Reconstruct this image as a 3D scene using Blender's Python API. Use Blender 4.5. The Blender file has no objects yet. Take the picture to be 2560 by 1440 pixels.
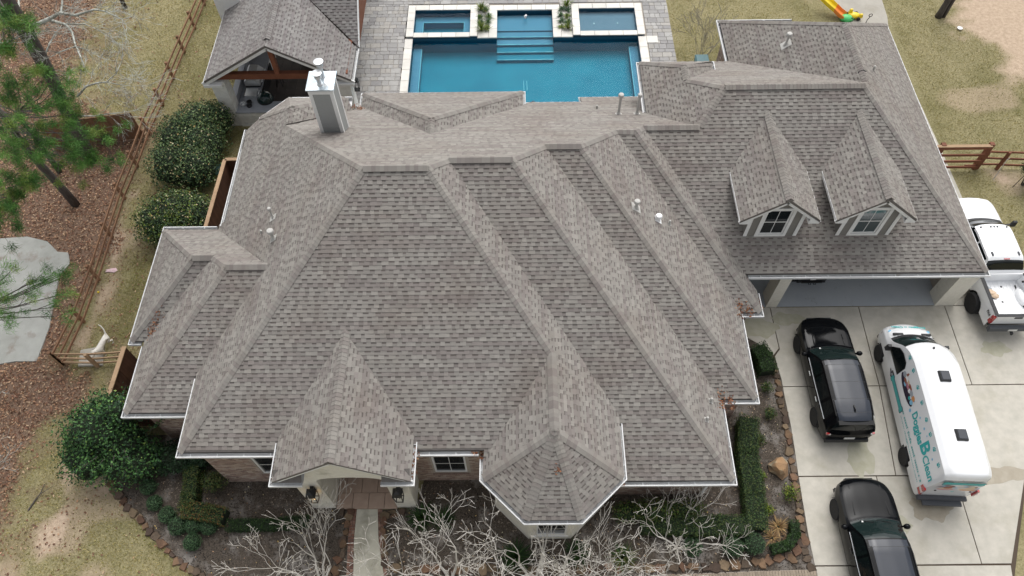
import bpy, math, random
import numpy as np
from mathutils import Matrix, Vector
S = bpy.context.scene
COL = S.collection
rnd = random.Random(7)
nr = np.random.default_rng(11)
# ---------------------------------------------------------------- camera, sky, sun, exposure
CAMP = np.array([0.0, 0.0, 28.0])                    # the drone hovers 28 m above the ground
CR = np.array([[0.999933, -0.004476, -0.010709], [-0.009461, -0.848797, -0.528634], [-0.006724, 0.5287, -0.848782]])
FPX = 1855.38
cd = bpy.data.cameras.new('camera')
cam = bpy.data.objects.new('camera', cd)
COL.objects.link(cam)
cd.sensor_width = 36
cd.lens = 36 * FPX / 2560
cd.clip_end = 600
mw = Matrix.Identity(4)
for i in range(3):
    mw[i][0], mw[i][1], mw[i][2] = CR[0][i], -CR[1][i], -CR[2][i]
mw.translation = Vector(CAMP)
cam.matrix_world = mw
S.camera = cam
SUN_EL, SUN_AZ = 58, 14                              # high behind the house, veiled by thick cloud
w = bpy.data.worlds.new('World')
S.world = w
w.use_nodes = True
nt = w.node_tree
bg = nt.nodes['Background']
sky = nt.nodes.new('ShaderNodeTexSky')
sky.sky_type = 'NISHITA'
sky.sun_disc = False
sky.sun_elevation = math.radians(SUN_EL)
sky.sun_rotation = math.radians(SUN_AZ)
sky.dust_density = 4.0
sky.air_density = 1.0
hs = nt.nodes.new('ShaderNodeHueSaturation')         # overcast: the blue is mostly gone
hs.inputs['Saturation'].default_value = 0.16
nt.links.new(sky.outputs[0], hs.inputs['Color'])
nt.links.new(hs.outputs[0], bg.inputs['Color'])
bg.inputs['Strength'].default_value = 0.15
sl = bpy.data.lights.new('sun', 'SUN')
sl.energy = .85
sl.angle = math.radians(62)
sl.color = (1.0, 0.965, 0.92)
so = bpy.data.objects.new('sun', sl)
COL.objects.link(so)
so.rotation_euler = (math.radians(90 - SUN_EL), 0, math.radians(180 - SUN_AZ))
so.location = (20, 30, 60)
S.view_settings.view_transform = 'Standard'
S.view_settings.look = 'None'
S.view_settings.exposure = 0.52
S.view_settings.gamma = 1.0
S.view_settings.use_curve_mapping = False
S.cycles.use_denoising = True
S.cycles.max_bounces = 8
S.cycles.transparent_max_bounces = 12
S.cycles.caustics_reflective = False
S.cycles.caustics_refractive = False


def ray(px, py):
    return CR.T @ np.array([(px - 1280) / FPX, (py - 720) / FPX, 1.0])


def at(px, py, z=0.0):
    """a point of the photograph laid on the level z"""
    q = ray(px, py)
    return CAMP + q * ((z - CAMP[2]) / q[2])


def aty(px, py, y):
    q = ray(px, py)
    return CAMP + q * (y / q[1])


# ---------------------------------------------------------------- materials
MATS = {}


def pm(name, c1, c2=None, scale=6.0, rough=0.8, metal=0.0, bump=0.0, bscale=60.0, attr=False, spec=0.4, coat=0.0, orand=0.0, trans=0.0, alpha=1.0,
       emit=None, contrast=0.5, c3=None, s3=0.7, lo3=0.52, hi3=0.62, stretch=None):
    m = bpy.data.materials.new(name)
    MATS[name] = m
    m.use_nodes = True
    n = m.node_tree.nodes
    L = m.node_tree.links.new
    p = n['Principled BSDF']
    p.inputs['Roughness'].default_value = rough
    p.inputs['Metallic'].default_value = metal
    p.inputs['Specular IOR Level'].default_value = spec
    p.inputs['Coat Weight'].default_value = coat
    p.inputs['Coat Roughness'].default_value = 0.04
    p.inputs['Transmission Weight'].default_value = trans
    p.inputs['Alpha'].default_value = alpha
    tc = n.new('ShaderNodeTexCoord')
    src = tc.outputs['Object']
    if stretch:
        mp = n.new('ShaderNodeMapping')
        mp.inputs['Scale'].default_value = stretch
        L(src, mp.inputs[0])
        src = mp.outputs[0]

    def noise(sc, det=6.0, rg=0.6):
        t = n.new('ShaderNodeTexNoise')
        t.inputs['Scale'].default_value = sc
        t.inputs['Detail'].default_value = det
        t.inputs['Roughness'].default_value = rg
        L(src, t.inputs['Vector'])
        return t.outputs['Fac']

    def mix(f, a, b, mode='MIX'):
        x = n.new('ShaderNodeMix')
        x.data_type = 'RGBA'
        x.blend_type = mode
        for sock, v in ((x.inputs['Factor'], f), (x.inputs['A'], a), (x.inputs['B'], b)):
            if isinstance(v, bpy.types.NodeSocket):
                L(v, sock)
            elif isinstance(v, (int, float)):
                sock.default_value = v
            else:
                sock.default_value = (*v, 1)
        return x.outputs['Result']

    def rng(f, lo, hi, a=0.0, b=1.0):
        r = n.new('ShaderNodeMapRange')
        for i, v in enumerate((lo, hi, a, b)):
            r.inputs[i + 1].default_value = v
        L(f, r.inputs[0])
        return r.outputs[0]
    c = None
    if c2 is not None:
        c = mix(rng(noise(scale), 0.5 - contrast * .5, 0.5 + contrast * .5), c1, c2)
    if c3 is not None:
        c = mix(rng(noise(s3, 8, .65), lo3, hi3), c if c is not None else c1, c3)
    if attr:
        a = n.new('ShaderNodeAttribute')
        a.attribute_name = 'tone'
        c = mix(1.0, a.outputs['Color'], c if c is not None else c1, 'MULTIPLY')
    if orand:
        oi = n.new('ShaderNodeObjectInfo')
        g = rng(oi.outputs['Random'], 0, 1, 1 - orand, 1 + orand)
        vv = n.new('ShaderNodeCombineColor')
        for i in range(3):
            L(g, vv.inputs[i])
        c = mix(1.0, c if c is not None else c1, vv.outputs[0], 'MULTIPLY')
    if c is None:
        p.inputs['Base Color'].default_value = (*c1, 1)
    else:
        L(c, p.inputs['Base Color'])
    if bump:
        b = n.new('ShaderNodeBump')
        b.inputs['Strength'].default_value = bump
        b.inputs['Distance'].default_value = 0.02
        L(noise(bscale, 4), b.inputs['Height'])
        L(b.outputs[0], p.inputs['Normal'])
    if emit:
        p.inputs['Emission Color'].default_value = (*emit[0], 1)
        p.inputs['Emission Strength'].default_value = emit[1]
    return m


def lin(r, g, b, k=1.0):
    f = lambda v: ((v / 255 + .055) / 1.055) ** 2.4 if v > 10 else v / 255 / 12.92
    return (f(r) * k, f(g) * k, f(b) * k)


pm('shingle', (1, 1, 1), (.86, .86, .87), 90, .92, attr=True, bump=.4, bscale=160, spec=.25, c3=(.82, .78, .76), s3=.42, lo3=.46, hi3=.74)
pm('roof_deck', (.17, .155, .145), (.13, .12, .11), 8, .95)
pm('white_paint', (.78, .78, .77), (.7, .7, .69), 3, .5)
pm('gutter_white', (.7, .7, .7), (.6, .61, .61), 2, .4)
pm('gutter_inside', (.6, .61, .61), (.5, .5, .5), 4, .6, c3=(.3, .26, .22), s3=2.0, lo3=.6, hi3=.72)
pm('siding', (.32, .33, .325), (.29, .295, .29), 5, .7)
pm('taupe_siding', (.21, .2, .18), (.18, .172, .16), 5, .75)
pm('brick', (.95, .95, .97), (.72, .7, .7), 30, .9, attr=True, bump=.5, bscale=90)
pm('mortar', (.42, .37, .31), (.34, .3, .26), 14, .95)
pm('stucco', (.76, .73, .64), (.66, .63, .55), 7, .9, bump=.5, bscale=45, c3=(.44, .42, .34), s3=1.2, lo3=.55, hi3=.75)
pm('stone_white', (.76, .76, .73), (.6, .6, .58), 5, .85, bump=.6, bscale=30, orand=.08)
pm('porch_floor', (.46, .345, .27), (.38, .275, .215), 4, .8, orand=.1)
pm('glass_dark', (.012, .016, .018), None, rough=.05, spec=.6)
pm('glass_sky', (.05, .07, .075), None, rough=.03, spec=.9)
pm('black_metal', (.014, .014, .015), (.022, .022, .022), 8, .5)
pm('lamp_glass', (.5, .5, .45), None, rough=.1, trans=.9)
pm('bulb', (1, .8, .5), None, emit=((1, .62, .25), 6.0))
pm('steel', (.74, .76, .77), (.62, .64, .66), 5, .3, metal=.6)
pm('cap_metal', (.62, .69, .74), (.5, .58, .63), 3, .32, metal=.75, c3=(.7, .72, .72), s3=1.5)
pm('vent_grey', (.5, .49, .46), (.42, .41, .39), 8, .6)
pm('vent_dark', (.2, .21, .22), None, rough=.5)
pm('concrete', (.54, .51, .445), (.4, .38, .33), 2.4, .9, bump=.25, bscale=120, orand=.05, c3=(.36, .335, .27), s3=.8, lo3=.5, hi3=.78, contrast=.55)
pm('path_concrete', (.6, .575, .475), (.48, .46, .38), 2.2, .9, bump=.3, bscale=80, c3=(.3, .28, .21), s3=1.1, lo3=.5, hi3=.75)
pm('dirt_film', (.34, .33, .24), (.44, .42, .34), 3, .9)
pm('concrete_old', (.42, .395, .345), (.33, .31, .27), 1.4, .92, bump=.25, bscale=120, orand=.06, c3=(.27, .25, .2), s3=.6, lo3=.55, hi3=.8)
pm('concrete_pale', (.27, .275, .25), (.37, .375, .35), .8, .9, bump=.3, c3=(.2, .15, .12), s3=.9, lo3=.57, hi3=.72, contrast=.35)
pm('joint', (.075, .055, .04), None, rough=.95)
pm('garage_floor', (.38, .41, .44), (.43, .455, .48), 1.5, .5, c3=(.22, .23, .22), s3=1.3, lo3=.62, hi3=.75)
pm('wet_stain', (.27, .235, .175), (.38, .34, .27), 2.5, .5)
pm('mulch', (.042, .034, .027), (.125, .102, .08), 26, .98, bump=.9, bscale=60, c3=(.23, .21, .19), s3=1.1, lo3=.5, hi3=.66, contrast=.3)
pm('flagstone', (.85, .83, .82), (.5, .5, .5), 7, .9, attr=True, bump=.8, bscale=16)
pm('paver', (1, 1, 1), (.8, .8, .8), 9, .9, attr=True, bump=.3, bscale=60)
pm('travertine', (.74, .72, .67), (.6, .58, .53), 2.2, .7, orand=.09, c3=(.62, .53, .45), s3=.7, lo3=.6, hi3=.8)
pm('pool_plaster', (.008, .2, .29), (.016, .25, .345), .7, .8, contrast=.3)
pm('pool_tile', (.02, .07, .12), (.03, .1, .16), 12, .4)
pm('ledge_plaster', (.1, .25, .37), (.13, .29, .4), 2, .8)
pm('step_edge', (.22, .55, .62), None, rough=.6)
pm('wood_fence', (.27, .15, .085), (.18, .095, .055), 3, .85, stretch=(1, 1, 1), orand=.14)
pm('wood_pale', (.42, .29, .18), (.33, .215, .13), 3, .85, orand=.1)
pm('wood_dark', (.13, .06, .035), (.085, .04, .025), 3, .85, orand=.18)
pm('wood_red', (.23, .085, .045), (.155, .055, .03), 4, .75, orand=.12)
pm('bark_dark', (.05, .042, .038), (.12, .105, .095), 14, .95, bump=1.0, bscale=22, stretch=(1, 1, .25))
pm('bark_lichen', (.5, .52, .48), (.3, .3, .26), 6, .95, bump=.5, bscale=30, c3=(.2, .19, .16), s3=3.0, lo3=.5, hi3=.6)
pm('bark_pale', (.7, .67, .62), (.5, .47, .42), 7, .9, bump=.4, bscale=40)
pm('twig_grey', (.36, .33, .29), (.26, .23, .2), 7, .9)
pm('foliage', (1, 1, 1), (.6, .62, .6), 3, .62, attr=True, spec=.35)
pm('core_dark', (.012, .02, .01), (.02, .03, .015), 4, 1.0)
pm('leaf_dead', (1, 1, 1), None, rough=.85, attr=True)
pm('grass', (1, 1, 1), None, rough=.9, attr=True, spec=.15)
pm('rubber', (.016, .016, .017), (.024, .024, .025), 20, .85, bump=.4, bscale=50)
pm('paint_black', (.0035, .004, .005), None, rough=.08, coat=.0, spec=.17)
pm('roof_grey_glass', (.022, .027, .038), None, rough=.15, coat=.0, spec=.4)
pm('paint_white', (.8, .81, .82), None, rough=.25, coat=.6, spec=.5)
pm('car_glass', (.006, .009, .01), None, rough=.04, spec=.45)
pm('windshield_glass', (.008, .015, .0145), (.012, .022, .021), 2, .04, spec=.4)
pm('plastic_black', (.02, .021, .023), (.03, .031, .033), 14, .6)
pm('plastic_grey', (.07, .075, .085), None, rough=.6)
pm('rim_dark', (.045, .045, .048), None, rough=.35, metal=.2)
pm('rim_silver', (.5, .51, .53), None, rough=.4, metal=.3)
pm('lamp_red', (.36, .015, .018), None, rough=.12, coat=1.0)
pm('lamp_clear', (.55, .52, .5), None, rough=.1, coat=1.0)
pm('plate_white', (.7, .7, .68), None, rough=.4)
pm('teal', (.03, .37, .38), (.045, .44, .43), 6, .45)
pm('teal_dark', (.01, .12, .15), None, rough=.5)
pm('sky_blue', (.24, .5, .68), None, rough=.5)
pm('decal_dark', (.02, .012, .035), None, rough=.4)
pm('decal_brown', (.3, .1, .06), None, rough=.5)
pm('decal_orange', (.62, .27, .1), None, rough=.5)
pm('decal_tan', (.62, .47, .33), None, rough=.5)
pm('decal_pink', (.5, .2, .25), None, rough=.5)
pm('decal_grey', (.35, .38, .42), None, rough=.5)
pm('toy_yellow', (.8, .6, .03), None, rough=.35)
pm('toy_orange', (.8, .25, .05), None, rough=.35)
pm('toy_green', (.08, .5, .15), None, rough=.35)
pm('pink', (.6, .33, .38), (.7, .6, .6), 12, .8)
pm('dog_white', (.72, .7, .65), (.62, .58, .52), 9, .85, bump=.3, bscale=60)
pm('cushion', (.3, .3, .31), (.24, .24, .25), 6, .9)
pm('counter_stone', (.36, .37, .4), (.27, .29, .32), 3, .4, stretch=(1, 4, 1))
pm('dark_floor', (.055, .045, .04), (.085, .07, .06), 2.2, .7, orand=.2)
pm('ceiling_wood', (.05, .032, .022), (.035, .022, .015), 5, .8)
pm('ceramic_green', (.008, .022, .022), None, rough=.25, coat=.2)
pm('pebble_white', (.7, .69, .66), (.5, .49, .46), 25, .85, bump=1.0, bscale=40)
pm('boulder', (.4, .24, .12), (.24, .16, .1), 2.5, .9, bump=1.0, bscale=7, c3=(.34, .31, .22), s3=1.8, lo3=.5, hi3=.65)
pm('teal_plastic', (.1, .2, .22), None, rough=.5)
pm('basin_grey', (.16, .2, .26), (.19, .23, .29), 2.0, .7)
pm('vest_white', (.8, .8, .8), None, rough=.4)


def water_mat():
    m = bpy.data.materials.new('water')
    MATS['water'] = m
    m.use_nodes = True
    n = m.node_tree.nodes
    L = m.node_tree.links.new
    n.clear()
    o = n.new('ShaderNodeOutputMaterial')
    t = n.new('ShaderNodeBsdfTransparent')
    t.inputs[0].default_value = (.72, .93, .97, 1)
    g = n.new('ShaderNodeBsdfGlossy')
    g.inputs['Roughness'].default_value = .06
    g.inputs['Color'].default_value = (.45, .52, .58, 1)
    f = n.new('ShaderNodeFresnel')
    f.inputs['IOR'].default_value = 1.22
    tc = n.new('ShaderNodeTexCoord')
    b = n.new('ShaderNodeBump')
    nz = n.new('ShaderNodeTexNoise')
    nz.inputs['Scale'].default_value = 1.3
    nz.inputs['Detail'].default_value = 5
    nz.inputs['Distortion'].default_value = 1.2
    L(tc.outputs['Object'], nz.inputs['Vector'])
    b.inputs['Strength'].default_value = .3
    b.inputs['Distance'].default_value = .08
    L(nz.outputs['Fac'], b.inputs['Height'])
    L(b.outputs[0], g.inputs['Normal'])
    L(b.outputs[0], f.inputs['Normal'])
    mx = n.new('ShaderNodeMixShader')
    L(f.outputs[0], mx.inputs[0])
    L(t.outputs[0], mx.inputs[1])
    L(g.outputs[0], mx.inputs[2])
    L(mx.outputs[0], o.inputs[0])


water_mat()


def ground_mat():
    m = bpy.data.materials.new('ground')
    MATS['ground'] = m
    m.use_nodes = True
    n = m.node_tree.nodes
    L = m.node_tree.links.new
    p = n['Principled BSDF']
    p.inputs['Roughness'].default_value = .95
    p.inputs['Specular IOR Level'].default_value = .15
    tc = n.new('ShaderNodeTexCoord')

    def noise(sc, det=8, rg=.65):
        t = n.new('ShaderNodeTexNoise')
        t.inputs['Scale'].default_value = sc
        t.inputs['Detail'].default_value = det
        t.inputs['Roughness'].default_value = rg
        L(tc.outputs['Object'], t.inputs['Vector'])
        return t.outputs['Fac']

    def ramp(f, *st):
        r = n.new('ShaderNodeValToRGB')
        e = r.color_ramp.elements
        while len(e) < len(st):
            e.new(.5)
        for k, (q, c) in zip(e, st):
            k.position = q
            k.color = (*c, 1)
        L(f, r.inputs[0])
        return r.outputs[0]

    def mix(f, a, b):
        x = n.new('ShaderNodeMix')
        x.data_type = 'RGBA'
        L(f, x.inputs['Factor'])
        L(a, x.inputs['A'])
        L(b, x.inputs['B'])
        return x.outputs['Result']
    at_ = n.new('ShaderNodeAttribute')
    at_.attribute_name = 'zone'
    sp = n.new('ShaderNodeSeparateColor')
    L(at_.outputs['Color'], sp.inputs[0])
    fine = noise(9, 10, .75)
    straw = ramp(fine, (.3, (.145, .125, .065)), (.5, (.29, .255, .14)), (.7, (.42, .375, .23)))
    green = ramp(fine, (.3, (.08, .08, .03)), (.55, (.18, .165, .075)), (.75, (.28, .25, .13)))
    pat = noise(.45, 6, .6)
    mr = n.new('ShaderNodeMapRange')
    L(pat, mr.inputs[0])
    mr.inputs[1].default_value = .45
    mr.inputs[2].default_value = .68
    ad = n.new('ShaderNodeMath')
    ad.operation = 'MULTIPLY_ADD'
    ad.use_clamp = True
    L(mr.outputs[0], ad.inputs[0])
    ad.inputs[1].default_value = .5
    L(sp.outputs[1], ad.inputs[2])
    lawn = mix(ad.outputs[0], straw, green)
    leaf = ramp(noise(14, 10, .8), (.28, (.05, .025, .017)), (.48, (.17, .112, .08)), (.6, (.27, .185, .135)), (.75, (.36, .25, .17)))
    sand = ramp(noise(5, 8, .7), (.3, (.36, .27, .19)), (.7, (.56, .44, .33)))
    c = mix(sp.outputs[0], lawn, leaf)
    c = mix(sp.outputs[2], c, sand)
    L(c, p.inputs['Base Color'])
    b = n.new('ShaderNodeBump')
    b.inputs['Strength'].default_value = .8
    b.inputs['Distance'].default_value = .04
    L(noise(22, 6, .7), b.inputs['Height'])
    L(b.outputs[0], p.inputs['Normal'])


ground_mat()

# ---------------------------------------------------------------- mesh and object helpers
MW = {}


def thing(name, label, cat, loc=(0, 0, 0), rz=0.0, group=None):
    o = bpy.data.objects.new(name, None)
    COL.objects.link(o)
    o.location = loc
    o.rotation_euler = (0, 0, rz)
    o.empty_display_size = .2
    o['label'] = label
    o['category'] = cat
    if group:
        o['group'] = group
    MW[o.name] = Matrix.Translation(Vector([float(v) for v in loc])) @ Matrix.Rotation(rz, 4, 'Z')
    return o


def tag(o, label, cat, group=None):
    o['label'] = label
    o['category'] = cat
    if group:
        o['group'] = group
    return o


def link(name, me, parent=None, kind=None, local=False):
    o = bpy.data.objects.new(name, me)
    COL.objects.link(o)
    if parent is not None:
        o.parent = parent
        if not local and parent.name in MW:
            o.matrix_parent_inverse = MW[parent.name].inverted()
    if kind:
        o['kind'] = kind
    return o


def dup(root, loc, rz, label, group=None):
    """a copy of a thing with copies of its parts and sub-parts"""
    r = root.copy()
    COL.objects.link(r)
    r.location = loc
    r.rotation_euler = (0, 0, rz)
    r['label'] = label
    if group:
        r['group'] = group
    for ch in list(root.children):
        c = ch.copy()
        COL.objects.link(c)
        c.parent = r
        for g in ch.children:
            q = g.copy()
            COL.objects.link(q)
            q.parent = c
    return r


class M:
    def __init__(s):
        s.v, s.f, s.c, s.mi = [], [], [], []

    def add(s, vs, fs, col=None, mi=0):
        b = len(s.v)
        s.v.extend([tuple(float(q) for q in p) for p in vs])
        for f in fs:
            s.f.append(tuple(i + b for i in f))
            s.c.append(col)
            s.mi.append(mi)
        return s

    def box(s, a, b, col=None, mi=0, top=0.0, mat=None):
        """a box between two corners; its top may be drawn in by `top`"""
        x0, x1 = sorted((a[0], b[0]))
        y0, y1 = sorted((a[1], b[1]))
        z0, z1 = sorted((a[2], b[2]))
        t = top
        vs = [(x0, y0, z0), (x1, y0, z0), (x1, y1, z0), (x0, y1, z0), (x0 + t, y0 + t, z1), (x1 - t, y0 + t, z1), (x1 - t, y1 - t, z1), (x0 + t, y1 - t, z1)]
        if mat is not None:
            vs = [mat @ Vector(p) for p in vs]
        return s.add(vs, [(3, 2, 1, 0), (4, 5, 6, 7), (0, 1, 5, 4), (1, 2, 6, 5), (2, 3, 7, 6), (3, 0, 4, 7)], col, mi)

    def bar(s, a, b, w, h, col=None, mi=0, up=(0, 0, 1)):
        """a rectangular bar from a to b, w wide, h high"""
        a, b = Vector([float(q) for q in a]), Vector([float(q) for q in b])
        d = (b - a).normalized()
        u = Vector(up)
        if abs(d.dot(u)) > .98:
            u = Vector((0, 1, 0))
        x = d.cross(u).normalized()
        z = x.cross(d).normalized()
        vs = []
        for p in (a, b):
            for i, j in ((-1, -1), (1, -1), (1, 1), (-1, 1)):
                vs.append(p + x * (i * w / 2) + z * (j * h / 2))
        return s.add(vs, [(3, 2, 1, 0), (4, 5, 6, 7), (0, 1, 5, 4), (1, 2, 6, 5), (2, 3, 7, 6), (3, 0, 4, 7)], col, mi)

    def prism(s, poly, z0, z1, col=None, mi=0, inset=0.0):
        n = len(poly)
        cx = sum(p[0] for p in poly) / n
        cy = sum(p[1] for p in poly) / n
        vs = [(p[0], p[1], z0) for p in poly]
        for p in poly:
            dx, dy = cx - p[0], cy - p[1]
            d = math.hypot(dx, dy) or 1
            vs.append((p[0] + dx / d * inset, p[1] + dy / d * inset, z1))
        area = sum(poly[i][0] * poly[(i + 1) % n][1] - poly[(i + 1) % n][0] * poly[i][1] for i in range(n))
        fs = [tuple(range(n))[::-1], tuple(range(n, 2 * n))] + [(i, (i + 1) % n, n + (i + 1) % n, n + i) for i in range(n)]
        if area < 0:
            fs = [f[::-1] for f in fs]
        return s.add(vs, fs, col, mi)

    def tube(s, pts, rads, n=6, col=None, mi=0, cap=True):
        pts = [Vector([float(q) for q in p]) for p in pts]
        if not hasattr(rads, '__len__'):
            rads = [rads] * len(pts)
        vs, fs = [], []
        x = None
        for i, p in enumerate(pts):
            d = (pts[min(i + 1, len(pts) - 1)] - pts[max(i - 1, 0)])
            d = d.normalized() if d.length > 1e-9 else Vector((0, 0, 1))
            if x is None:
                x = d.cross(Vector((.31, .17, .93)))
                if x.length < 1e-3:
                    x = d.cross(Vector((1, 0, 0)))
            x = (x - d * x.dot(d))
            x = x.normalized() if x.length > 1e-6 else d.orthogonal().normalized()
            y = d.cross(x)
            for k in range(n):
                a = 2 * math.pi * k / n
                vs.append(p + (x * math.cos(a) + y * math.sin(a)) * rads[i])
        for i in range(len(pts) - 1):
            for k in range(n):
                k2 = (k + 1) % n
                fs.append((i * n + k, i * n + k2, (i + 1) * n + k2, (i + 1) * n + k))
        if cap:
            fs.append(tuple(range(n))[::-1])
            fs.append(tuple(range((len(pts) - 1) * n, len(pts) * n)))
        return s.add(vs, fs, col, mi)

    def lathe(s, prof, n=16, mat=None, col=None, mi=0):
        """prof: (radius, z) from bottom to top"""
        vs, fs = [], []
        for r, z in prof:
            for k in range(n):
                a = 2 * math.pi * k / n
                v = Vector((r * math.cos(a), r * math.sin(a), z))
                vs.append(mat @ v if mat is not None else v)
        for i in range(len(prof) - 1):
            for k in range(n):
                k2 = (k + 1) % n
                fs.append((i * n + k, i * n + k2, (i + 1) * n + k2, (i + 1) * n + k))
        if prof[0][0] > 1e-4:
            fs.append(tuple(range(n))[::-1])
        if prof[-1][0] > 1e-4:
            fs.append(tuple(range((len(prof) - 1) * n, len(prof) * n)))
        return s.add(vs, fs, col, mi)

    def lump(s, c, r, seed=0, n=8, jag=.15, col=None, flat=1.0):
        """an uneven rounded lump"""
        rr = random.Random(seed)
        rows = [(0, 1)]
        vs, fs = [(c[0], c[1], c[2] - r[2] * flat)], []
        m = 5
        for i in range(1, m):
            th = math.pi * i / m
            for k in range(n):
                a = 2 * math.pi * (k + .5 * (i % 2)) / n
                q = 1 + rr.uniform(-jag, jag)
                vs.append((c[0] + r[0] * q * math.sin(th) * math.cos(a), c[1] + r[1] * q * math.sin(th) * math.sin(a), c[2] - r[2] * q * math.cos(th)))
        vs.append((c[0], c[1], c[2] + r[2] * rr.uniform(.9, 1.1)))
        t = len(vs) - 1
        for k in range(n):
            k2 = (k + 1) % n
            fs.append((0, 1 + k2, 1 + k))
            for i in range(m - 2):
                b = 1 + i * n
                fs.append((b + k, b + k2, b + n + k2, b + n + k))
            b = 1 + (m - 2) * n
            fs.append((b + k, b + k2, t))
        return s.add(vs, fs, col)

    def mesh(s, name, mats, smooth=False):
        me = bpy.data.meshes.new(name)
        me.from_pydata(s.v, [], s.f)
        for m in (mats if isinstance(mats, (list, tuple)) else [mats]):
            me.materials.append(MATS[m])
        if any(s.mi):
            me.polygons.foreach_set('material_index', s.mi)
        if any(c is not None for c in s.c):
            a = me.attributes.new('tone', 'FLOAT_COLOR', 'FACE')
            a.data.foreach_set('color', [q for c in s.c for q in ((*c, 1.0) if c is not None else (1, 1, 1, 1))])
        if smooth:
            me.polygons.foreach_set('use_smooth', [True] * len(me.polygons))
            if smooth is not True:
                me.set_sharp_from_angle(angle=math.radians(smooth))
        me.update()
        return me

    def build(s, name, mats, parent=None, smooth=False, kind=None, local=False):
        return link(name, s.mesh(name, mats, smooth), parent, kind, local)


def fast(name, verts, faces, mat, cols=None, parent=None, kind=None, local=False, smooth=False):
    """big meshes: verts (n,3), faces (m,k) arrays, one colour per face"""
    verts = np.asarray(verts, np.float32)
    faces = np.asarray(faces, np.int32)
    k = faces.shape[1]
    me = bpy.data.meshes.new(name)
    me.vertices.add(len(verts))
    me.vertices.foreach_set('co', verts.ravel())
    me.loops.add(faces.size)
    me.loops.foreach_set('vertex_index', faces.ravel())
    me.polygons.add(len(faces))
    me.polygons.foreach_set('loop_start', np.arange(0, faces.size, k, dtype=np.int32))
    if cols is not None:
        a = me.attributes.new('tone', 'FLOAT_COLOR', 'FACE')
        a.data.foreach_set('color', np.concatenate([np.asarray(cols, np.float32), np.ones((len(faces), 1), np.float32)], 1).ravel())
    me.materials.append(MATS[mat])
    me.update(calc_edges=True)
    if smooth:
        me.polygons.foreach_set('use_smooth', [True] * len(me.polygons))
    return link(name, me, parent, kind, local)


def vnoise(x, y, sc, seed):
    """smooth value noise 0..1 on arrays"""
    g = np.random.default_rng(seed).random((64, 64))
    x, y = np.asarray(x) / sc, np.asarray(y) / sc
    xi, yi = np.floor(x).astype(int), np.floor(y).astype(int)
    fx, fy = x - xi, y - yi
    fx, fy = fx * fx * (3 - 2 * fx), fy * fy * (3 - 2 * fy)
    q = lambda a, b: g[a % 64, b % 64]
    return (q(xi, yi) * (1 - fx) + q(xi + 1, yi) * fx) * (1 - fy) + (q(xi, yi + 1) * (1 - fx) + q(xi + 1, yi + 1) * fx) * fy


def sdist(px, py, poly):
    """signed distance to a polygon, positive inside"""
    poly = np.asarray(poly, float)
    d = np.full(px.shape, 1e9)
    ins = np.zeros(px.shape, bool)
    for i in range(len(poly)):
        a, b = poly[i], poly[(i + 1) % len(poly)]
        e = b - a
        t = np.clip(((px - a[0]) * e[0] + (py - a[1]) * e[1]) / max(e @ e, 1e-9), 0, 1)
        d = np.minimum(d, np.hypot(px - a[0] - t * e[0], py - a[1] - t * e[1]))
        c = ((a[1] > py) != (b[1] > py)) & (px < (b[0] - a[0]) * (py - a[1]) / ((b[1] - a[1]) or 1e-9) + a[0])
        ins ^= c
    return np.where(ins, d, -d)


def shade(c, a, b):
    k = rnd.uniform(a, b)
    return tuple(v * k for v in c)


def pxpoly(pts, z=0.0):
    return [tuple(at(x, y, z)[:2]) for x, y in pts]
# ---------------------------------------------------------------- the setting: ground
WOODS = pxpoly([(-400, -300), (280, -60), (240, 60), (205, 140), (180, 220), (210, 290), (372, 335), (345, 420), (300, 520), (258, 640), (205, 760), (140, 890), (160, 930), (215, 945), (190, 1000), (120, 1060), (95, 1120), (65, 1210), (30, 1300), (-60, 1400), (-500, 1500)])
SAND = [pxpoly(p) for p in (
    [(2375, 40), (2450, -40), (2700, -60), (2700, 230), (2540, 185), (2480, 110), (2410, 95)],
    [(345, 470), (322, 520), (303, 610), (283, 690), (255, 770), (205, 870), (190, 862), (240, 760), (268, 690), (290, 600), (318, 480)],
    [(160, 1140), (190, 1150), (185, 1240), (160, 1235)], [(110, 1310), (165, 1270), (150, 1350), (95, 1400)], [(2470, 425), (2540, 430), (2570, 480), (2500, 470)],
    [(250, 1190), (290, 1200), (275, 1215), (240, 1215)])]
LAWN_L = pxpoly([(560, 0), (610, 200), (600, 420), (400, 600), (310, 860), (190, 860), (330, 480), (470, 60), (480, -20)])
GREEN = [pxpoly(p) for p in ([(600, 330), (540, 480), (500, 470), (545, 330)], [(400, 640), (330, 850), (270, 850), (320, 640)], [(2440, 230), (2560, 250), (2560, 290), (2450, 290)], [(255, 1205), (300, 1260), (480, 1440), (440, 1440), (330, 1320)])]


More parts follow.
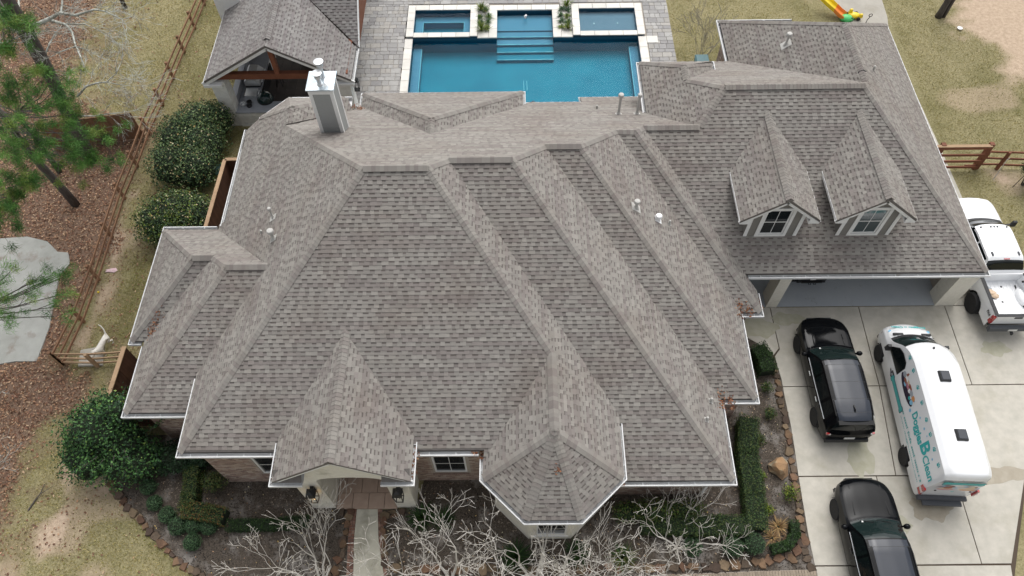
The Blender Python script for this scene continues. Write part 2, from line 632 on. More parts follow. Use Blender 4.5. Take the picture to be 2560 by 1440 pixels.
def zones(x, y):
    n1 = vnoise(x, y, 1.7, 1) - .5
    n2 = vnoise(x, y, .5, 2) - .5
    n3 = vnoise(x, y, 4.0, 3) - .5
    sm = lambda d, w: np.clip(d / w + .5, 0, 1)
    leaf = sm(sdist(x, y, WOODS) + 1.6 * n1 + .9 * n2 + .8 * n3, 1.2)
    leaf = np.maximum(leaf, .35 * sm(sdist(x, y, WOODS) + 2.2 + 2.5 * n1, 3) * (n2 > -.05))
    sand = np.zeros_like(x)
    for i, p in enumerate(SAND):
        a, b, c = (1.6, 1.5, 1.2) if i == 0 else (.5, .5, .5)
        sand = np.maximum(sand, sm(sdist(x, y, p) + a * n1 + b * n2, c))
    sand = np.maximum(sand, .5 * np.clip((n1 + n3 + .15 * (x < -14) * (y < 13) - .42) * 6, 0, 1) * (leaf < .5))
    green = .12 + .5 * np.clip(n1 + n3 + .1, 0, 1)
    green = np.maximum(green, .55 * sm(sdist(x, y, LAWN_L), 1.0) * (.7 + n1))
    for p in GREEN:
        green = np.maximum(green, sm(sdist(x, y, p) + .8 * n1 + .5 * n2, .8))
    return leaf, np.clip(green, 0, 1), sand


def make_ground():
    xs = np.concatenate([np.arange(-200, -33, 12), np.arange(-33, 32.1, .25), np.arange(44, 201, 12)])
    ys = np.concatenate([np.arange(-150, 2, 12), np.arange(3, 42.1, .25), np.arange(54, 251, 12)])
    X, Y = np.meshgrid(xs, ys)
    nx, ny = len(xs), len(ys)
    v = np.stack([X.ravel(), Y.ravel(), np.zeros(X.size)], 1)
    i = (np.arange(ny - 1)[:, None] * nx + np.arange(nx - 1)[None, :]).ravel()
    f = np.stack([i, i + 1, i + nx + 1, i + nx], 1)
    c = v[f].mean(1)
    keep = ~((c[:, 0] > -8.9) & (c[:, 0] < 8.4) & (c[:, 1] > 27.2) & (c[:, 1] < 38.4))
    f = f[keep]
    le, gr, sa = zones(v[:, 0], v[:, 1])
    o = fast('ground', v, f, 'ground', kind='structure')
    a = o.data.attributes.new('zone', 'FLOAT_COLOR', 'POINT')
    a.data.foreach_set('color', np.stack([le, gr, sa, np.ones_like(le)], 1).astype(np.float32).ravel())


make_ground()


def sheet(name, poly, z, mat, kind='structure', parent=None):
    m = M()
    m.add([(p[0], p[1], z) for p in poly], [tuple(range(len(poly)))])
    n = sum(poly[i][0] * poly[(i + 1) % len(poly)][1] - poly[(i + 1) % len(poly)][0] * poly[i][1] for i in range(len(poly)))
    if n < 0:
        m.f[0] = m.f[0][::-1]
    return m.build(name, mat, parent, kind=kind)


# ---- driveway slabs
CURVE = pxpoly([(1868, 846), (1905, 866), (1927, 886), (1942, 915), (1953, 950), (1962, 1000), (1975, 1060), (1985, 1120), (1995, 1190), (2008, 1270), (2020, 1340), (2037, 1418)])


def cx_at(y):
    for (x0, y0), (x1, y1) in zip(CURVE, CURVE[1:]):
        if (y0 - y) * (y1 - y) <= 0:
            return x0 + (x1 - x0) * (y - y0) / ((y1 - y0) or 1e-9)
    return CURVE[-1][0]


drive = sheet('driveway', [(9.2, 16.28), (26.0, 16.28), (26.0, 12.0), (19.4, 8.9), (17.0, 4.0), (16.4, 0), (10.4, 0), (10.45, 5.3)] + CURVE[::-1], .03, 'joint')
seg = lambda y0, y1: [(cx_at(y0), y0)] + [p for p in CURVE if y1 < p[1] < y0] + [(cx_at(y1), y1)]
g = .016
slabs = [
    [(9.2, 16.28), (10.99 - g, 16.28), (11.0 - g, 14.3), (10.7, 13.98)] + [p for p in CURVE if p[1] > 14.0][::-1] + [(9.0, 14.9), (9.2, 14.9)],
    [(10.99 + g, 16.28), (14.82 - g, 16.28), (14.73 - g, 12.54 + g), (cx_at(12.54), 12.54 + g)] + [p for p in CURVE if 12.6 < p[1] < 13.9][::-1] + [(10.75, 13.92), (11.0 + g, 14.25)],
    [(14.82 + g, 16.28), (18.54 - g, 16.28), (18.5 - g, 12.55 + g), (14.73 + g, 12.54 + g)],
    [(18.54 + g, 16.28), (22.3 - g, 16.28), (22.3 - g, 12.57 + g), (18.5 + g, 12.55 + g)],
    [(22.3 + g, 16.28), (26, 16.28), (26, 12.6), (22.3 + g, 12.57 + g)],
    seg(12.54 - g, 8.82 + g) + [(14.37 - g, 8.82 + g), (14.73 - g, 12.54 - g)],
    [(14.73 + g, 12.54 - g), (14.37 + g, 8.82 + g), (19.3, 8.8 + g), (20.9, 12.55 - g)],
    [(20.9 + 2 * g, 12.55 - g), (19.3 + 2 * g, 8.8 + g), (24, 11.2), (25.9, 12.5)],
    seg(8.81 - g, 5.56 + g) + [(13.6 - g, 5.56 + g), (13.62 - g, 8.81 - g)],
    [(13.62 + g, 8.81 - g), (13.6 + g, 5.56 + g), (16.54 - g, 5.58 + g), (16.6 - g, 8.8 - g)],
    [(16.6 + g, 8.8 - g), (16.54 + g, 5.58 + g), (17.6, 5.58 + g), (19.25, 8.8 - g)],
    [(10.6, 5.55 - g), (13.6 - g, 5.55 - g), (13.6 - g, 0.1), (10.5, 0.1)],
    [(13.6 + g, 5.55 - g), (17.55, 5.55 - g), (16.5, 0.1), (13.6 + g, 0.1)],
]
for p in slabs:
    M().prism(p, .005, .06, inset=.004).build('slab', 'concrete', drive)
def stain_outline(cx_, cy_, rx, ry, seed):
    rr = random.Random(seed)
    ph = [rr.uniform(0, 6.28) for _ in range(4)]
    return [(cx_ + rx * math.cos(a) * (1 + .12 * math.sin(3 * a + ph[0]) + .07 * math.sin(7 * a + ph[1]) + .04 * math.sin(13 * a + ph[2])), cy_ + ry * math.sin(a) * (1 + .2 * math.sin(5 * a + ph[3]) + .08 * math.sin(11 * a + ph[1]))) for a in np.linspace(0, 2 * math.pi, 61)[:-1]]


for st in ((18.0, 8.83, 1.5, .33, 3), (15.3, 7.6, .75, .5, 4)):
    M().prism(stain_outline(*st), .0605, .0635, inset=.01).build('water_stain', 'wet_stain', drive)
for st in ((10.2, 15.3, .9, .5, 7), (11.6, 15.7, .7, .3, 8), (13.2, 9.6, .5, .8, 9), (14.0, 7.0, .45, .3, 10), (20.0, 14.2, .6, .35, 11)):
    M().prism(stain_outline(*st), .0605, .0615, inset=.12).build('dirt_film', 'dirt_film', drive)
# garage floor
sheet('garage_floor', [(9.7, 16.3), (18.9, 16.3), (18.9, 23), (9.7, 23)], .075, 'garage_floor')
# walkway on the right of the house and the slab at the back
pad = sheet('side_walk', [(16.9, 42), (22.1, 42), (21.3, 36.8), (21.2, 35.2), (20.95, 33.6), (20.95, 30.4), (21.15, 26.6), (21.3, 16.3), (18.4, 16.3), (18.6, 36), (17.3, 38)], .02, 'joint')
for p in ([(17.0, 42), (22.0, 42), (21.35, 37.0), (21.25, 35.4), (21.0, 34.1), (18.7, 34.1), (18.62, 36), (17.5, 38)], [(18.7, 34.06), (21.0, 34.06), (20.95, 31.1), (18.7, 31.1)], [(18.7, 31.06), (20.95, 31.06), (21.1, 28.3), (18.7, 28.3)]):
    M().prism(p, .0, .05, inset=.004).build('slab', 'concrete_old', pad)
for p in ([(18.7, 28.26), (21.1, 28.26), (21.2, 24.4), (18.7, 24.4)], [(18.7, 24.36), (21.2, 24.36), (21.25, 21.9), (18.7, 21.9)], [(18.7, 21.86), (21.25, 21.86), (21.3, 16.32), (18.7, 16.32)]):
    M().prism(p, .0, .05, inset=.004).build('slab', 'concrete', pad)
# pale slab in the woods on the left
wp = pxpoly([(-250, 610), (0, 597), (70, 592), (120, 604), (145, 630), (172, 632), (176, 660), (150, 690), (140, 740), (125, 820), (93, 905), (40, 905), (0, 912), (-260, 960)])
ps = sheet('old_slab', wp, .015, 'joint')
M().prism([p for p in wp], .0, .05, inset=.02).build('slab', 'concrete_pale', ps)
# ---- planting beds
BED_L = pxpoly([(272, 1200), (305, 1246), (345, 1292), (400, 1352), (440, 1398), (480, 1428), (540, 1455), (760, 1500), (868, 1500), (872, 1400), (880, 1300), (884, 1268)]) + [(-6.0, 9.2), (-11.0, 9.2), (-11.0, 10.7), (-15.2, 10.7)]
BED_R = pxpoly([(1040, 1268), (956, 1276), (962, 1400), (985, 1500), (1500, 1500), (2037, 1425)]) + CURVE[::-1] + [(8.4, 14.9), (8.4, 11.2), (7.1, 11.2), (7.1, 8.2), (3.1, 8.2), (3, 8.9), (-3.6, 8.9)]
sheet('garden_bed', BED_L, .03, 'mulch')
sheet('garden_bed', BED_R, .03, 'mulch')
STONE_T = [lin(*c, .66) for c in ((164, 130, 104), (150, 116, 94), (170, 148, 120), (140, 122, 104), (174, 142, 112), (130, 110, 96))]


def stones_along(parent, line, w=(.26, .42), depth=(.24, .36), seed=0, h=(.08, .15)):
    rr = random.Random(seed)
    for (x0, y0), (x1, y1) in zip(line, line[1:]):
        L = math.hypot(x1 - x0, y1 - y0)
        t = 0.0
        ux, uy = (x1 - x0) / L, (y1 - y0) / L
        while t < L:
            ww = rr.uniform(*w)
            dd = rr.uniform(*depth)
            cx, cy = x0 + ux * (t + ww / 2), y0 + uy * (t + ww / 2)
            off = rr.uniform(-.05, .05)
            poly = []
            k = rr.randint(4, 6)
            a0 = rr.uniform(0, 1)
            for j in range(k):
                a = 2 * math.pi * (j + a0 + rr.uniform(-.3, .3)) / k
                e = rr.uniform(.95, 1.3)
                px, py = math.cos(a) * ww / 2 * e * 1.05, math.sin(a) * dd / 2 * e * 1.05
                poly.append((cx + ux * px - uy * (py + off), cy + uy * px + ux * (py + off)))
            tn = rr.choice(STONE_T)
            q = rr.uniform(.6, 1.1)
            M().prism(poly, .0, rr.uniform(*h), tuple(c * q for c in tn), inset=.03).build('stone', 'flagstone', parent)
            t += ww * .94


ed1 = thing('stone_edging', 'curved row of flat brown stones edging the left planting bed', 'edging stones', (-16.6, 8.0, 0), 0, 'stone bed edgings')
stones_along(ed1, pxpoly([(275, 1203), (305, 1248), (345, 1294), (400, 1354), (440, 1400), (482, 1430), (560, 1462)]), seed=3)
ed2 = thing('stone_edging', 'long row of orange brown stones along the driveway side of the bed', 'edging stones', (10.5, 10, 0), 0, 'stone bed edgings')
cc = [(x - .2, y) for x, y in CURVE[2:]]
stones_along(ed2, cc, seed=5)
ed3 = thing('stone_edging', 'row of rust brown stones along the bottom of the right bed', 'edging stones', (5, 5.6, 0), 0, 'stone bed edgings')
stones_along(ed3, pxpoly([(2012, 1352), (1985, 1392), (1900, 1408), (1800, 1416), (1660, 1420), (1400, 1424), (1180, 1425), (1000, 1424)]), (.3, .46), (.3, .42), seed=8)
stones_along(ed3, pxpoly([(1975, 1352), (1940, 1376)]), (.3, .42), (.3, .4), seed=9)
ed4 = thing('stone_edging', 'short stone row on the left of the front path', 'edging stones', (-6.6, 6.6, 0), 0, 'stone bed edgings')
stones_along(ed4, pxpoly([(845, 1283), (868, 1280)]) + pxpoly([(872, 1300), (862, 1350), (852, 1396)]), (.28, .45), (.22, .32), seed=12)
stones_along(ed4, pxpoly([(838, 1392), (850, 1420), (820, 1440)]), (.3, .45), (.3, .4), seed=13)
ed5 = thing('stone_edging', 'short stone row on the right of the front path', 'edging stones', (-4.6, 6.6, 0), 0, 'stone bed edgings')
stones_along(ed5, pxpoly([(968, 1280), (1000, 1283)]) + pxpoly([(958, 1292), (962, 1330), (958, 1375), (968, 1420)]), (.28, .42), (.2, .3), seed=15)
# ---- front path: concrete with brick borders
cl = pxpoly([(893, 1274), (886, 1350), (884, 1440), (884, 1520)])
cr = pxpoly([(945, 1274), (947, 1350), (960, 1440), (985, 1520)])
path = sheet('front_path', pxpoly([(880, 1273), (870, 1350), (866, 1440), (862, 1520), (1010, 1520), (980, 1440), (962, 1350), (956, 1273)]), .035, 'mortar')
M().prism(cl + cr[::-1], .0, .07, inset=.004).build('slab', 'path_concrete', path)
BR = [lin(*c, .72) for c in ((176, 138, 120), (160, 118, 100), (190, 156, 136), (148, 112, 98))]
for a, b in ((cl, pxpoly([(880, 1273), (870, 1350), (866, 1440), (862, 1520)])), (cr, pxpoly([(956, 1273), (962, 1350), (980, 1440), (1010, 1520)]))):
    for i in range(3):
        n = max(1, int(math.hypot(a[i + 1][0] - a[i][0], a[i + 1][1] - a[i][1]) / .11))
        for k in range(n):
            q = lambda p, t: (p[i][0] + (p[i + 1][0] - p[i][0]) * t, p[i][1] + (p[i + 1][1] - p[i][1]) * t)
            t0, t1 = (k + .06) / n, (k + .94) / n
            pp = [q(a, t0), q(a, t1), q(b, t1), q(b, t0)]
            for u0, u1 in ((.04, .48), (.52, .96)):
                e = lambda A, B, u: (A[0] + (B[0] - A[0]) * u, A[1] + (B[1] - A[1]) * u)
                quad = [e(pp[0], pp[3], u0), e(pp[1], pp[2], u0), e(pp[1], pp[2], u1), e(pp[0], pp[3], u1)]
                M().prism(quad, .0, .07 + rnd.uniform(0, .008), rnd.choice(BR), inset=.004).build('brick', 'brick', path)
# soldier course of pale pavers along the bottom of the right bed
walk = sheet('brick_walk', pxpoly([(1500, 1450), (1660, 1437), (1900, 1428), (2040, 1424), (2046, 1500), (1500, 1520)]), .034, 'mortar')
top_l = pxpoly([(1660, 1438), (1800, 1434), (1900, 1429), (2038, 1425)])
for i in range(3):
    (x0, y0), (x1, y1) = top_l[i], top_l[i + 1]
    n = int(math.hypot(x1 - x0, y1 - y0) / .1)
    for k in range(n):
        a, b = (k + .05) / n, (k + .95) / n
        M().prism([(x0 + (x1 - x0) * a, y0 + (y1 - y0) * a), (x0 + (x1 - x0) * b, y0 + (y1 - y0) * b), (x0 + (x1 - x0) * b, y0 + (y1 - y0) * b - .21), (x0 + (x1 - x0) * a, y0 + (y1 - y0) * a - .21)], 0, .065, shade(lin(182, 168, 148, .72), .8, 1.15), inset=.004).build('brick', 'brick', walk)

# ---------------------------------------------------------------- pool deck
deck = sheet('pool_deck', [(-9.3, 24.6), (-6.2, 24.6), (-6.2, 36.9), (7.3, 36.9), (7.3, 31.0), (8.85, 31.0), (8.85, 39.5), (-9.6, 39.5)], .02, 'mortar')
PT = [lin(*c, .8) for c in ((186, 184, 181), (178, 176, 174), (192, 190, 187), (170, 168, 167), (188, 184, 178))]
pav = []
for x0, x1, y0, y1 in ((-9.3, -6.16, 24.6, 36.96), (-9.6, 8.85, 36.96, 39.4), (7.42, 8.85, 31.0, 36.96)):
    y = y0
    while y < y1 - .05:
        hgt = min(rnd.choice((.28, .28, .4)), y1 - y)
        x = x0 + (rnd.uniform(-.25, 0))
        while x < x1:
            wd = rnd.choice((.28, .4, .56)) * rnd.uniform(.95, 1.05)
            a, b = max(x, x0), min(x + wd, x1)
            if b - a > .06:
                pav.append((a, b, y, y + hgt))
            x += wd
        y += hgt
vis = lambda p: 0 if (p[0] + p[1]) / 2 > 6 and p[2] < 32 else 1
sc = []
for p in pav:
    c = np.array([(p[0] + p[1]) / 2, (p[2] + p[3]) / 2, 0]) - CAMP
    q = CR @ c
    inn = abs(q[0] / q[2] * FPX) < 1280 and abs(q[1] / q[2] * FPX) < 720
    blocked = (p[2] < 29.6 and p[0] < 8) or (p[2] < 31.9 and p[0] > 7)
    sc.append((p[1] - p[0]) * (p[3] - p[2]) / (c @ c) ** 1.5 * (1 if inn and not blocked else .01))
order = np.argsort(-np.array(sc))
rest = M()
for r_, i in enumerate(order):
    a, b, c, d = pav[i]
    col = shade(rnd.choice(PT), .9, 1.08)
    m = M() if r_ < 300 else rest
    z = .06 + rnd.uniform(0, .006)
    m.prism([(a + .008, c + .008), (b - .008, c + .008), (b - .008, d - .008), (a + .008, d - .008)], .0, z, col, inset=.006)
    if r_ < 300:
        m.build('paver', 'paver', deck)
rest.build('pavers', 'paver', deck, kind='stuff')
# ---------------------------------------------------------------- pool
pool = thing('swimming_pool', 'blue rectangular swimming pool with spa, steps and travertine coping', 'swimming pool', (.6, 31, 0))
PX0, PX1, PY0, PY1 = -5.76, 6.96, 27.6, 34.0
WZ = -.12
m = M()
m.add([(PX0, PY0, -.95), (PX1, PY0, -.95), (PX1, PY1, -.95), (PX0, PY1, -.95), (PX0, PY0, .03), (PX1, PY0, .03), (PX1, PY1, .03), (PX0, PY1, .03)], [(0, 1, 2, 3), (0, 4, 5, 1), (1, 5, 6, 2), (3, 7, 4, 0)])
m.add([(PX0, PY1, -.95), (-1.03, PY1, -.95), (-1.03, PY1, .03), (PX0, PY1, .03)], [(3, 2, 1, 0)])
m.add([(2.21, PY1, -.95), (PX1, PY1, -.95), (PX1, PY1, .03), (2.21, PY1, .03)], [(3, 2, 1, 0)])
m.build('basin', 'pool_plaster', pool)
for a, b, e in (((PX0, PY1 - .03, -.3), (-1.03, PY1 - .004, .03), 0), ((2.21, PY1 - .03, -.3), (PX1, PY1 - .004, .03), 0), ((PX0 + .004, PY0, -.3), (PX0 + .03, PY1 - .03, .03), 0), ((PX1 - .03, PY0, -.3), (PX1 - .004, PY1 - .03, .03), 0)):
    M().box(a, b).build('tile_band', 'pool_tile', pool)
for xa, xb in ((PX0 + .03, PX0 + .5), (PX1 - .5, PX1 - .03)):
    b = M().box((xa, PY0, -.94), (xb, PY1 - .2, -.5)).build('bench', 'ledge_plaster', pool)
    e = xb if xa < 0 else xa
    M().box((e - .018, PY0, -.5), (e + .018, PY1 - .25, -.488)).build('bench_edge', 'step_edge', b)
M().box((-1.02, 35.03, -1.6), (2.2, 36.38, -.34)).build('sun_ledge', 'ledge_plaster', pool)
M().add([(-1.03, 34, -.34), (-1.03, 36.38, -.34), (-1.03, 36.38, .03), (-1.03, 34, .03)], [(0, 1, 2, 3)]).add([(2.21, 34, -.34), (2.21, 36.38, -.34), (2.21, 36.38, .03), (2.21, 34, .03)], [(3, 2, 1, 0)]).add([(-1.03, 36.385, -.34), (2.21, 36.385, -.34), (2.21, 36.385, .03), (-1.03, 36.385, .03)], [(3, 2, 1, 0)]).build('ledge_wall', 'pool_tile', pool)
for k, (y0, y1) in enumerate(((34.55, 35.02), (34.06, 34.54), (33.56, 34.05), (33.08, 33.55))):
    z = -.42 - .12 * k
    st = M().box((-1.02, y0, -.94), (2.2, y1, z)).build('step', 'ledge_plaster' if k < 2 else 'pool_plaster', pool)
    ee = M()
    xx = -1.0
    while xx < 2.15:
        q = rnd.uniform(.1, .3)
        ee.box((xx, y0 + rnd.uniform(.0, .03), z), (min(xx + q, 2.19), y0 + rnd.uniform(.045, .075), z + .012))
        xx += q
    ee.build('step_edge', 'step_edge', st)
# spa and the raised basin
for nm, x0, x1, fl, mt in (('spa', -6.12, -2.1, -.7, 'pool_plaster'), ('raised_basin', 3.28, 7.32, -.12, 'decal_grey')):
    m = M()
    ix0, ix1, iy0, iy1 = x0 + .42, x1 - .42, 34.36, 36.26
    m.box((x0 + .03, 34.03, -.94), (ix0, 36.65, .16)).box((ix1, 34.03, -.94), (x1 - .03, 36.65, .16)).box((ix0, 34.03, -.94), (ix1, iy0, .1)).box((ix0, iy1, -.94), (ix1, 36.65, .16))
    sh = m.build(nm, 'pool_tile', pool)
    M().add([(ix0, iy0, fl), (ix1, iy0, fl), (ix1, iy1, fl), (ix0, iy1, fl)], [(0, 1, 2, 3)]).build('basin_floor', mt if nm == 'spa' else 'basin_grey', sh)
    if nm == 'spa':
        M().box((ix0, iy0, fl), (ix0 + .45, iy1, -.3)).box((ix0 + .45, iy1 - .5, fl), (ix1, iy1, -.3)).box((ix1 - .38, iy0, fl), (ix1, iy1 - .5, -.3)).build('spa_bench', 'ledge_plaster', sh)
        M().box((ix0 + .43, iy0 + .02, -.3), (ix0 + .46, iy1 - .5, -.285)).box((ix0 + .46, iy1 - .52, -.3), (ix1 - .38, iy1 - .49, -.285)).box((ix1 - .4, iy0 + .02, -.3), (ix1 - .37, iy1 - .52, -.285)).build('bench_edge', 'step_edge', sh)
        M().box((ix0, iy1 - .3, -.29), (ix0 + .35, iy1 - .27, -.28)).box((ix0 + .32, iy1 - .3, -.29), (ix0 + .35, iy1, -.28)).build('bench_edge', 'step_edge', sh)
    else:
        for qx in (4.55, 5.9):
            M().lathe([(.04, 0), (.04, .02), (0, .025)], 8, Matrix.Translation((qx, 35.3, fl + .001))).build('light', 'vest_white', sh)
    M().add([(ix0, iy0, .06), (ix1, iy0, .06), (ix1, iy1, .06), (ix0, iy1, .06)], [(0, 1, 2, 3)]).build('water', 'water', sh)
    # coping of the raised edge, the front sill lower
    for a, b, n, ax, zt in (((x0, 33.98), (ix0, 36.69), 4, 1, .2), ((ix1, 33.98), (x1, 36.69), 4, 1, .2), ((ix0, 36.26), (ix1, 36.69), 4, 0, .2), ((ix0, 33.98), (ix1, 34.36), 4, 0, .16)):
        for k in range(n):
            p, q = list(a), list(b)
            L = b[ax] - a[ax]
            p[ax], q[ax] = a[ax] + L * k / n + .004, a[ax] + L * (k + 1) / n - .004
            M().box((p[0], p[1], zt - .05), (q[0], q[1], zt), top=.008).build('coping_stone', 'travertine', pool)
for a, b, n, ax in (((-6.16, 24.7), (-5.72, 33.96), 11, 1), ((6.92, 27.6), (7.38, 33.96), 7, 1), ((7.38, 33.4), (8.0, 33.96), 1, 0), ((-1.46, 36.34), (2.62, 36.78), 5, 0), ((-1.46, 33.96), (-.99, 36.34), 3, 1), ((2.17, 33.96), (2.64, 36.34), 3, 1), ((-2.1, 33.96), (-1.46, 34.42), 1, 0), ((2.64, 33.96), (3.28, 34.42), 1, 0)):
    for k in range(n):
        p, q = list(a), list(b)
        L = b[ax] - a[ax]
        p[ax], q[ax] = a[ax] + L * k / n + .004, a[ax] + L * (k + 1) / n - .004
        M().box((p[0], p[1], .02), (q[0], q[1], .085), top=.008).build('coping_stone', 'travertine', pool)
m = M()
m.add([(PX0, PY0, WZ), (PX1, PY0, WZ), (PX1, PY1, WZ), (PX0, PY1, WZ)], [(0, 1, 2, 3)])
m.add([(-1.03, PY1, WZ), (2.21, PY1, WZ), (2.21, 36.385, WZ), (-1.03, 36.385, WZ)], [(0, 1, 2, 3)])
m.build('water', 'water', pool)
m = M()
for k in range(16):
    a = rnd.uniform(0, 6.28)
    r_ = rnd.uniform(.01, .1)
    m.lump((.62 + r_ * math.cos(a), 35.85 + r_ * math.sin(a), WZ + rnd.uniform(.02, .16)), (.045, .045, .05), k, 6, .25)
m.build('bubbler', 'vest_white', pool, smooth=True)
m = M()
for px in (1309, 1317):
    p, q = at(px, 202, -.4), at(px + 1, 226, -.4)
    m.bar(p, q, .03, .02)
m.build('drain_frame', 'step_edge', pool)
for nm, x0, x1 in (('planter', -2.09, -1.47), ('planter', 2.65, 3.27)):
    M().add([(x0, 34.43, .07), (x1, 34.43, .07), (x1, 36.95, .07), (x0, 36.95, .07)], [(0, 1, 2, 3)]).build('pebble_bed', 'pebble_white', pool)
# ---------------------------------------------------------------- the house
house = thing('house', 'large one storey brick house with stepped brown grey shingle hip roofs', 'house', (2, 17, 0))
F1, F2, F3, F4, F5 = [(0, .6238, c) for c in (-1.2873, -2.2956, -4.1639, -6.5686, -7.1799)]
B = (0, -.65225, 19.8969)
R1, R2, R3, R4 = (-.8121, 0, 6.6709), (-.7821, 0, 8.4502), (-.7763, 0, 9.4398), (-.7834, 0, 10.0879)
L_ = (.79795, 0, 13.1541)
RG = (-.8211, 0, 18.4042)
LG = (.79795, 0, .1766)
B2 = (0, -.65, 21.57)
E1, E2, E3, E4, E5, ET = 3.947, 2.534, 2.547, 2.456, 2.822, 3.75
DE = .1                                              # shingles stop above the gutter channel


def ip(*pl):
    A, b = [], []
    for p in pl:
        if p[0] in ('x', 'y', 'z'):
            A.append([float(p[0] == k) for k in 'xyz'])
            b.append(p[1])
        else:
            A.append([-p[0], -p[1], 1.0])
            b.append(p[2])
    return np.linalg.solve(np.array(A), np.array(b))


def through(p, q, r):
    """the plane z = ax + by + c through three points"""
    return tuple(np.linalg.solve(np.array([[p[0], p[1], 1], [q[0], q[1], 1], [r[0], r[1], 1]]), np.array([p[2], q[2], r[2]])))


Zp = lambda v: ('z', v)
Xp = lambda v: ('x', v)
Yp = lambda v: ('y', v)
FACES, CAPS = [], []


def face(plane, *pts):
    q = [np.array(p, float) for p in pts]
    q = [np.array([p[0], p[1], plane[0] * p[0] + plane[1] * p[1] + plane[2]]) for p in q]
    FACES.append((plane, q))


def cap(a, b, p, q, vent=False):
    a, b = np.array(a, float), np.array(b, float)
    if a[2] > b[2]:
        a, b = b, a
    CAPS.append((a, b, p, q, vent))


P1, P2 = ip(L_, F1, B), ip(R1, F1, B)
V12, H2 = ip(R1, F2, B), ip(R2, F2, B)
V23, H3 = ip(R2, F3, B), ip(R3, F3, B)
V34, H4 = ip(R3, F4, B), ip(R4, F4, B)
V45, HG = ip(R4, F5, B), ip(LG, F5, B)
GL, GR = ip(LG, F5, B2), ip(RG, F5, B2)
# turret
TR = np.array([1.14, 8.55, 5.745])
TB = ip(F1, Xp(1.14), Zp(5.745))
TLp = through((1.14, 0, 5.745), (1.14, 9, 5.745), (-1.31, 5, ET))
TRp = R1
tc0 = [(-1.31, 7.59), (.15, 6.15), (2.05, 6.15), (3.59, 7.59)]
dv = 1 - DE / (5.745 - ET)
tci = [np.array([1.14 + (x - 1.14) * dv, 8.55 + (y - 8.55) * dv, ET + DE]) for x, y in tc0]
tL, tR = tci[0], tci[3]
tlb = ip(TLp, F1, Zp(ET + DE))
trb = ip(R1, F2, Zp(ET + DE))
face(F1, ip(L_, F1, Zp(E1 + DE)), ip(F1, Zp(E1 + DE), Xp(-1.15)), tlb, TB, ip(R1, F1, Zp(5.745)), P2, P1)
face(TLp, tlb, (tL[0], tL[1]), TR, TB)
TRp = through(TR, TB + np.array([0, 1e-9, 0]), (tR[0], tR[1], ET + DE))
face(R1, (tR[0], tR[1]), trb, V12, P2, ip(R1, F1, Zp(5.745)), (1.14, 8.55))
for i in range(3):
    face(through(tci[i], tci[i + 1], TR), tci[i], tci[i + 1], TR)
tpl = [TLp] + [through(tci[i], tci[i + 1], TR) for i in range(3)] + [TRp]
for i in range(4):
    cap(tci[i], TR, tpl[i], tpl[i + 1])
cap(TB, TR, TLp, R1, True)
cap(ip(L_, F1, Zp(E1 + DE)), P1, L_, F1)
cap(P2, ip(R1, F1, Zp(5.745)), F1, R1)
cap(P1, P2, B, F1, True)
cap(P2, V12, R1, B)
cap(V12, H2, F2, B, True)
cap(H2, V23, R2, B)
cap(V23, H3, F3, B, True)
cap(H3, V34, R3, B)
cap(V34, H4, F4, B)
cap(H4, V45, R4, B)
cap(V45, HG, F5, B, True)
for a, b, c, e in ((R2, F2, H2, E2), (R3, F3, H3, E3), (R4, F4, H4, E4)):
    cap(ip(a, b, Zp(e + DE)), c, a, b)
cap(HG, GL, LG, F5)
cap(GL, GR, F5, B2, True)
cap(ip(RG, F5, Zp(E5 + DE)), GR, RG, F5)
face(F2, V12, trb, ip(F2, Xp(3.1), Zp(ET)), ip(F2, Xp(3.1), Zp(E2 + DE)), ip(R2, F2, Zp(E2 + DE)), H2)
face(R2, ip(R2, F2, Zp(E2 + DE)), ip(R2, F3, Zp(E2 + DE)), V23, H2)
face(F3, V23, ip(R2, F3, Zp(E3 + DE)), ip(R3, F3, Zp(E3 + DE)), H3)
face(R3, ip(R3, F3, Zp(E3 + DE)), ip(R3, F4, Zp(E3 + DE)), V34, H3)
face(F4, V34, ip(R3, F4, Zp(E4 + DE)), ip(R4, F4, Zp(E4 + DE)), H4)
face(R4, ip(R4, F4, Zp(E4 + DE)), ip(R4, F5, Zp(E4 + DE)), V45, H4)
face(F5, V45, ip(R4, F5, Zp(E5 + DE)), ip(RG, F5, Zp(E5 + DE)), GR, GL, HG)
# garage back half and the wing behind it
RX, RZ = 14.3, 18.4042 - .8211 * 14.3
RY1 = 31.3
rw_r, rw_f = np.array([RX, 26.62, RZ]), ip(RG, Xp(RX), B2)
xeR = ip(RG, Yp(20), Zp(E5 + DE))[0]
LW = through((RX, 0, RZ), (RX, 9, RZ), (10.33, 5, 3.15 + DE))
RH = through((RX, 26.62, RZ), (xeR, RY1 - .12, E5 + DE), (10.33, RY1 - .12, 3.15 + DE))
face(RG, ip(RG, F5, Zp(E5 + DE)), (xeR, RY1 - .12), rw_r, rw_f, GR)
vLW = ip(LW, B2, Zp(3.15 + DE))
face(LW, (10.33, vLW[1]), rw_f, rw_r, (10.33, RY1 - .12))
face(RH, (10.33, RY1 - .12), rw_r, (xeR, RY1 - .12))
face(B2, GL, GR, rw_f, vLW, ip(B2, Zp(3.3), Xp(9.0)), ip(LG, B2, Zp(5.96)))
cap((10.33, RY1 - .12, 3.25), rw_r, LW, RH)
cap((xeR, RY1 - .12, E5 + DE), rw_r, RG, RH)
cap(rw_f, rw_r, LW, RG)
cap(GR, rw_f, RG, B2)
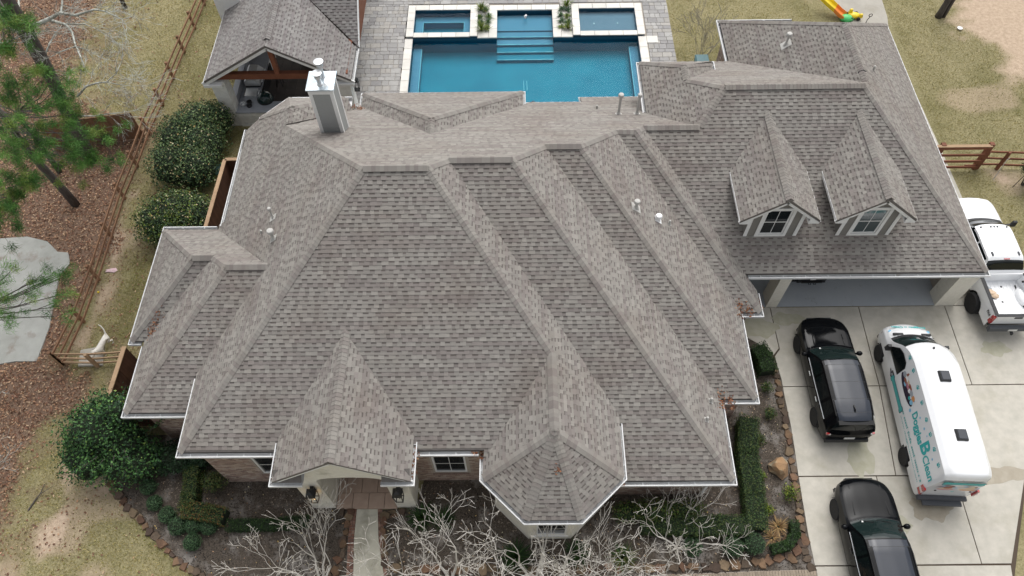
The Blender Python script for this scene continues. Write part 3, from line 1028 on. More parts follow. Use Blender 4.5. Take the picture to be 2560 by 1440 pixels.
# bath wing with the tall wall
WX, WZt = 7.25, .1766 + .79795 * 7.25
wr, wf = np.array([WX, 24.9, WZt]), ip(LG, B2, Xp(WX))
RB = (-.79795, 0, WZt + .79795 * WX)
lgx = ip(LG, Yp(0), Zp(4.6 + DE))[0]
lgB = ip(LG, B, Zp(4.6 + DE))
rbx = ip(RB, Yp(0), Zp(4.5 + DE))[0]
face(LG, lgB, HG, GL, wf, wr, (lgx, 26.55))
face(RB, wr, wf, ip(RB, B2, Zp(4.5 + DE)), (rbx, 26.55))
BH = through(wr, (lgx, 26.55, 4.7), (rbx, 26.55, 4.7))
face(BH, (lgx, 26.55), wr, (rbx, 26.55))
cap((lgx, 26.55, 4.7), wr, LG, BH)
cap((rbx, 26.55, 4.6), wr, RB, BH)
cap(wf, wr, LG, RB)
cap(GL, wf, LG, B2)
# back slope, bay, back wing
Hb = ip(B, Yp(22.0), L_)
Hb = np.array([-9.5, 22.0, 5.55])
br = np.array([-9.45, 23.05, 5.6])
BRp = (-.8, 0, 5.6 - .8 * 9.45)
vb = ip(BRp, B, Zp(3.9))
RWx, RWz = -3.36, 6.48
rwB, rwE = ip(B, Xp(RWx), Zp(RWz)) if False else np.array([RWx, (19.8969 - RWz) / .65225, RWz]), np.array([RWx, 21.43, RWz])
WLp = (.79795, 0, RWz + .79795 * -RWx)
WRp = (-.79795, 0, RWz + .79795 * RWx)
we = 3.42 + DE
wlx, wrx = ip(WLp, Yp(0), Zp(we))[0], ip(WRp, Yp(0), Zp(we))[0]
wlB, wrB = ip(WLp, B, Zp(we)), ip(WRp, B, Zp(we))
face(B, P1, Hb, vb, wlB, rwB, wrB, (.62, 25.7), (3.1, 25.7), (3.1, 26.6), (5.85, 26.6), (5.85, 24.2), lgB, HG, V45, H4, V34, H3, V23, H2, V12, P2)
face(WLp, wlB, rwB, rwE, (wlx, 26.0))
face(WRp, wrB, (wrx, 26.0), rwE, rwB)
WBp = through(rwE, (wlx, 26.0, we), (wrx, 26.0, we))
face(WBp, (wlx, 26.0), rwE, (wrx, 26.0))
cap((wlx, 26.0, we), rwE, WLp, WBp)
cap((wrx, 26.0, we), rwE, WRp, WBp)
cap(rwB, rwE, WLp, WRp)
C1, C2, C3 = np.array([-11.33, 23.95, 4.12]), np.array([-10.26, 25.12, 4.12]), np.array([-7.7, 25.12, 4.12])
CH = through(br, C1, C2)
CB = through(br, C2, C3)
face(CH, C1, br, C2)
face(CB, C2, br, C3)
face(BRp, Hb, br, (C3[0] + .1, 25.1), vb)
cap(C1, br, L_, CH)
cap(C2, br, CH, CB)
cap(C3, br, CB, BRp)
cap(Hb, br, L_, BRp)
cap(P1, Hb, L_, B)
# left slope and the two left gables
W1F = (0, .6238, -3.12)
WBk = through((-10.37, 14.71, 6.05), (-8.9, 14.71, 6.05), (-12, 18.5, 3.2))
W1r, W1L = np.array([-10.37, 14.71, 6.05]), ip(L_, W1F, WBk)
W1S = (.744, 0, 6.05 + .744 * 10.37)
W2F = through((-12, 15.575, 5.4), (-11, 15.575, 5.4), (-12, 13.08, 3.2))
W2S = (.803, 0, 5.4 + .803 * 12.0)
EW = 3.2 + DE
w2r, w2v = ip(W2F, W2S, WBk), ip(W1S, W2F, WBk)
vLB = ip(L_, WBk, Zp(EW))
face(L_, ip(L_, F1, Zp(E1 + DE)), P1, Hb, br, C1, (-12.08, 23.75), ip(L_, Zp(3.45 + DE), Yp(18.62)), ip(L_, Zp(EW), Yp(18.62)), vLB, W1L, ip(L_, W1F, Zp(E1 + DE)))
face(W1F, ip(W1F, W1S, Zp(EW)), ip(W1F, Zp(EW), Xp(-11.5)), ip(L_, W1F, Zp(E1)), W1L, W1r)
face(W1S, ip(W1F, W1S, Zp(EW)), W1r, w2v, ip(W1S, W2F, Zp(EW)))
face(W2F, ip(W2F, W2S, Zp(EW)), ip(W1S, W2F, Zp(EW)), w2v, w2r)
face(W2S, ip(W2F, W2S, Zp(EW)), w2r, ip(W2S, WBk, Zp(EW)))
face(WBk, W1r, W1L, vLB, ip(W2S, WBk, Zp(EW)), w2r, w2v)
cap(W1r, W1L, W1F, WBk, True)
cap(ip(W1F, W1S, Zp(EW)), W1r, W1F, W1S)
cap(ip(W2F, W2S, Zp(EW)), w2r, W2F, W2S)
cap(w2r, w2v, W2F, WBk, True)
cap(w2v, W1r, W1S, WBk)
cap(ip(W2S, WBk, Zp(EW)), w2r, W2S, WBk)
# porch gable
PXc, PZr = -5.77, 6.17
PLp = through((PXc, 0, PZr), (PXc, 9, PZr), (-8.15, 5, 4.2))
PRp = through((PXc, 0, PZr), (PXc, 9, PZr), (-3.39, 5, 4.2))
pb = ip(F1, Xp(PXc), Zp(PZr)) if False else np.array([PXc, (PZr + 1.2873) / .6238, PZr])
PE = 4.2 + DE
face(PLp, ip(PLp, F1, Zp(PE)), (ip(PLp, Yp(0), Zp(PE))[0], 7.42), (PXc, 7.42), pb)
face(PRp, ip(PRp, F1, Zp(PE)), pb, (PXc, 7.42), (ip(PRp, Yp(0), Zp(PE))[0], 7.42))
cap((PXc, 7.42, PZr), pb, PLp, PRp, True)
# dormers
DORM = []
for dx in (10.13, 13.82):
    dz, hw, ez = 6.35, 1.53, 5.1
    pL = through((dx, 0, dz), (dx, 9, dz), (dx - hw, 5, ez))
    pR = through((dx, 0, dz), (dx, 9, dz), (dx + hw, 5, ez))
    rb = np.array([dx, (dz + 7.1799) / .6238, dz])
    DORM.append((dx, pL, pR, rb))

TONE_L = [(.282, .265, .24), (.264, .246, .224), (.274, .257, .233), (.25, .227, .208), (.294, .277, .25), (.238, .214, .198)]
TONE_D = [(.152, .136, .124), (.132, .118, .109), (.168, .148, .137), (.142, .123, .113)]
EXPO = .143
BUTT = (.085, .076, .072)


def basis(poly, plane):
    n = np.array([-plane[0], -plane[1], 1.0])
    n /= np.linalg.norm(n)
    u = np.cross([0, 0, 1.0], n)
    u /= np.linalg.norm(u)
    v = np.cross(n, u)
    return n, u, v


def spans(P, y):
    xs = []
    for i in range(len(P)):
        a, b = P[i], P[(i + 1) % len(P)]
        if (a[1] > y) != (b[1] > y):
            xs.append((a[0] + (b[0] - a[0]) * (y - a[1]) / (b[1] - a[1]), (b[0] - a[0]) / (b[1] - a[1]), min(a[0], b[0]), max(a[0], b[0])))
    xs.sort()
    return list(zip(xs[::2], xs[1::2]))


def courses(poly, plane, rr, out):
    """one record per shingle tab: four corners, lift, tone, kind"""
    n, u, v = basis(poly, plane)
    o = min(poly, key=lambda p: p @ v)
    P = [((p - o) @ u, (p - o) @ v) for p in poly]
    top = max(p[1] for p in P)
    k = 0
    while k * EXPO < top:
        vb, vt = k * EXPO, min((k + 1) * EXPO, top)
        vm = (vb + vt) / 2
        for (x0, s0, l0, m0), (x1, s1, l1, m1) in spans(P, vm):
            e0 = lambda w_: min(max(x0 + s0 * w_, l0), m0)
            e1 = lambda w_: min(max(x1 + s1 * w_, l1), m1)
            x = x0 - rr.uniform(0, .3)
            tooth = rr.random() < .5
            base = rr.choice(TONE_L)
            while x < x1:
                if rr.random() < .22:
                    base = rr.choice(TONE_L)
                wd = rr.uniform(.12, .24) if tooth else rr.uniform(.11, .21)
                a, b = max(x, x0), min(x + wd, x1)
                if b - a > .012:
                    ca = (e0(vb - vm), e0(vt - vm)) if a == x0 else (a, a)
                    cb = (e1(vb - vm), e1(vt - vm)) if b == x1 else (b, b)
                    j = rr.uniform(.9, 1.1)
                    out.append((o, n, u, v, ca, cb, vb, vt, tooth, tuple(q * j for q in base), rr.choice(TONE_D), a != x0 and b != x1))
                x += wd
                tooth = not tooth or rr.random() < .1
        k += 1


def tab(m, rec):
    o, n, u, v, ca, cb, vb, vt, tooth, c, dk, _ = rec
    h = .02 if tooth else .011
    pt = lambda x, y, z: o + u * x + v * y + n * z
    if tooth:
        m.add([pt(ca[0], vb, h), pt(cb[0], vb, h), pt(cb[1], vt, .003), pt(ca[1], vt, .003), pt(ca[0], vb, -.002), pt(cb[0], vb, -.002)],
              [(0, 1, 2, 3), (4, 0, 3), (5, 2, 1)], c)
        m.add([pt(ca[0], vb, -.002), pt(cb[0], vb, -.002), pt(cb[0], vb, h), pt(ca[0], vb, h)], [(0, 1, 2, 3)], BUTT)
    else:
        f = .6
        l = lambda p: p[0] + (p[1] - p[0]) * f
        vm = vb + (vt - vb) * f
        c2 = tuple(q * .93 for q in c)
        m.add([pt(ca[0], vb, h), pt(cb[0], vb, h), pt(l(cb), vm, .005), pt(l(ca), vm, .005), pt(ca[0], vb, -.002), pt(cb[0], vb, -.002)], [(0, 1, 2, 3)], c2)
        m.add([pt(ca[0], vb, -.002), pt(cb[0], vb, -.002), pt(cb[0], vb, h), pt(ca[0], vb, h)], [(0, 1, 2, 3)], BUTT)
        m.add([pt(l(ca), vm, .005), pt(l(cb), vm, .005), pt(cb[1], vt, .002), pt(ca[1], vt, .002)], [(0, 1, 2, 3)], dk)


def roof_block(name, parent, faces, caps, seed, singles, cap_singles, tint=1.0, thick=.12):
    """the deck of a roof with its courses of shingles and its ridge caps"""
    rr = random.Random(seed)
    m = M()
    recs = []
    for plane, poly in faces:
        nn = len(poly)
        vs = [p - np.array([0, 0, .004]) for p in poly] + [p - np.array([0, 0, thick]) for p in poly]
        ar = sum(poly[i][0] * poly[(i + 1) % nn][1] - poly[(i + 1) % nn][0] * poly[i][1] for i in range(nn))
        fs = [tuple(range(nn)), tuple(range(nn, 2 * nn))[::-1]] + [(i, nn + i, nn + (i + 1) % nn, (i + 1) % nn) for i in range(nn)]
        if ar < 0:
            fs = [f[::-1] for f in fs]
        m.add(vs, fs)
        courses(poly, plane, rr, recs)
    roof = m.build(name, 'roof_deck', parent)
    sc = np.zeros(len(recs))
    for i, r in enumerate(recs):
        if r[8] and r[11]:
            c = r[0] + r[2] * (r[4][0] + r[5][0]) / 2 + r[3] * (r[6] + r[7]) / 2
            q = CAMP - c
            sc[i] = (r[5][0] - r[4][0]) * (r[7] - r[6]) * max(0, q @ r[1]) / np.linalg.norm(q) ** 3
    pick = set(np.argsort(-sc)[:singles].tolist()) if singles else set()
    rest = M()
    for i, r in enumerate(recs):
        if tint != 1.0:
            r = r[:9] + (tuple(q * t for q, t in zip(r[9], tint)), tuple(q * t for q, t in zip(r[10], tint)), r[11])
        if i in pick:
            t = M()
            tab(t, r)
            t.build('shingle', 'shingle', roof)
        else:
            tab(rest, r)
    rest.build('shingle_courses', 'shingle', roof, kind='stuff')
    pieces = []
    for a, b, p, q, vent in caps:
        d = b - a
        Ln = np.linalg.norm(d)
        d = d / Ln
        ws = []
        for pl in (p, q):
            n = np.array([-pl[0], -pl[1], 1.0])
            n /= np.linalg.norm(n)
            x = np.cross(n, d)
            if x[2] > 0:
                x = -x
            ws.append((x, n))
        hh = .05 if vent else .012
        k = 0
        if vent and Ln > 1.0:
            vents = M()
            for x, n in ws:
                vents.add([a + d * .2 + x * .15 + n * .01, b - d * .2 + x * .15 + n * .01, b - d * .2 + x * .15 + n * .05, a + d * .2 + x * .15 + n * .05], [(0, 1, 2, 3)])
            vents.build('ridge_vent', 'plastic_black', roof)
        while k * .143 < Ln:
            s0, s1 = k * .143, min(k * .143 + .2, Ln + .03)
            h0, h1 = hh + .022, hh + .006
            tn = rr.choice(TONE_L)
            j = rr.uniform(.95, 1.04)
            col = tuple(v * j * 1.0 for v in tn)
            up = np.array([0, 0, 1.0])
            vs = []
            for s_, h_ in ((s0, h0), (s1, h1)):
                c = a + d * s_
                vs += [c + ws[0][0] * .15 + ws[0][1] * h_, c + up * (h_ * 1.25), c + ws[1][0] * .15 + ws[1][1] * h_]
            for x, n in ws[:1]:
                c = a + d * s0
            vs += [vs[0] - ws[0][1] * .03, vs[1] - up * .035, vs[2] - ws[1][1] * .03]
            cam_d = CAMP - (a + d * s0)
            pieces.append((.04 / (cam_d @ cam_d), vs, col))
            k += 1
    pieces.sort(key=lambda t: -t[0])
    rest = M()
    FCS = [(0, 3, 4, 1), (1, 4, 5, 2), (6, 0, 1, 7), (7, 1, 2, 8)]
    for i, (_, vs, col) in enumerate(pieces):
        e1, e2 = vs[3] - vs[0], vs[4] - vs[0]
        fl = np.cross(e1, e2)[2] < 0
        fs = [f[::-1] for f in FCS] if fl else FCS
        if tint != 1.0:
            col = tuple(q * t for q, t in zip(col, tint))
        if i < cap_singles:
            M().add(vs, fs, col).build('ridge_cap', 'shingle', roof)
        else:
            rest.add(vs, fs, col)
    if rest.v:
        rest.build('ridge_caps', 'shingle', roof, kind='stuff')
    return roof


ROOF = roof_block('roof', house, FACES, CAPS, 21, 300, 300)
# ---- gutters
GW, GH = .13, .11


def gutter(parent, pts, closed=False, name='gutter'):
    """a white U channel along the outer line pts (x, y, z); the house lies on the left of the direction"""
    pts = [np.array(p, float) for p in pts]
    n = len(pts)
    ins = []
    for i in range(n):
        d0 = pts[i] - pts[i - 1] if i else pts[1] - pts[0]
        d1 = pts[i + 1] - pts[i] if i < n - 1 else d0
        l0 = np.array([-d0[1], d0[0], 0]) / (np.hypot(d0[0], d0[1]) or 1)
        l1 = np.array([-d1[1], d1[0], 0]) / (np.hypot(d1[0], d1[1]) or 1)
        b = l0 + l1
        b = b / (b @ b) * 2 if b @ b > .05 else l0
        ins.append(b)
    prof = [(.0, -GH, 0), (.0, .0, 0), (.035, .0, 0), (.035, -.012, 1), (.02, -GH + .01, 1), (GW, -GH + .01, 1), (GW, .02, 1)]
    m = M()
    vs = [pts[i] + ins[i] * s + np.array([0, 0, z]) for i in range(n) for s, z, _ in prof]
    k = len(prof)
    for i in range(n - 1):
        for j in range(k - 1):
            m.add([vs[i * k + j], vs[(i + 1) * k + j], vs[(i + 1) * k + j + 1], vs[i * k + j + 1]], [(0, 1, 2, 3)], None, 1 if prof[j + 1][2] and prof[j][2] else 0)
        # soffit back to the wall
        a, b = pts[i], pts[i + 1]
        z = np.array([0, 0, -GH])
        m.add([a + z, a + ins[i] * .5 + z, b + ins[i + 1] * .5 + z, b + z], [(0, 1, 2, 3)], None, 0)
        d = (b - a)
        Ln = np.linalg.norm(d)
        d = d / Ln
        t = .5
        while t < Ln - .2:
            c = a + d * t
            iv = np.array([-d[1], d[0], 0])
            m.bar(c + iv * .005 + np.array([0, 0, -.006]), c + iv * GW + np.array([0, 0, -.006]), .02, .008)
            t += .9
    for i, sg in ((0, 1), (n - 1, -1)):
        a = pts[i]
        m.add([a + np.array([0, 0, -GH]), a, a + ins[i] * GW, a + ins[i] * GW + np.array([0, 0, -GH])], [(0, 1, 2, 3)], None, 0)
    return m.build(name, ['gutter_white', 'gutter_inside'], parent)


A_ = ip(L_, F1, Zp(E1))
g3 = lambda x, y, z: (float(x), float(y), float(z))
c2_, c3_, c4_, c5_ = ip(R2, F2, Zp(E2)), ip(R3, F3, Zp(E3)), ip(R4, F4, Zp(E4)), ip(RG, F5, Zp(E5))
y1 = float(A_[1])
gutter(house, [g3(A_[0], 11.3, E1), g3(A_[0], y1, E1), g3(-8.0, y1, E1)])
gutter(house, [g3(-3.5, y1, E1), g3(-1.34, y1, E1)])
gutter(house, [g3(-1.31, 8.45, ET)] + [g3(x, y, ET) for x, y in tc0] + [g3(3.59, 9.56, ET)])
gutter(house, [g3(2.9, c2_[1], E2), g3(c2_[0], c2_[1], E2), g3(c2_[0], ip(R2, F3, Zp(E2))[1] + .1, E2)])
gutter(house, [g3(c2_[0] - .02, c3_[1], E3), g3(c3_[0], c3_[1], E3), g3(c3_[0], ip(R3, F4, Zp(E3))[1] + .1, E3)])
gutter(house, [g3(c3_[0] - .02, c4_[1], E4), g3(c4_[0], c4_[1], E4), g3(c4_[0], ip(R4, F5, Zp(E4))[1] + .1, E4)])
gutter(house, [g3(9.3, c5_[1], E5), g3(c5_[0], c5_[1], E5), g3(c5_[0], RY1, E5), g3(17.6, RY1, E5)])
gutter(house, [g3(14.0, RY1, 3.2), g3(10.2, RY1, 3.2), g3(10.2, 24.5, 3.2)])
gutter(house, [g3(rbx + .13, 25.0, 4.6), g3(rbx + .13, 26.67, 4.6), g3(lgx - .13, 26.67, 4.6), g3(lgx - .13, lgB[1] - .1, 4.6)])
gutter(house, [g3(5.95, 26.72, 2.46), g3(3.04, 26.72, 2.46), g3(3.04, 25.83, 3.02), g3(.5, 25.83, 3.02)])
gutter(house, [g3(wrx + .13, wrB[1], 3.42), g3(wrx + .13, 26.13, 3.42), g3(wlx - .13, 26.13, 3.42), g3(wlx - .13, wlB[1], 3.42)])
gutter(house, [g3(-7.4, 25.25, 4.05), g3(-10.3, 25.25, 4.05), g3(-11.42, 24.0, 4.05), g3(-11.42, 23.8, 4.05)])
gutter(house, [g3(-12.25, 23.85, 3.45), g3(-12.25, 18.45, 3.45)])
gutter(house, [g3(-12.5, 18.62, 3.2), g3(-14.74, 18.62, 3.2), g3(-14.74, 13.08, 3.2), g3(-14.25, 13.08, 3.2)])
gutter(house, [g3(-14.2, 13.0, 3.2), g3(-14.2, 10.14, 3.2), g3(-11.75, 10.14, 3.2)])
gutter(house, [g3(-8.15, 9.0, 4.2), g3(-8.15, 7.3, 4.2), g3(-7.05, 7.3, 4.2)])
gutter(house, [g3(-4.5, 7.3, 4.2), g3(-3.39, 7.3, 4.2), g3(-3.39, 9.0, 4.2)])
# ---------------------------------------------------------------- walls
BT = [lin(*c, .92) for c in ((184, 164, 148), (172, 148, 134), (198, 182, 166), (160, 136, 124), (190, 170, 150), (154, 132, 120))]


def brick_wall(p0, p1, z1, z0=0.0, holes=(), name='wall', single=False):
    """a brick wall from p0 to p1 (outside on the right of the direction); holes: (s0, s1, za, zb) along the wall"""
    p0, p1 = np.array(p0, float), np.array(p1, float)
    d = p1 - p0
    Ln = np.hypot(*d)
    d /= Ln
    n = np.array([d[1], -d[0]])
    P = lambda s, z, o: (p0[0] + d[0] * s + n[0] * o, p0[1] + d[1] * s + n[1] * o, z)
    m = M()
    xs = sorted({0, Ln} | {s for h in holes for s in h[:2]})
    for a, b in zip(xs, xs[1:]):
        zz = [z0]
        for h in holes:
            if h[0] <= (a + b) / 2 <= h[1]:
                zz += [h[2], h[3]]
        zz.append(z1)
        for i in range(0, len(zz), 2):
            if zz[i + 1] - zz[i] > .01:
                m.add([P(a, zz[i], 0), P(b, zz[i], 0), P(b, zz[i + 1], 0), P(a, zz[i + 1], 0), P(a, zz[i], -.2), P(b, zz[i], -.2), P(b, zz[i + 1], -.2), P(a, zz[i + 1], -.2)],
                      [(0, 1, 2, 3), (5, 4, 7, 6), (3, 2, 6, 7), (1, 0, 4, 5), (1, 5, 6, 2), (4, 0, 3, 7)])
    wall = m.build(name, 'mortar', house)
    b = M()
    z, r_ = z0 + .02, 0
    while z < z1 - .07:
        s = -.1 * (r_ % 2)
        while s < Ln:
            a, e = max(s, 0.0), min(s + .2, Ln)
            if e - a > .05 and not any(h[0] - .02 < e and a < h[1] + .02 and h[2] - .02 < z + .065 and z < h[3] + .02 for h in holes):
                c = shade(rnd.choice(BT), .82, 1.12)
                b.add([P(a, z, .0), P(e, z, .0), P(e, z + .065, .0), P(a, z + .065, .0), P(a + .003, z + .003, .012), P(e - .003, z + .003, .012), P(e - .003, z + .062, .012), P(a + .003, z + .062, .012)],
                      [(4, 5, 6, 7), (0, 1, 5, 4), (1, 2, 6, 5), (2, 3, 7, 6), (3, 0, 4, 7)], c)
            s += .211
        z += .076
        r_ += 1
    for h in holes:                                  # soldier courses under and over the opening
        s = h[0] - .1
        while s < h[1] + .06:
            for za, zb in ((h[2] - .2, h[2] - .02), (h[3] + .02, min(h[3] + .2, z1 - .02))):
                if zb - za > .05:
                    c = shade(BT[3], .8, 1.0)
                    b.add([P(s, za, .011), P(s + .065, za, .011), P(s + .065, zb, .011), P(s, zb, .011), P(s, za, .022), P(s + .065, za, .022), P(s + .065, zb, .022), P(s, zb, .022)], [(4, 5, 6, 7), (0, 1, 5, 4), (1, 2, 6, 5), (2, 3, 7, 6), (3, 0, 4, 7)], c)
            s += .076
    b.build('bricks', 'brick', wall, kind='stuff')
    for h in holes:
        window(P, h, wall=house)
    return wall


def window(P, h, wall, cols=2, rows=2, name='window', fw=.07, glass='glass_dark', o=-.02):
    s0, s1, za, zb = h
    f = M()
    for a, b, c, d in ((s0, s0 + fw, za, zb), (s1 - fw, s1, za, zb), (s0 + fw, s1 - fw, za, za + fw), (s0 + fw, s1 - fw, zb - fw, zb)):
        q = [P(a, c, o), P(b, c, o), P(b, d, o), P(a, d, o), P(a, c, o - .08), P(b, c, o - .08), P(b, d, o - .08), P(a, d, o - .08)]
        f.add(q, [(0, 1, 2, 3), (5, 4, 7, 6), (3, 2, 6, 7), (1, 0, 4, 5), (1, 5, 6, 2), (4, 0, 3, 7)])
    fr = f.build(name, 'white_paint', wall)
    g_ = M()
    for i in range(1, cols):
        c = s0 + (s1 - s0) * i / cols
        g_.add([P(c - .012, za + fw, o - .03), P(c + .012, za + fw, o - .03), P(c + .012, zb - fw, o - .03), P(c - .012, zb - fw, o - .03)], [(0, 1, 2, 3)])
    for i in range(1, rows):
        c = za + (zb - za) * i / rows
        g_.add([P(s0 + fw, c - .025, o - .025), P(s1 - fw, c - .025, o - .025), P(s1 - fw, c + .025, o - .025), P(s0 + fw, c + .025, o - .025)], [(0, 1, 2, 3)])
    g_.build('glazing_bar', 'white_paint', fr)
    for i in range(rows):
        c0, c1 = za + fw + (zb - za - 2 * fw) * i / rows, za + fw + (zb - za - 2 * fw) * (i + 1) / rows
        M().add([P(s0 + fw, c0, o - .045), P(s1 - fw, c0, o - .045), P(s1 - fw, c1, o - .045), P(s0 + fw, c1, o - .045)], [(0, 1, 2, 3)]).build('pane', glass, fr)
    return fr


def plain_wall(pts, z1, mat='stucco', z0=0.0, name='wall', t=.2):
    m = M()
    for a, b in zip(pts, pts[1:]):
        d = np.array([b[0] - a[0], b[1] - a[1]], float)
        d /= np.hypot(*d)
        n = np.array([-d[1], d[0]]) * t
        m.prism([a, b, (b[0] + n[0], b[1] + n[1]), (a[0] + n[0], a[1] + n[1])], z0, z1)
    return m.build(name, mat, house)


brick_wall((-11.1, 8.8), (-7.5, 8.8), 3.83, holes=[(1.6, 3.1, .95, 2.7)])
brick_wall((-4.0, 8.8), (-.8, 8.8), 3.83, holes=[(.9, 2.1, .92, 2.68)])
brick_wall((3.1, 8.2), (7.1, 8.2), 2.42, holes=[(1.4, 2.3, .9, 2.1)])
brick_wall((7.1, 8.2), (7.1, 11.2), 2.42)
brick_wall((7.1, 11.2), (8.42, 11.2), 2.44)
brick_wall((8.42, 11.2), (8.42, 14.9), 2.44)
brick_wall((8.42, 14.9), (9.3, 14.9), 2.35)
brick_wall((9.3, 14.9), (9.3, 16.3), 2.35)
brick_wall((-13.75, 10.58), (-11.1, 10.58), 3.1)
brick_wall((-13.75, 13.5), (-13.75, 10.58), 3.1)
brick_wall((10.65, 30.9), (10.65, 26.3), 3.1)
plain_wall([(-14.28, 18.15), (-14.28, 13.5), (-13.75, 13.5)], 3.1, 'mortar')
plain_wall([(-11.1, 10.58), (-11.1, 8.8)], 3.83, 'mortar')
plain_wall([(-11.8, 23.4), (-11.8, 18.15), (-14.28, 18.15)], 3.1, 'mortar')
plain_wall([(-7.6, 24.75), (-10.1, 24.75), (-10.95, 23.8), (-11.8, 23.4)], 3.3, 'mortar')
plain_wall([(.1, 24.6), (.1, 25.65), (-6.75, 25.65), (-6.75, 24.3)], 3.3, 'mortar')
plain_wall([(5.95, 25.4), (.1, 25.4)], 2.9, 'mortar')
plain_wall([(8.6, 26.2), (6.0, 26.2), (6.0, 23.5)], 4.45, 'mortar')
plain_wall([(10.65, 26.3), (8.6, 26.2)], 3.0, 'mortar')
plain_wall([(18.5, 30.85), (10.65, 30.9)], 2.7, 'mortar')
plain_wall([(18.5, 16.9), (18.5, 30.85)], 2.7, 'mortar')
# turret walls, cream stone, with a window in the front face
dvw = [(1.14 + (x - 1.14) * .82, 8.55 + (y - 8.55) * .82) for x, y in tc0]
dvw = [(dvw[0][0], 8.8)] + dvw + [(dvw[3][0], 9.0)]
plain_wall(dvw[:3], 3.62)
plain_wall(dvw[3:], 3.62)
fa, fb = dvw[2], dvw[3]
tm = M()
wx0, wx1 = 1.14 - .55, 1.14 + .55
for a, b, c, d in ((fa[0], wx0, 0, 3.62), (wx1, fb[0], 0, 3.62), (wx0, wx1, 0, .55), (wx0, wx1, 1.95, 3.62)):
    tm.box((a, fa[1], c), (b, fa[1] + .2, d))
tm.build('wall', 'stucco', house)
window(lambda s, z, o: (s, fa[1] - o, z), (wx0, wx1, .55, 1.95), house)
M().box((wx0 - .08, fa[1] - .04, .46), (wx1 + .08, fa[1] + .1, .548)).build('window_sill', 'white_paint', house)
# porch: arch wall, columns, floor
pm_ = M()
y0, y1_ = 7.76, 8.2
x0, x1 = -7.7, -3.83
ia, ib, zs, zt = -6.86, -4.56, 3.3, 3.66
prof = lambda x: min(PLp[0] * x + PLp[2], PRp[0] * x + PRp[2]) - .14
N = 22
xs = [x0] + list(np.linspace(ia, ib, N)) + [x1]
xs = sorted(set(xs) | {PXc})
under = lambda x: 0.0 if (x <= ia or x >= ib) else zs + (zt - zs) * math.sqrt(max(0, 1 - ((x - (ia + ib) / 2) / ((ib - ia) / 2)) ** 2))
for a, b in zip(xs, xs[1:]):
    inside = a >= ia - 1e-6 and b <= ib + 1e-6
    za, zb = (max(under(a), zs), max(under(b), zs)) if inside else (0, 0)
    ta, tb = prof(a), prof(b)
    vs = [(a, y0, za), (b, y0, zb), (b, y0, tb), (a, y0, ta), (a, y1_, za), (b, y1_, zb), (b, y1_, tb), (a, y1_, ta)]
    pm_.add(vs, [(0, 1, 2, 3), (5, 4, 7, 6), (3, 2, 6, 7), (1, 0, 4, 5)])
for xx in (ia, ib):
    pm_.add([(xx, y0, 0), (xx, y1_, 0), (xx, y1_, zs), (xx, y0, zs)], [(0, 1, 2, 3) if xx == ib else (3, 2, 1, 0)])
for xx, s in ((x0, 0), (x1, 1)):
    pm_.add([(xx, y0, 0), (xx, 9.0, 0), (xx, 9.0, prof(xx)), (xx, y0, prof(xx))], [(0, 1, 2, 3) if s else (3, 2, 1, 0)])
pm_.build('porch_arch', 'stucco', house)
plain_wall([(ib, 8.2), (ib, 9.6)], 3.6, t=-.1)
plain_wall([(ia, 9.6), (ia, 8.2)], 3.6, t=-.1)
# rake trim and little eave returns of the porch gable
rk = M()
for pl, xe in ((PLp, -8.05), (PRp, -3.49)):
    rk.bar((xe, 7.46, pl[0] * xe + pl[2] - .15), (PXc, 7.46, PZr - .15), .04, .15)
rk.build('rake_trim', 'white_paint', house)
for xa, xb in ((-8.0, -7.07), (-4.47, -3.54)):
    M().add([(xa, 7.42, 4.22), (xb, 7.42, 4.22), (xb, 7.77, 4.5), (xa, 7.77, 4.5)], [(0, 1, 2, 3)]).build('eave_return', 'roof_deck', house)
fl = sheet('porch_floor', [(-6.86, 7.7), (-4.56, 7.7), (-4.56, 12), (-6.86, 12)], .04, 'mortar', kind=None, parent=house)
yy = 7.7
r_ = 0
while yy < 11.8:
    xx = -6.86 - (.3 if r_ % 2 else 0)
    while xx < -4.58:
        a, b = max(xx, -6.85), min(xx + .6, -4.57)
        if b - a > .05:
            M().prism([(a + .006, yy + .006), (b - .006, yy + .006), (b - .006, yy + .594), (a + .006, yy + .594)], .04, .1, inset=.004).build('tile', 'porch_floor', fl)
        xx += .6
    yy += .6
    r_ += 1
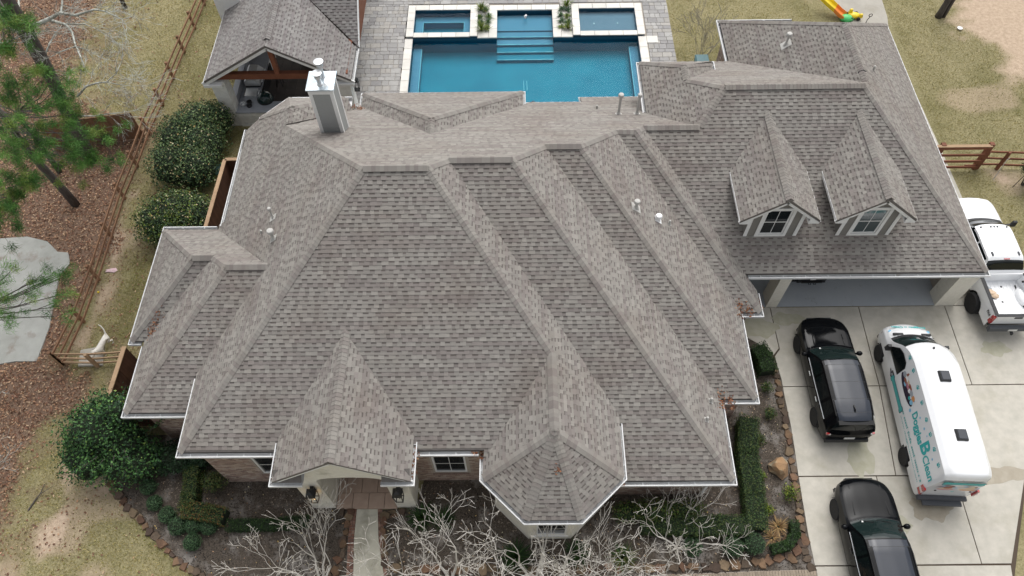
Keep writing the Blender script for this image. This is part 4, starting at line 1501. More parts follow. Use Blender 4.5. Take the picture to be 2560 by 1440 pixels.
# lanterns on the porch columns
for lx, lit, lab in ((-7.14, True, 'black wall lantern with glowing bulb on the left porch column'), (-4.17, False, 'black unlit wall lantern on the right porch column')):
    t = thing('wall_lantern', lab, 'lantern', (lx, 7.5, 2.0), 0, 'lanterns on the porch columns')
    c = M()
    w_ = .15
    for sx in (-1, 1):
        for sy in (-1, 1):
            c.bar((lx + sx * w_ * .8, 7.5 + sy * w_ * .8, 2.06), (lx + sx * w_, 7.5 + sy * w_, 2.72), .028, .028)
    for z, k in ((2.06, .8), (2.72, 1.0)):
        for a, b in (((-1, -1), (1, -1)), ((1, -1), (1, 1)), ((1, 1), (-1, 1)), ((-1, 1), (-1, -1))):
            c.bar((lx + a[0] * w_ * k, 7.5 + a[1] * w_ * k, z), (lx + b[0] * w_ * k, 7.5 + b[1] * w_ * k, z), .03, .03)
    c.build('frame', 'black_metal', t)
    M().lathe([(.245, 2.73), (.16, 2.9), (.05, 2.98), (.02, 3.05)], 4, Matrix.Translation((lx, 7.5, 0)) @ Matrix.Rotation(math.pi / 4, 4, 'Z')).build('cap', 'black_metal', t)
    M().box((lx - .06, 7.6, 2.3), (lx + .06, 7.76, 2.75)).build('bracket', 'black_metal', t)
    M().lathe([(.02, 2.08), (.022, 2.3), (.03, 2.34), (.042, 2.42), (.0, 2.5)], 8, Matrix.Translation((lx, 7.5, 0))).build('bulb', 'bulb' if lit else 'lamp_glass', t)
# ---- garage front: three stone posts, header, inside
for xa, xb in ((10.8, 11.27), (18.1, 18.92)):
    m = M()
    m.box((xa, 16.3, 0), (xb, 17.0, 2.68))
    m.build('post', 'stucco', house)
M().box((9.3, 16.32, 2.62), (18.92, 16.95, 2.75)).build('header', 'stucco', house)
plain_wall([(18.3, 23.1), (9.5, 23.1)], 2.7, 'stucco', t=.15)
plain_wall([(9.5, 23.1), (9.5, 16.4)], 2.7, 'stucco', t=-.12)
plain_wall([(18.4, 17.0), (18.4, 23.1)], 2.7, 'stucco', t=-.1)
M().box((9.3, 16.95, 2.7), (18.6, 23.2, 2.78)).build('ceiling', 'white_paint', house)
# ---- the two dormers
for i, (dx, pL, pR, rb) in enumerate(DORM):
    t = house
    yw, zb = 17.5, 3.74
    bL, bR = dx - 1.04, dx + 1.04
    roofz = lambda x: min(pL[0] * x + pL[2], pR[0] * x + pR[2]) - .1
    w0, w1, za, zz = dx - .5, dx + .5, 3.84, 5.38
    m = M()
    pts = sorted({bL, bR, w0, w1, dx})
    for a, b in zip(pts, pts[1:]):
        rng_ = [(zb - .3, None)]
        if a >= w0 - 1e-6 and b <= w1 + 1e-6:
            rng_ = [(zb - .3, za), (zz, None)]
        for lo, hi in rng_:
            ta, tb = (roofz(a), roofz(b)) if hi is None else (hi, hi)
            m.add([(a, yw, lo), (b, yw, lo), (b, yw, tb), (a, yw, ta), (a, yw + .12, lo), (b, yw + .12, lo), (b, yw + .12, tb), (a, yw + .12, ta)], [(0, 1, 2, 3), (5, 4, 7, 6), (3, 2, 6, 7), (1, 0, 4, 5)])
    yb = 20.2
    for xx, s in ((bL, 1), (bR, -1)):
        zt_ = roofz(xx)
        vs = [(xx, yw, zb - .3), (xx, yb, zb - .3 + 1.6), (xx, yb, zt_), (xx, yw, zt_)]
        m.add(vs, [(0, 1, 2, 3)[::-1] if s > 0 else (0, 1, 2, 3)])
    wl = m.build('dormer', 'taupe_siding', house)
    # planks of the front
    zc = zb
    while zc < 6.1:
        zt_ = min(zc + .16, 6.2)
        def half(z):
            return min(1.04, (6.25 - z) / .83)
        h0, h1 = half(zc), half(zt_)
        if h1 <= 0.02:
            break
        pc = [(-h0, h0, -h1, h1)] if not (zc > za - .17 and zc < zz) else [(-h0, -.5, -h1, -.5), (.5, h0, .5, h1)]
        for q0, q1, q2, q3 in pc:
            M().add([(dx + q0, yw - .026, zc), (dx + q1, yw - .026, zc), (dx + q3, yw - .008, zt_), (dx + q2, yw - .008, zt_), (dx + q0, yw, zc), (dx + q1, yw, zc)], [(0, 1, 2, 3), (4, 5, 1, 0)]).build('plank', 'taupe_siding', wl)
        zc = zt_
    trim = M()
    for a, b, c, d in ((w0 - .12, w0, za - .12, zz + .12), (w1, w1 + .12, za - .12, zz + .12), (w0, w1, za - .12, za), (w0, w1, zz, zz + .12)):
        trim.box((a, yw - .05, c), (b, yw - .027, d))
    trim.box((bL - .02, yw - .05, zb), (bL + .12, yw - .028, roofz(bL + .1))).box((bR - .12, yw - .05, zb), (bR + .02, yw - .028, roofz(bR - .1)))
    trim.build('trim', 'white_paint', wl)
    window(lambda s, z, o: (s, yw - .02 - o * .3, z), (w0, w1, za, zz), house, glass='glass_sky' if i else 'glass_dark')
    fw = M()
    for pl, sx in ((pL, -1), (pR, 1)):
        xe = dx + sx * 1.53
        fw.bar((xe, 17.23, pl[0] * xe + pl[2] - .165), (dx, 17.23, 6.35 - .165), .05, .19)
        # boxed return at the foot of each rake
        q = [(xe, 17.18), (xe - sx * .42, 17.18), (xe - sx * .42, 17.5), (xe, 17.5)]
        fw.prism(q, 4.9, 5.02)
        fw.add([(xe, 17.18, 5.02), (xe - sx * .42, 17.18, 5.02), (xe - sx * .42, 17.18, 5.34)], [(0, 1, 2) if sx < 0 else (2, 1, 0)])
        fw.bar((xe + sx * .01, 17.2, 5.03), (xe + sx * .01, 19.75, 5.03), .03, .12)
    fw.build('rake_trim', 'white_paint', wl)
    xeL, xeR_ = dx - 1.53, dx + 1.53
    yv = (5.1 + 7.1799) / .6238
    fcs = []
    for pl, pts in ((pL, [(xeL, 17.18), (dx, 17.18), tuple(rb[:2]), (xeL, yv)]), (pR, [(xeR_, yv), tuple(rb[:2]), (dx, 17.18), (xeR_, 17.18)])):
        fcs.append((pl, [np.array([x, y, pl[0] * x + pl[1] * y + pl[2]]) for x, y in pts]))
    roof_block('dormer_roof', house, fcs, [(np.array([dx, 17.2, 6.35]), rb, pL, pR, True)], 40 + i, 0, 60)
# ---- chimney of the house
ch = house
cx0, cx1, cy0, cy1, cz = -7.72, -6.84, 20.92, 21.75, 8.5
M().box((cx0 + .01, cy0 + .01, 5.2), (cx1 - .01, cy1 - .01, cz)).build('chimney', 'siding', house)
chm = bpy.data.objects['chimney']
z = 5.75
while z < cz - .2:
    for a, b in (((cx0 + .1, cy0), (cx1 - .1, cy0)), ((cx1, cy0 + .1), (cx1, cy1 - .1)), ((cx0, cy1 - .1), (cx0, cy0 + .1))):
        d = np.array([b[0] - a[0], b[1] - a[1]])
        d /= np.hypot(*d)
        n = np.array([d[1], -d[0]])
        q = lambda p, o, zz: (p[0] + n[0] * o, p[1] + n[1] * o, zz)
        M().add([q(a, .018, z), q(b, .018, z), q(b, .004, z + .198), q(a, .004, z + .198), q(a, -.005, z), q(b, -.005, z)], [(0, 1, 2, 3), (4, 5, 1, 0)]).build('plank', 'siding', chm)
    z += .2
t = M()
for xx, yy, sx, sy in ((cx0, cy0, 1, 1), (cx1, cy0, -1, 1), (cx1, cy1, -1, -1), (cx0, cy1, 1, -1)):
    t.box((xx - sx * .022, yy - sy * .022, 5.0 if yy < 21.3 else 5.0), (xx + sx * .11, yy + sy * .11, cz))
t.box((cx0 - .03, cy0 - .03, cz - .2), (cx1 + .03, cy1 + .03, cz))
t.build('trim', 'white_paint', chm)
M().prism([(cx0 - .08, cy0 - .08), (cx1 + .08, cy0 - .08), (cx1 + .08, cy1 + .12), (cx0 - .08, cy1 + .12)], cz, cz + .06).add([(cx0 - .08, cy0 - .08, cz + .06), (cx1 + .08, cy0 - .08, cz + .06), (cx1 + .08, cy1 + .12, cz + .06), (cx0 - .08, cy1 + .12, cz + .06), ((cx0 + cx1) / 2, (cy0 + cy1) / 2, cz + .12)], [(0, 1, 4), (1, 2, 4), (2, 3, 4), (3, 0, 4)]).build('chimney_cap', 'cap_metal', chm)
for fx, fy, hh in ((-7.28, 21.12, .42), (-7.22, 21.5, .62)):
    fm = M().lathe([(.13, cz + .06), (.1, cz + .14), (.085, cz + .15), (.085, cz + hh), (.13, cz + hh), (.13, cz + hh + .12), (.085, cz + hh + .13)], 16, Matrix.Translation((fx, fy, 0)))
    fm.lathe([(.02, cz + hh + .13), (.02, cz + hh + .2), (.18, cz + hh + .2), (.185, cz + hh + .23), (.0, cz + hh + .26)], 16, Matrix.Translation((fx, fy, 0)))
    fm.build('flue', 'steel', chm, smooth=35)
# little cricket of shingles in front of the chimney
# ---- roof vents
def onp(px, py, pl):
    q = ray(px, py)
    t = (pl[0] * CAMP[0] + pl[1] * CAMP[1] + pl[2] - CAMP[2]) / (q[2] - pl[0] * q[0] - pl[1] * q[1])
    return CAMP + q * t


def vent(px, py, pl, h, lab, r=.05, capr=.09, mat='vent_grey', flash=.3, name='roof_vent', dome=True):
    p = onp(px, py, pl)
    t = thing(name, lab, 'roof vent', p, 0, 'pipe vents on the shingle roof')
    n, u, v = basis([p], pl)
    f = M()
    f.add([p + u * -flash * .45 - v * flash * .5 + n * .025, p + u * flash * .45 - v * flash * .5 + n * .025, p + u * flash * .45 + v * flash * .6 + n * .022, p - u * flash * .45 + v * flash * .6 + n * .022, p + u * -flash * .45 - v * flash * .5, p + u * flash * .45 - v * flash * .5], [(0, 1, 2, 3), (4, 5, 1, 0)])
    f.build('flashing', mat, t)
    T = Matrix.Translation(Vector(p))
    M().lathe([(r * 2.2, -.05), (r * 1.3, .1), (r, .14), (r, h)], 12, T).build('pipe', mat, t, smooth=40)
    if dome:
        M().lathe([(capr, h - .02), (capr * 1.02, h + .06), (capr * .8, h + .1), (0, h + .12)], 14, T).build('cap', 'vest_white' if r > .06 else mat, t, smooth=40)
    return t


vent(683, 545, L_, .5, 'tall thin roof pipe with small cap, behind its mushroom neighbour on the left slope', .035, .075)
vent(684, 597, L_, .42, 'roof vent with large round cap low on the left slope', .06, .13)
vent(655, 583, L_, .08, 'tiny white pipe stub beside the round capped vent on the left slope', .03, .045, flash=.1)
vent(1590, 520, R3, .34, 'pale round capped roof vent on a wide flashing beside the hip', .06, .12, flash=.4)
vent(1645, 550, R3, .2, 'white mushroom roof vent between a capped pipe and a small stub', .05, .13, mat='vest_white')
vent(1673, 560, R3, .12, 'small white pipe stub right of the mushroom vent', .035, .05, flash=.16)
vent(1546, 285, B, 1.05, 'left of two tall galvanised flue pipes on the back slope', .06, .12)
vent(1592, 285, B, 1.05, 'right of two tall galvanised flue pipes, beside the white gutter', .06, .1)
vent(1776, 1003, R2, .14, 'upper small grey pipe vent near the leaf filled valley', .045, .05, flash=.2)
vent(1766, 1050, R2, .14, 'lower small grey pipe vent near the right front eave', .045, .05, flash=.2)
vent(1964, 112, LW, .55, 'pale capped pipe vent on the roof behind the garage', .055, .13, flash=.45)
vent(2183, 175, RG, .12, 'tiny white pipe stub on the right garage slope', .03, .05, flash=.12)
vent(1492, 272, B, .1, 'tiny white pipe stub on the back slope near the pool', .03, .05, flash=.12)
p = onp(2152, 182, RG)
tag(M().tube([p + np.array([-.12, -.03, 0]), p + np.array([-.1, 0, .1]), p + np.array([.05, .02, .13]), p + np.array([.2, .0, .06])], .018, 6).build('cable', 'plastic_black'), 'short bent black cable sticking out at the garage ridge end', 'cable')
# ---- dead leaves caught on the roof
LT = [lin(*c, .75) for c in ((150, 92, 60), (128, 76, 50), (170, 114, 78), (110, 70, 52), (166, 130, 100))]


def leaf_pile(spots, n, name, lab, pl=None, spread=.12, size=.05, zs=None):
    V, F, C = [], [], []
    for i in range(n):
        c = np.array(rnd.choice(spots)) + nr.normal(0, spread, 3) * (1, 1, .25)
        if zs is not None:
            c[2] = zs(c) + abs(nr.normal(0, .015))
        a, b = nr.normal(0, 1, 3), nr.normal(0, 1, 3)
        a[2] *= .3
        b[2] *= .3
        a, b = a / np.linalg.norm(a) * size * rnd.uniform(.6, 1.1), b / np.linalg.norm(b) * size * rnd.uniform(.4, .8)
        k = len(V)
        V += [c - a, c - b, c + a, c + b]
        F.append((k, k + 1, k + 2, k + 3))
        C.append(shade(rnd.choice(LT), .7, 1.2))
    o = fast(name, V, F, 'leaf_dead', C, kind='stuff')
    o['label'] = lab
    return o


roof_z = lambda *pls: (lambda c: max(p[0] * c[0] + p[1] * c[1] + p[2] for p in pls) + .03)
y23, y34, y45 = ip(R2, F3, Zp(E2))[1], ip(R3, F4, Zp(E3))[1], ip(R4, F5, Zp(E4))[1]
leaf_pile([(c2_[0] - .1, y23 + .05, 0), (c2_[0] + .12, y23 + .1, 0), (c2_[0] + .3, y23 + .0, 0), (c2_[0] - .15, y23 - .15, 0), (c2_[0] - .1, y23 + .3, 0)], 110, 'dead_leaves', 'pile of orange dead leaves in the lower right roof valley', zs=roof_z(R2, F3), spread=.09)
leaf_pile([(c3_[0] - .1, y34 + .05, 0), (c3_[0] + .15, y34 + .1, 0), (c3_[0] + .3, y34 - .0, 0), (c3_[0] - .15, y34 - .25, 0), (c3_[0] - .1, y34 + .3, 0)], 120, 'dead_leaves', 'pile of orange dead leaves in the middle right roof valley', zs=roof_z(R3, F4), spread=.09)
leaf_pile([(c4_[0] - .08, y45 - .1 - .15 * k, E4 - .05) for k in range(4)], 90, 'dead_leaves', 'orange dead leaves filling the gutter end beside the garage', spread=.045)
leaf_pile([(-1.45, 8.5, E1 - .02), (-1.5, 8.45, E1), (-1.2, 8.5, ET), (-1.24, 8.35, ET)], 60, 'dead_leaves', 'orange dead leaves in the gutter beside the turret', spread=.05)
leaf_pile([(.75 + .06 * k, 25.75, 3.05) for k in range(4)], 50, 'dead_leaves', 'brown dead leaves at the back gutter above the pool', spread=.06)
leaf_pile([(-7.2, 24.75, 3.85), (-7.05, 24.7, 3.85), (-7.4, 24.8, 3.85), (-7.0, 24.75, 3.8)], 90, 'dead_leaves', 'rust coloured leaves in the back valley right of the chimney', spread=.08)
leaf_pile([(-13.6, 13.7, 0), (-13.75, 13.5, 0), (-13.85, 13.35, 0), (-13.45, 13.95, 0)], 75, 'dead_leaves', 'brown dead leaves in the valley between the left gables', zs=roof_z(W1S, W2F), spread=.09)
leaf_pile([(3.4, 7.9, E2), (3.2, 7.85, E2), (3.6, 7.85, E2)], 50, 'dead_leaves', 'orange dead leaves in the gutter right of the turret', spread=.05)
leaf_pile([(1.22, 7.55, 0)], 14, 'dead_leaves', 'small brown leaf clump on the turret roof', zs=roof_z(tpl[2]), spread=.07)
leaf_pile([(-3.46, 7.6 + .2 * k, 4.12) for k in range(6)] + [(-8.08, 7.6 + .2 * k, 4.12) for k in range(4)], 120, 'dead_leaves', 'dark dead leaves in the porch gutters', spread=.05)
# ---------------------------------------------------------------- the garden pavilion
pvn = thing('pavilion', 'open white stone pavilion with grey shingle gable roof and timber beam', 'pavilion', (-11.4, 31, 0))
vx, vz, ve = -11.42, 5.2, 3.06
vL, vR, vF = -15.08, -7.76, 27.35
vpl = through((vx, 0, vz), (vx, 9, vz), (vL, 5, ve))
vpr = through((vx, 0, vz), (vx, 9, vz), (vR, 5, ve))
vfs = through((vR, 29.75, ve), (vR - 2.0, 31.32, ve + 2.0 * (vz - ve) / 3.66), (vR, 31.32, ve + 2.0 * (vz - ve) / 3.66))
VB = 38.5
ry = (vz - vfs[2] - vfs[0] * vx) / vfs[1]
z3 = lambda pl, x, y: np.array([x, y, pl[0] * x + pl[1] * y + pl[2]])
TG = (.93, .95, 1.0)
vfaces = [(vpl, [z3(vpl, vL + .12, vF), z3(vpl, vx, vF), z3(vpl, vx, VB), z3(vpl, vL + .12, VB)]),
          (vpr, [z3(vpr, vR - .12, vF), z3(vpr, vR - .12, 29.65), z3(vpr, vx, ry), z3(vpr, vx, vF)]),
          (vfs, [z3(vfs, vR, 29.75), z3(vfs, vR, ry), z3(vfs, vx, ry)])]
roof_block('roof', pvn, vfaces, [(np.array([vx, vF + .45, vz]), np.array([vx, VB, vz]), vpl, vpr, True)], 77, 60, 60, tint=TG)
gutter(pvn, [g3(vL, VB, 3.0), g3(vL, vF, 3.0)])
gutter(pvn, [g3(vR, vF, 3.0), g3(vR, 29.75, 3.0)])
m = M()
for pl, xe in ((vpl, vL), (vpr, vR)):
    m.bar((xe, vF + .045, pl[0] * xe + pl[2] - .17), (vx, vF + .045, vz - .17), .05, .22)
    s = 1 if xe < vx else -1
    m.bar((xe + s * .02, vF + .1, 2.83), (xe + s * .9, vF + .1, 2.83), .3, .14)
m.build('rake_trim', 'white_paint', pvn)
M().bar((vR, 29.8, ve - .05), (vR, ry, vz - .05), .05, .16).build('rake_trim', 'white_paint', pvn)
M().add([(vR - .03, 29.9, 2.9), (vR - .03, 2 * ry - 29.9, 2.9), (vR - .03, ry, vz - .15)], [(0, 1, 2)]).build('gable_board', 'wood_red', pvn)
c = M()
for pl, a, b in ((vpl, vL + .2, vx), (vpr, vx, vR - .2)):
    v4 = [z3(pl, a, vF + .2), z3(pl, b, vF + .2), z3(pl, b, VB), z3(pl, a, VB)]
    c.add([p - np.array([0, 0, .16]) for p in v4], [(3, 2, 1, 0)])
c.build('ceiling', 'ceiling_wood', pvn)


def stone_pier(x0, x1, y0, y1, h, seed, wide=.5):
    """white stone courses stacked to a pier, each block its own part"""
    rr = random.Random(seed)
    M().box((x0 + .02, y0 + .02, 0), (x1 - .02, y1 - .02, h - .01)).build('pier_core', 'stone_white', pvn)
    z = 0.0
    while z < h - .05:
        hh = min(rr.choice((.18, .24, .3)), h - z)
        nx = max(1, round((x1 - x0) / wide))
        ny = max(1, round((y1 - y0) / wide))
        for side in range(2):
            for k in range(nx if side == 0 else ny):
                j = rr.uniform(0, .018)
                if side == 0:
                    a, b = x0 + (x1 - x0) * k / nx, x0 + (x1 - x0) * (k + 1) / nx
                    M().box((a + .004, y0 - j, z + .005), (b - .004, y0 + .06, z + hh - .005)).build('stone', 'stone_white', pvn)
                else:
                    a, b = y0 + (y1 - y0) * k / ny, y0 + (y1 - y0) * (k + 1) / ny
                    M().box((x1 - .06, a + .004, z + .005), (x1 + j, b - .004, z + hh - .005)).build('stone', 'stone_white', pvn)
        z += hh


stone_pier(-14.8, -14.12, 27.5, 28.15, 2.95, 1)
stone_pier(-8.75, -8.05, 27.5, 28.2, 2.95, 2)
stone_pier(-14.1, -11.0, 27.45, 27.75, .92, 3, .7)
for a, b in ((-14.75, 33.0), (-9.6, 33.0), (-14.75, 37.6), (-9.6, 37.6)):
    M().box((a, b, 0), (a + .65, b + .65, 2.95)).build('pier', 'stone_white', pvn)
M().box((-14.75, 33.2, 0), (-14.5, 37.6, 3.4)).build('wall', 'stone_white', pvn)
M().box((-14.75, 31.4, 0), (-14.55, 33.0, 2.3)).build('wall', 'stone_white', pvn)
pf = M().prism([(-14.8, 27.5), (-8.95, 27.5), (-8.95, 38.2), (-14.8, 38.2)], 0, .05).build('floor', 'mortar', pvn)
for i in range(10):
    for k in range(9):
        M().box((-14.3 + i * .52 + .005, 27.85 + k * .9 + .005, .05), (-14.3 + (i + 1) * .52 - .005, 27.85 + (k + 1) * .9 - .005, .07)).build('tile', 'dark_floor', pf)
M().box((-14.7, 27.62, 2.98), (-8.05, 27.86, 3.3)).build('beam', 'wood_red', pvn)
M().bar((-11.42, 27.74, 3.3), (-11.42, 27.74, 5.0), .22, .22, up=(0, 1, 0)).build('king_post', 'wood_red', pvn)
M().box((-8.3, 27.9, 2.98), (-8.08, 37.8, 3.26)).box((-14.7, 27.9, 2.98), (-14.45, 37.8, 3.26)).build('plate_beam', 'wood_red', pvn)
M().box((-15.35, 32.55, 0), (-14.0, 33.6, 5.4)).build('chimney', 'white_paint', pvn)
# outdoor kitchen
kit = thing('kitchen_counter', 'L shaped grey stone outdoor kitchen counter under the pavilion', 'counter', (-13.6, 29, 0))
M().box((-14.12, 27.76, 0), (-13.2, 32.6, .86)).build('cabinet', 'stone_white', kit)
M().box((-14.15, 27.42, .93), (-11.0, 28.2, .99)).build('counter_top', 'counter_stone', kit)
M().box((-14.15, 28.2, .87), (-13.15, 32.65, .93)).build('counter_top', 'counter_stone', kit)
M().box((-14.45, 28.2, .87), (-14.16, 32.65, 1.3)).build('back_ledge', 'counter_stone', kit)
M().box((-13.15, 28.25, .2), (-13.1, 31.3, .8)).build('cabinet_door', 'black_metal', kit)
gr = thing('gas_grill', 'stainless steel gas grill set in the pavilion counter', 'grill', (-13.6, 29.9, .93))
M().box((-13.98, 29.3, .93), (-13.2, 30.5, 1.03)).build('grill_body', 'plastic_black', gr)
gv = [(-13.98, 1.03), (-13.98, 1.3), (-13.85, 1.4), (-13.45, 1.36), (-13.22, 1.15), (-13.2, 1.03)]
gm = M()
gm.add([(x, 29.3, z) for x, z in gv] + [(x, 30.5, z) for x, z in gv], [tuple(range(6)), tuple(range(6, 12))[::-1]] + [(i, i + 6, (i + 1) % 6 + 6, (i + 1) % 6) for i in range(6)])
gm.build('lid', 'steel', gr)
M().tube([(-13.16, 29.4, 1.18), (-13.1, 29.42, 1.18), (-13.1, 30.38, 1.18), (-13.16, 30.4, 1.18)], .02, 6).build('handle', 'steel', gr)
sb = thing('side_burner', 'square stainless side burner beside the gas grill', 'burner', (-13.6, 28.85, .93))
M().box((-13.92, 28.55, .93), (-13.3, 29.15, 1.02), top=.02).build('lid', 'steel', sb)
M().tube([(-13.28, 28.7, 1.0), (-13.22, 28.72, 1.0), (-13.22, 28.98, 1.0), (-13.28, 29.0, 1.0)], .015, 6).build('handle', 'steel', sb)
kg = thing('ceramic_smoker', 'dark green round ceramic smoker at the counter corner', 'smoker', (-12.75, 28.05, .0))
M().lathe([(.2, .55), (.34, .75), (.4, 1.0), (.4, 1.06)], 20, Matrix.Translation((-12.75, 28.3, 0))).build('bowl', 'ceramic_green', kg, smooth=30)
M().lathe([(.41, 1.06), (.4, 1.12), (.36, 1.26), (.25, 1.38), (.12, 1.43), (.1, 1.5), (.0, 1.52)], 20, Matrix.Translation((-12.75, 28.3, 0))).build('lid', 'ceramic_green', kg, smooth=30)
M().lathe([(.425, 1.04), (.43, 1.08), (.425, 1.1)], 20, Matrix.Translation((-12.75, 28.3, 0))).build('band', 'black_metal', kg)
dsh = [(-13.85, 27.95, 'small steel pot on the counter by the stone pier', 'pot'), (-13.55, 28.1, 'dark lidded bowl on the counter near the smoker', 'bowl'), (-13.5, 27.85, 'black pan on the counter corner', 'pan')]
for i, (x, y, lab, cat) in enumerate(dsh):
    tag(M().lathe([(.09, .99), (.13, 1.02), (.14, 1.1), (.12, 1.1), (.1, 1.03), (0, 1.03)], 14, Matrix.Translation((x, y, 0))).build(cat, ('steel', 'black_metal', 'plastic_black')[i], None, smooth=40), lab, cat)
st_ = thing('bar_stool', 'black bar stool in front of the pavilion grill', 'stool', (-12.6, 30.4, 0))
M().lathe([(.17, .7), (.18, .74), (0, .75)], 14, Matrix.Translation((-12.6, 30.4, 0))).build('seat', 'black_metal', st_)
for a in range(4):
    an = a * math.pi / 2 + .8
    M().bar((-12.6 + .1 * math.cos(an), 30.4 + .1 * math.sin(an), .7), (-12.6 + .24 * math.cos(an), 30.4 + .24 * math.sin(an), .05), .03, .03).build('leg', 'black_metal', st_)
sf = thing('outdoor_sofa', 'grey cushioned outdoor sofa at the back of the pavilion', 'sofa', (-10.6, 32.4, 0))
M().box((-11.6, 32.0, .05), (-9.4, 32.9, .3)).build('base', 'black_metal', sf)
for k in range(2):
    M().box((-11.55 + k * 1.08, 32.0, .3), (-10.52 + k * 1.08, 32.8, .46), top=.03).build('seat_cushion', 'cushion', sf)
    M().box((-11.55 + k * 1.08, 32.66, .46), (-10.52 + k * 1.08, 32.95, .88), top=.04).build('back_cushion', 'cushion', sf)
rg = tag(M().prism([(-10.6, 28.2), (-9.1, 28.2), (-9.1, 30.2), (-10.6, 30.2)], .071, .085).build('rug', 'counter_stone'), 'grey striped rug on the pavilion floor behind the chimney', 'rug')
wl = thing('wall_lantern', 'black lantern on the right pier of the pavilion', 'lantern', (-7.85, 28.0, 2.1))
for sx in (-1, 1):
    for sy in (-1, 1):
        M().bar((-7.82 + sx * .1, 27.85 + sy * .1, 2.05), (-7.82 + sx * .12, 27.85 + sy * .12, 2.6), .025, .025).build('bar', 'black_metal', wl)
M().lathe([(.2, 2.6), (.12, 2.75), (.03, 2.82)], 4, Matrix.Translation((-7.82, 27.85, 0)) @ Matrix.Rotation(math.pi / 4, 4, 'Z')).build('cap', 'black_metal', wl)
M().box((-7.95, 27.73, 2.02), (-7.69, 27.97, 2.06)).build('base', 'black_metal', wl)
# pale object at the top edge of the deck
pb = thing('stone_bench', 'pale stone bench at the far edge of the pool deck', 'bench', (-8.2, 37.9, 0))
M().box((-8.75, 37.6, .42), (-7.75, 38.0, .5), top=.01).build('seat', 'stone_white', pb)
for q in (-8.6, -8.0):
    M().box((q, 37.65, .06), (q + .12, 37.95, .42)).build('leg', 'stone_white', pb)

# ---------------------------------------------------------------- fences
def rail_fence(name, label, posts, h, rails, mat, rw=.045, rh=.1, group=None, ps=.12, off=0.0, cat='fence'):
    t = thing(name, label, cat, (posts[0][0], posts[0][1], 0), 0, group)
    for x, y in posts:
        M().box((x - ps / 2, y - ps / 2, 0), (x + ps / 2, y + ps / 2, h + rnd.uniform(.0, .05))).build('post', mat, t)
    for (x0, y0), (x1, y1) in zip(posts, posts[1:]):
        d = math.hypot(x1 - x0, y1 - y0)
        nx, ny = -(y1 - y0) / d, (x1 - x0) / d
        for z in rails:
            e = rnd.uniform(-.012, .012)
            o = ps / 2 + rw / 2 + .002 + off
            M().bar((x0 + nx * o, y0 + ny * o, z + e), (x1 + nx * o, y1 + ny * o, z - e), rw, rh).build('rail', mat, t)
    return t


fx = [(-18.05, 39.3), (-18.15, 37.2), (-18.26, 35.11), (-18.4, 33.1), (-18.51, 31.03), (-18.61, 29.03), (-18.8, 27.0), (-18.83, 24.76), (-18.92, 22.73), (-18.88, 20.42), (-18.82, 18.07), (-18.85, 15.9), (-19.1, 13.82)]
rail_fence('rail_fence', 'long three rail brown wooden fence along the woods on the left', fx, 1.14, (.25, .62, 1.02), 'wood_fence')
rail_fence('rail_fence', 'short three rail wooden fence beside the white dog', [(-19.1, 13.78), (-17.6, 13.74), (-15.95, 13.85)], 1.1, (.2, .58, .98), 'wood_pale')


def plank_fence(name, label, pts, h, mat, cap=None, pw=.14, inward=1):
    t = thing(name, label, 'fence', (*pts[0], 0))
    for (x0, y0), (x1, y1) in zip(pts, pts[1:]):
        d = math.hypot(x1 - x0, y1 - y0)
        ux, uy = (x1 - x0) / d, (y1 - y0) / d
        n = int(d / pw)
        for k in range(n):
            a, b = d * k / n + .003, d * (k + 1) / n - .003
            j = rnd.uniform(0, .008)
            M().prism([(x0 + ux * a - uy * j, y0 + uy * a + ux * j), (x0 + ux * b - uy * j, y0 + uy * b + ux * j), (x0 + ux * b - uy * (j + .02), y0 + uy * b + ux * (j + .02)), (x0 + ux * a - uy * (j + .02), y0 + uy * a + ux * (j + .02))], .02, h + rnd.uniform(-.01, .01)).build('plank', mat, t)
        for z in (.4, h - .3):
            M().bar((x0 + uy * .03, y0 - ux * .03, z), (x1 + uy * .03, y1 - ux * .03, z), .04, .09).build('rail', mat, t)
        if cap:
            m_ = max(1, int(d / 2.4))
            for k in range(m_):
                a, b = d * k / m_ + .004, d * (k + 1) / m_ - .004
                M().bar((x0 + ux * a, y0 + uy * a, h + .03), (x0 + ux * b, y0 + uy * b, h + .03), .17, .045).build('cap_rail', cap, t)
    return t


plank_fence('privacy_fence', 'brown plank screen with pale cap near the left house corner', [(-15.69, 13.75), (-15.72, 12.2), (-15.74, 11.1), (-14.1, 11.05)], 1.76, 'wood_dark', 'wood_pale')
plank_fence('privacy_fence', 'brown plank enclosure with pale cap behind the hedges', [(-12.3, 23.6), (-13.64, 23.58), (-13.68, 21.6), (-13.72, 18.95)], 1.76, 'wood_dark', 'wood_pale')
plank_fence('privacy_fence', 'weathered brown plank fence at the edge of the woods', [(-18.95, 26.75), (-20.95, 26.4), (-23.4, 26.0)], 1.75, 'wood_fence', None)
gt = thing('wooden_gate', 'heavy red brown four rail wooden gate across the side walk', 'gate', (20.6, 24.1, 0))
for x in (20.15, 22.42):
    M().box((x - .1, 24.0, 0), (x + .1, 24.2, 1.75)).build('post', 'wood_red', gt)
for z in (.25, .66, 1.1):
    M().bar((20.0, 23.97, z), (22.42, 23.97, z), .05, .13).build('rail', 'wood_red', gt)
M().bar((19.6, 23.97, 1.58), (22.4, 23.97, 1.58), .06, .15).build('rail', 'wood_red', gt)
M().bar((19.6, 24.0, 1.7), (22.4, 24.0, 1.7), .16, .04).build('cap_rail', 'wood_pale', gt)
for s in (-1, 1):
    M().bar((21.3 - 1.1 * s, 24.02, .3), (21.3 - .5 * s, 24.02, .3), .04, .1).build('brace', 'wood_red', gt)
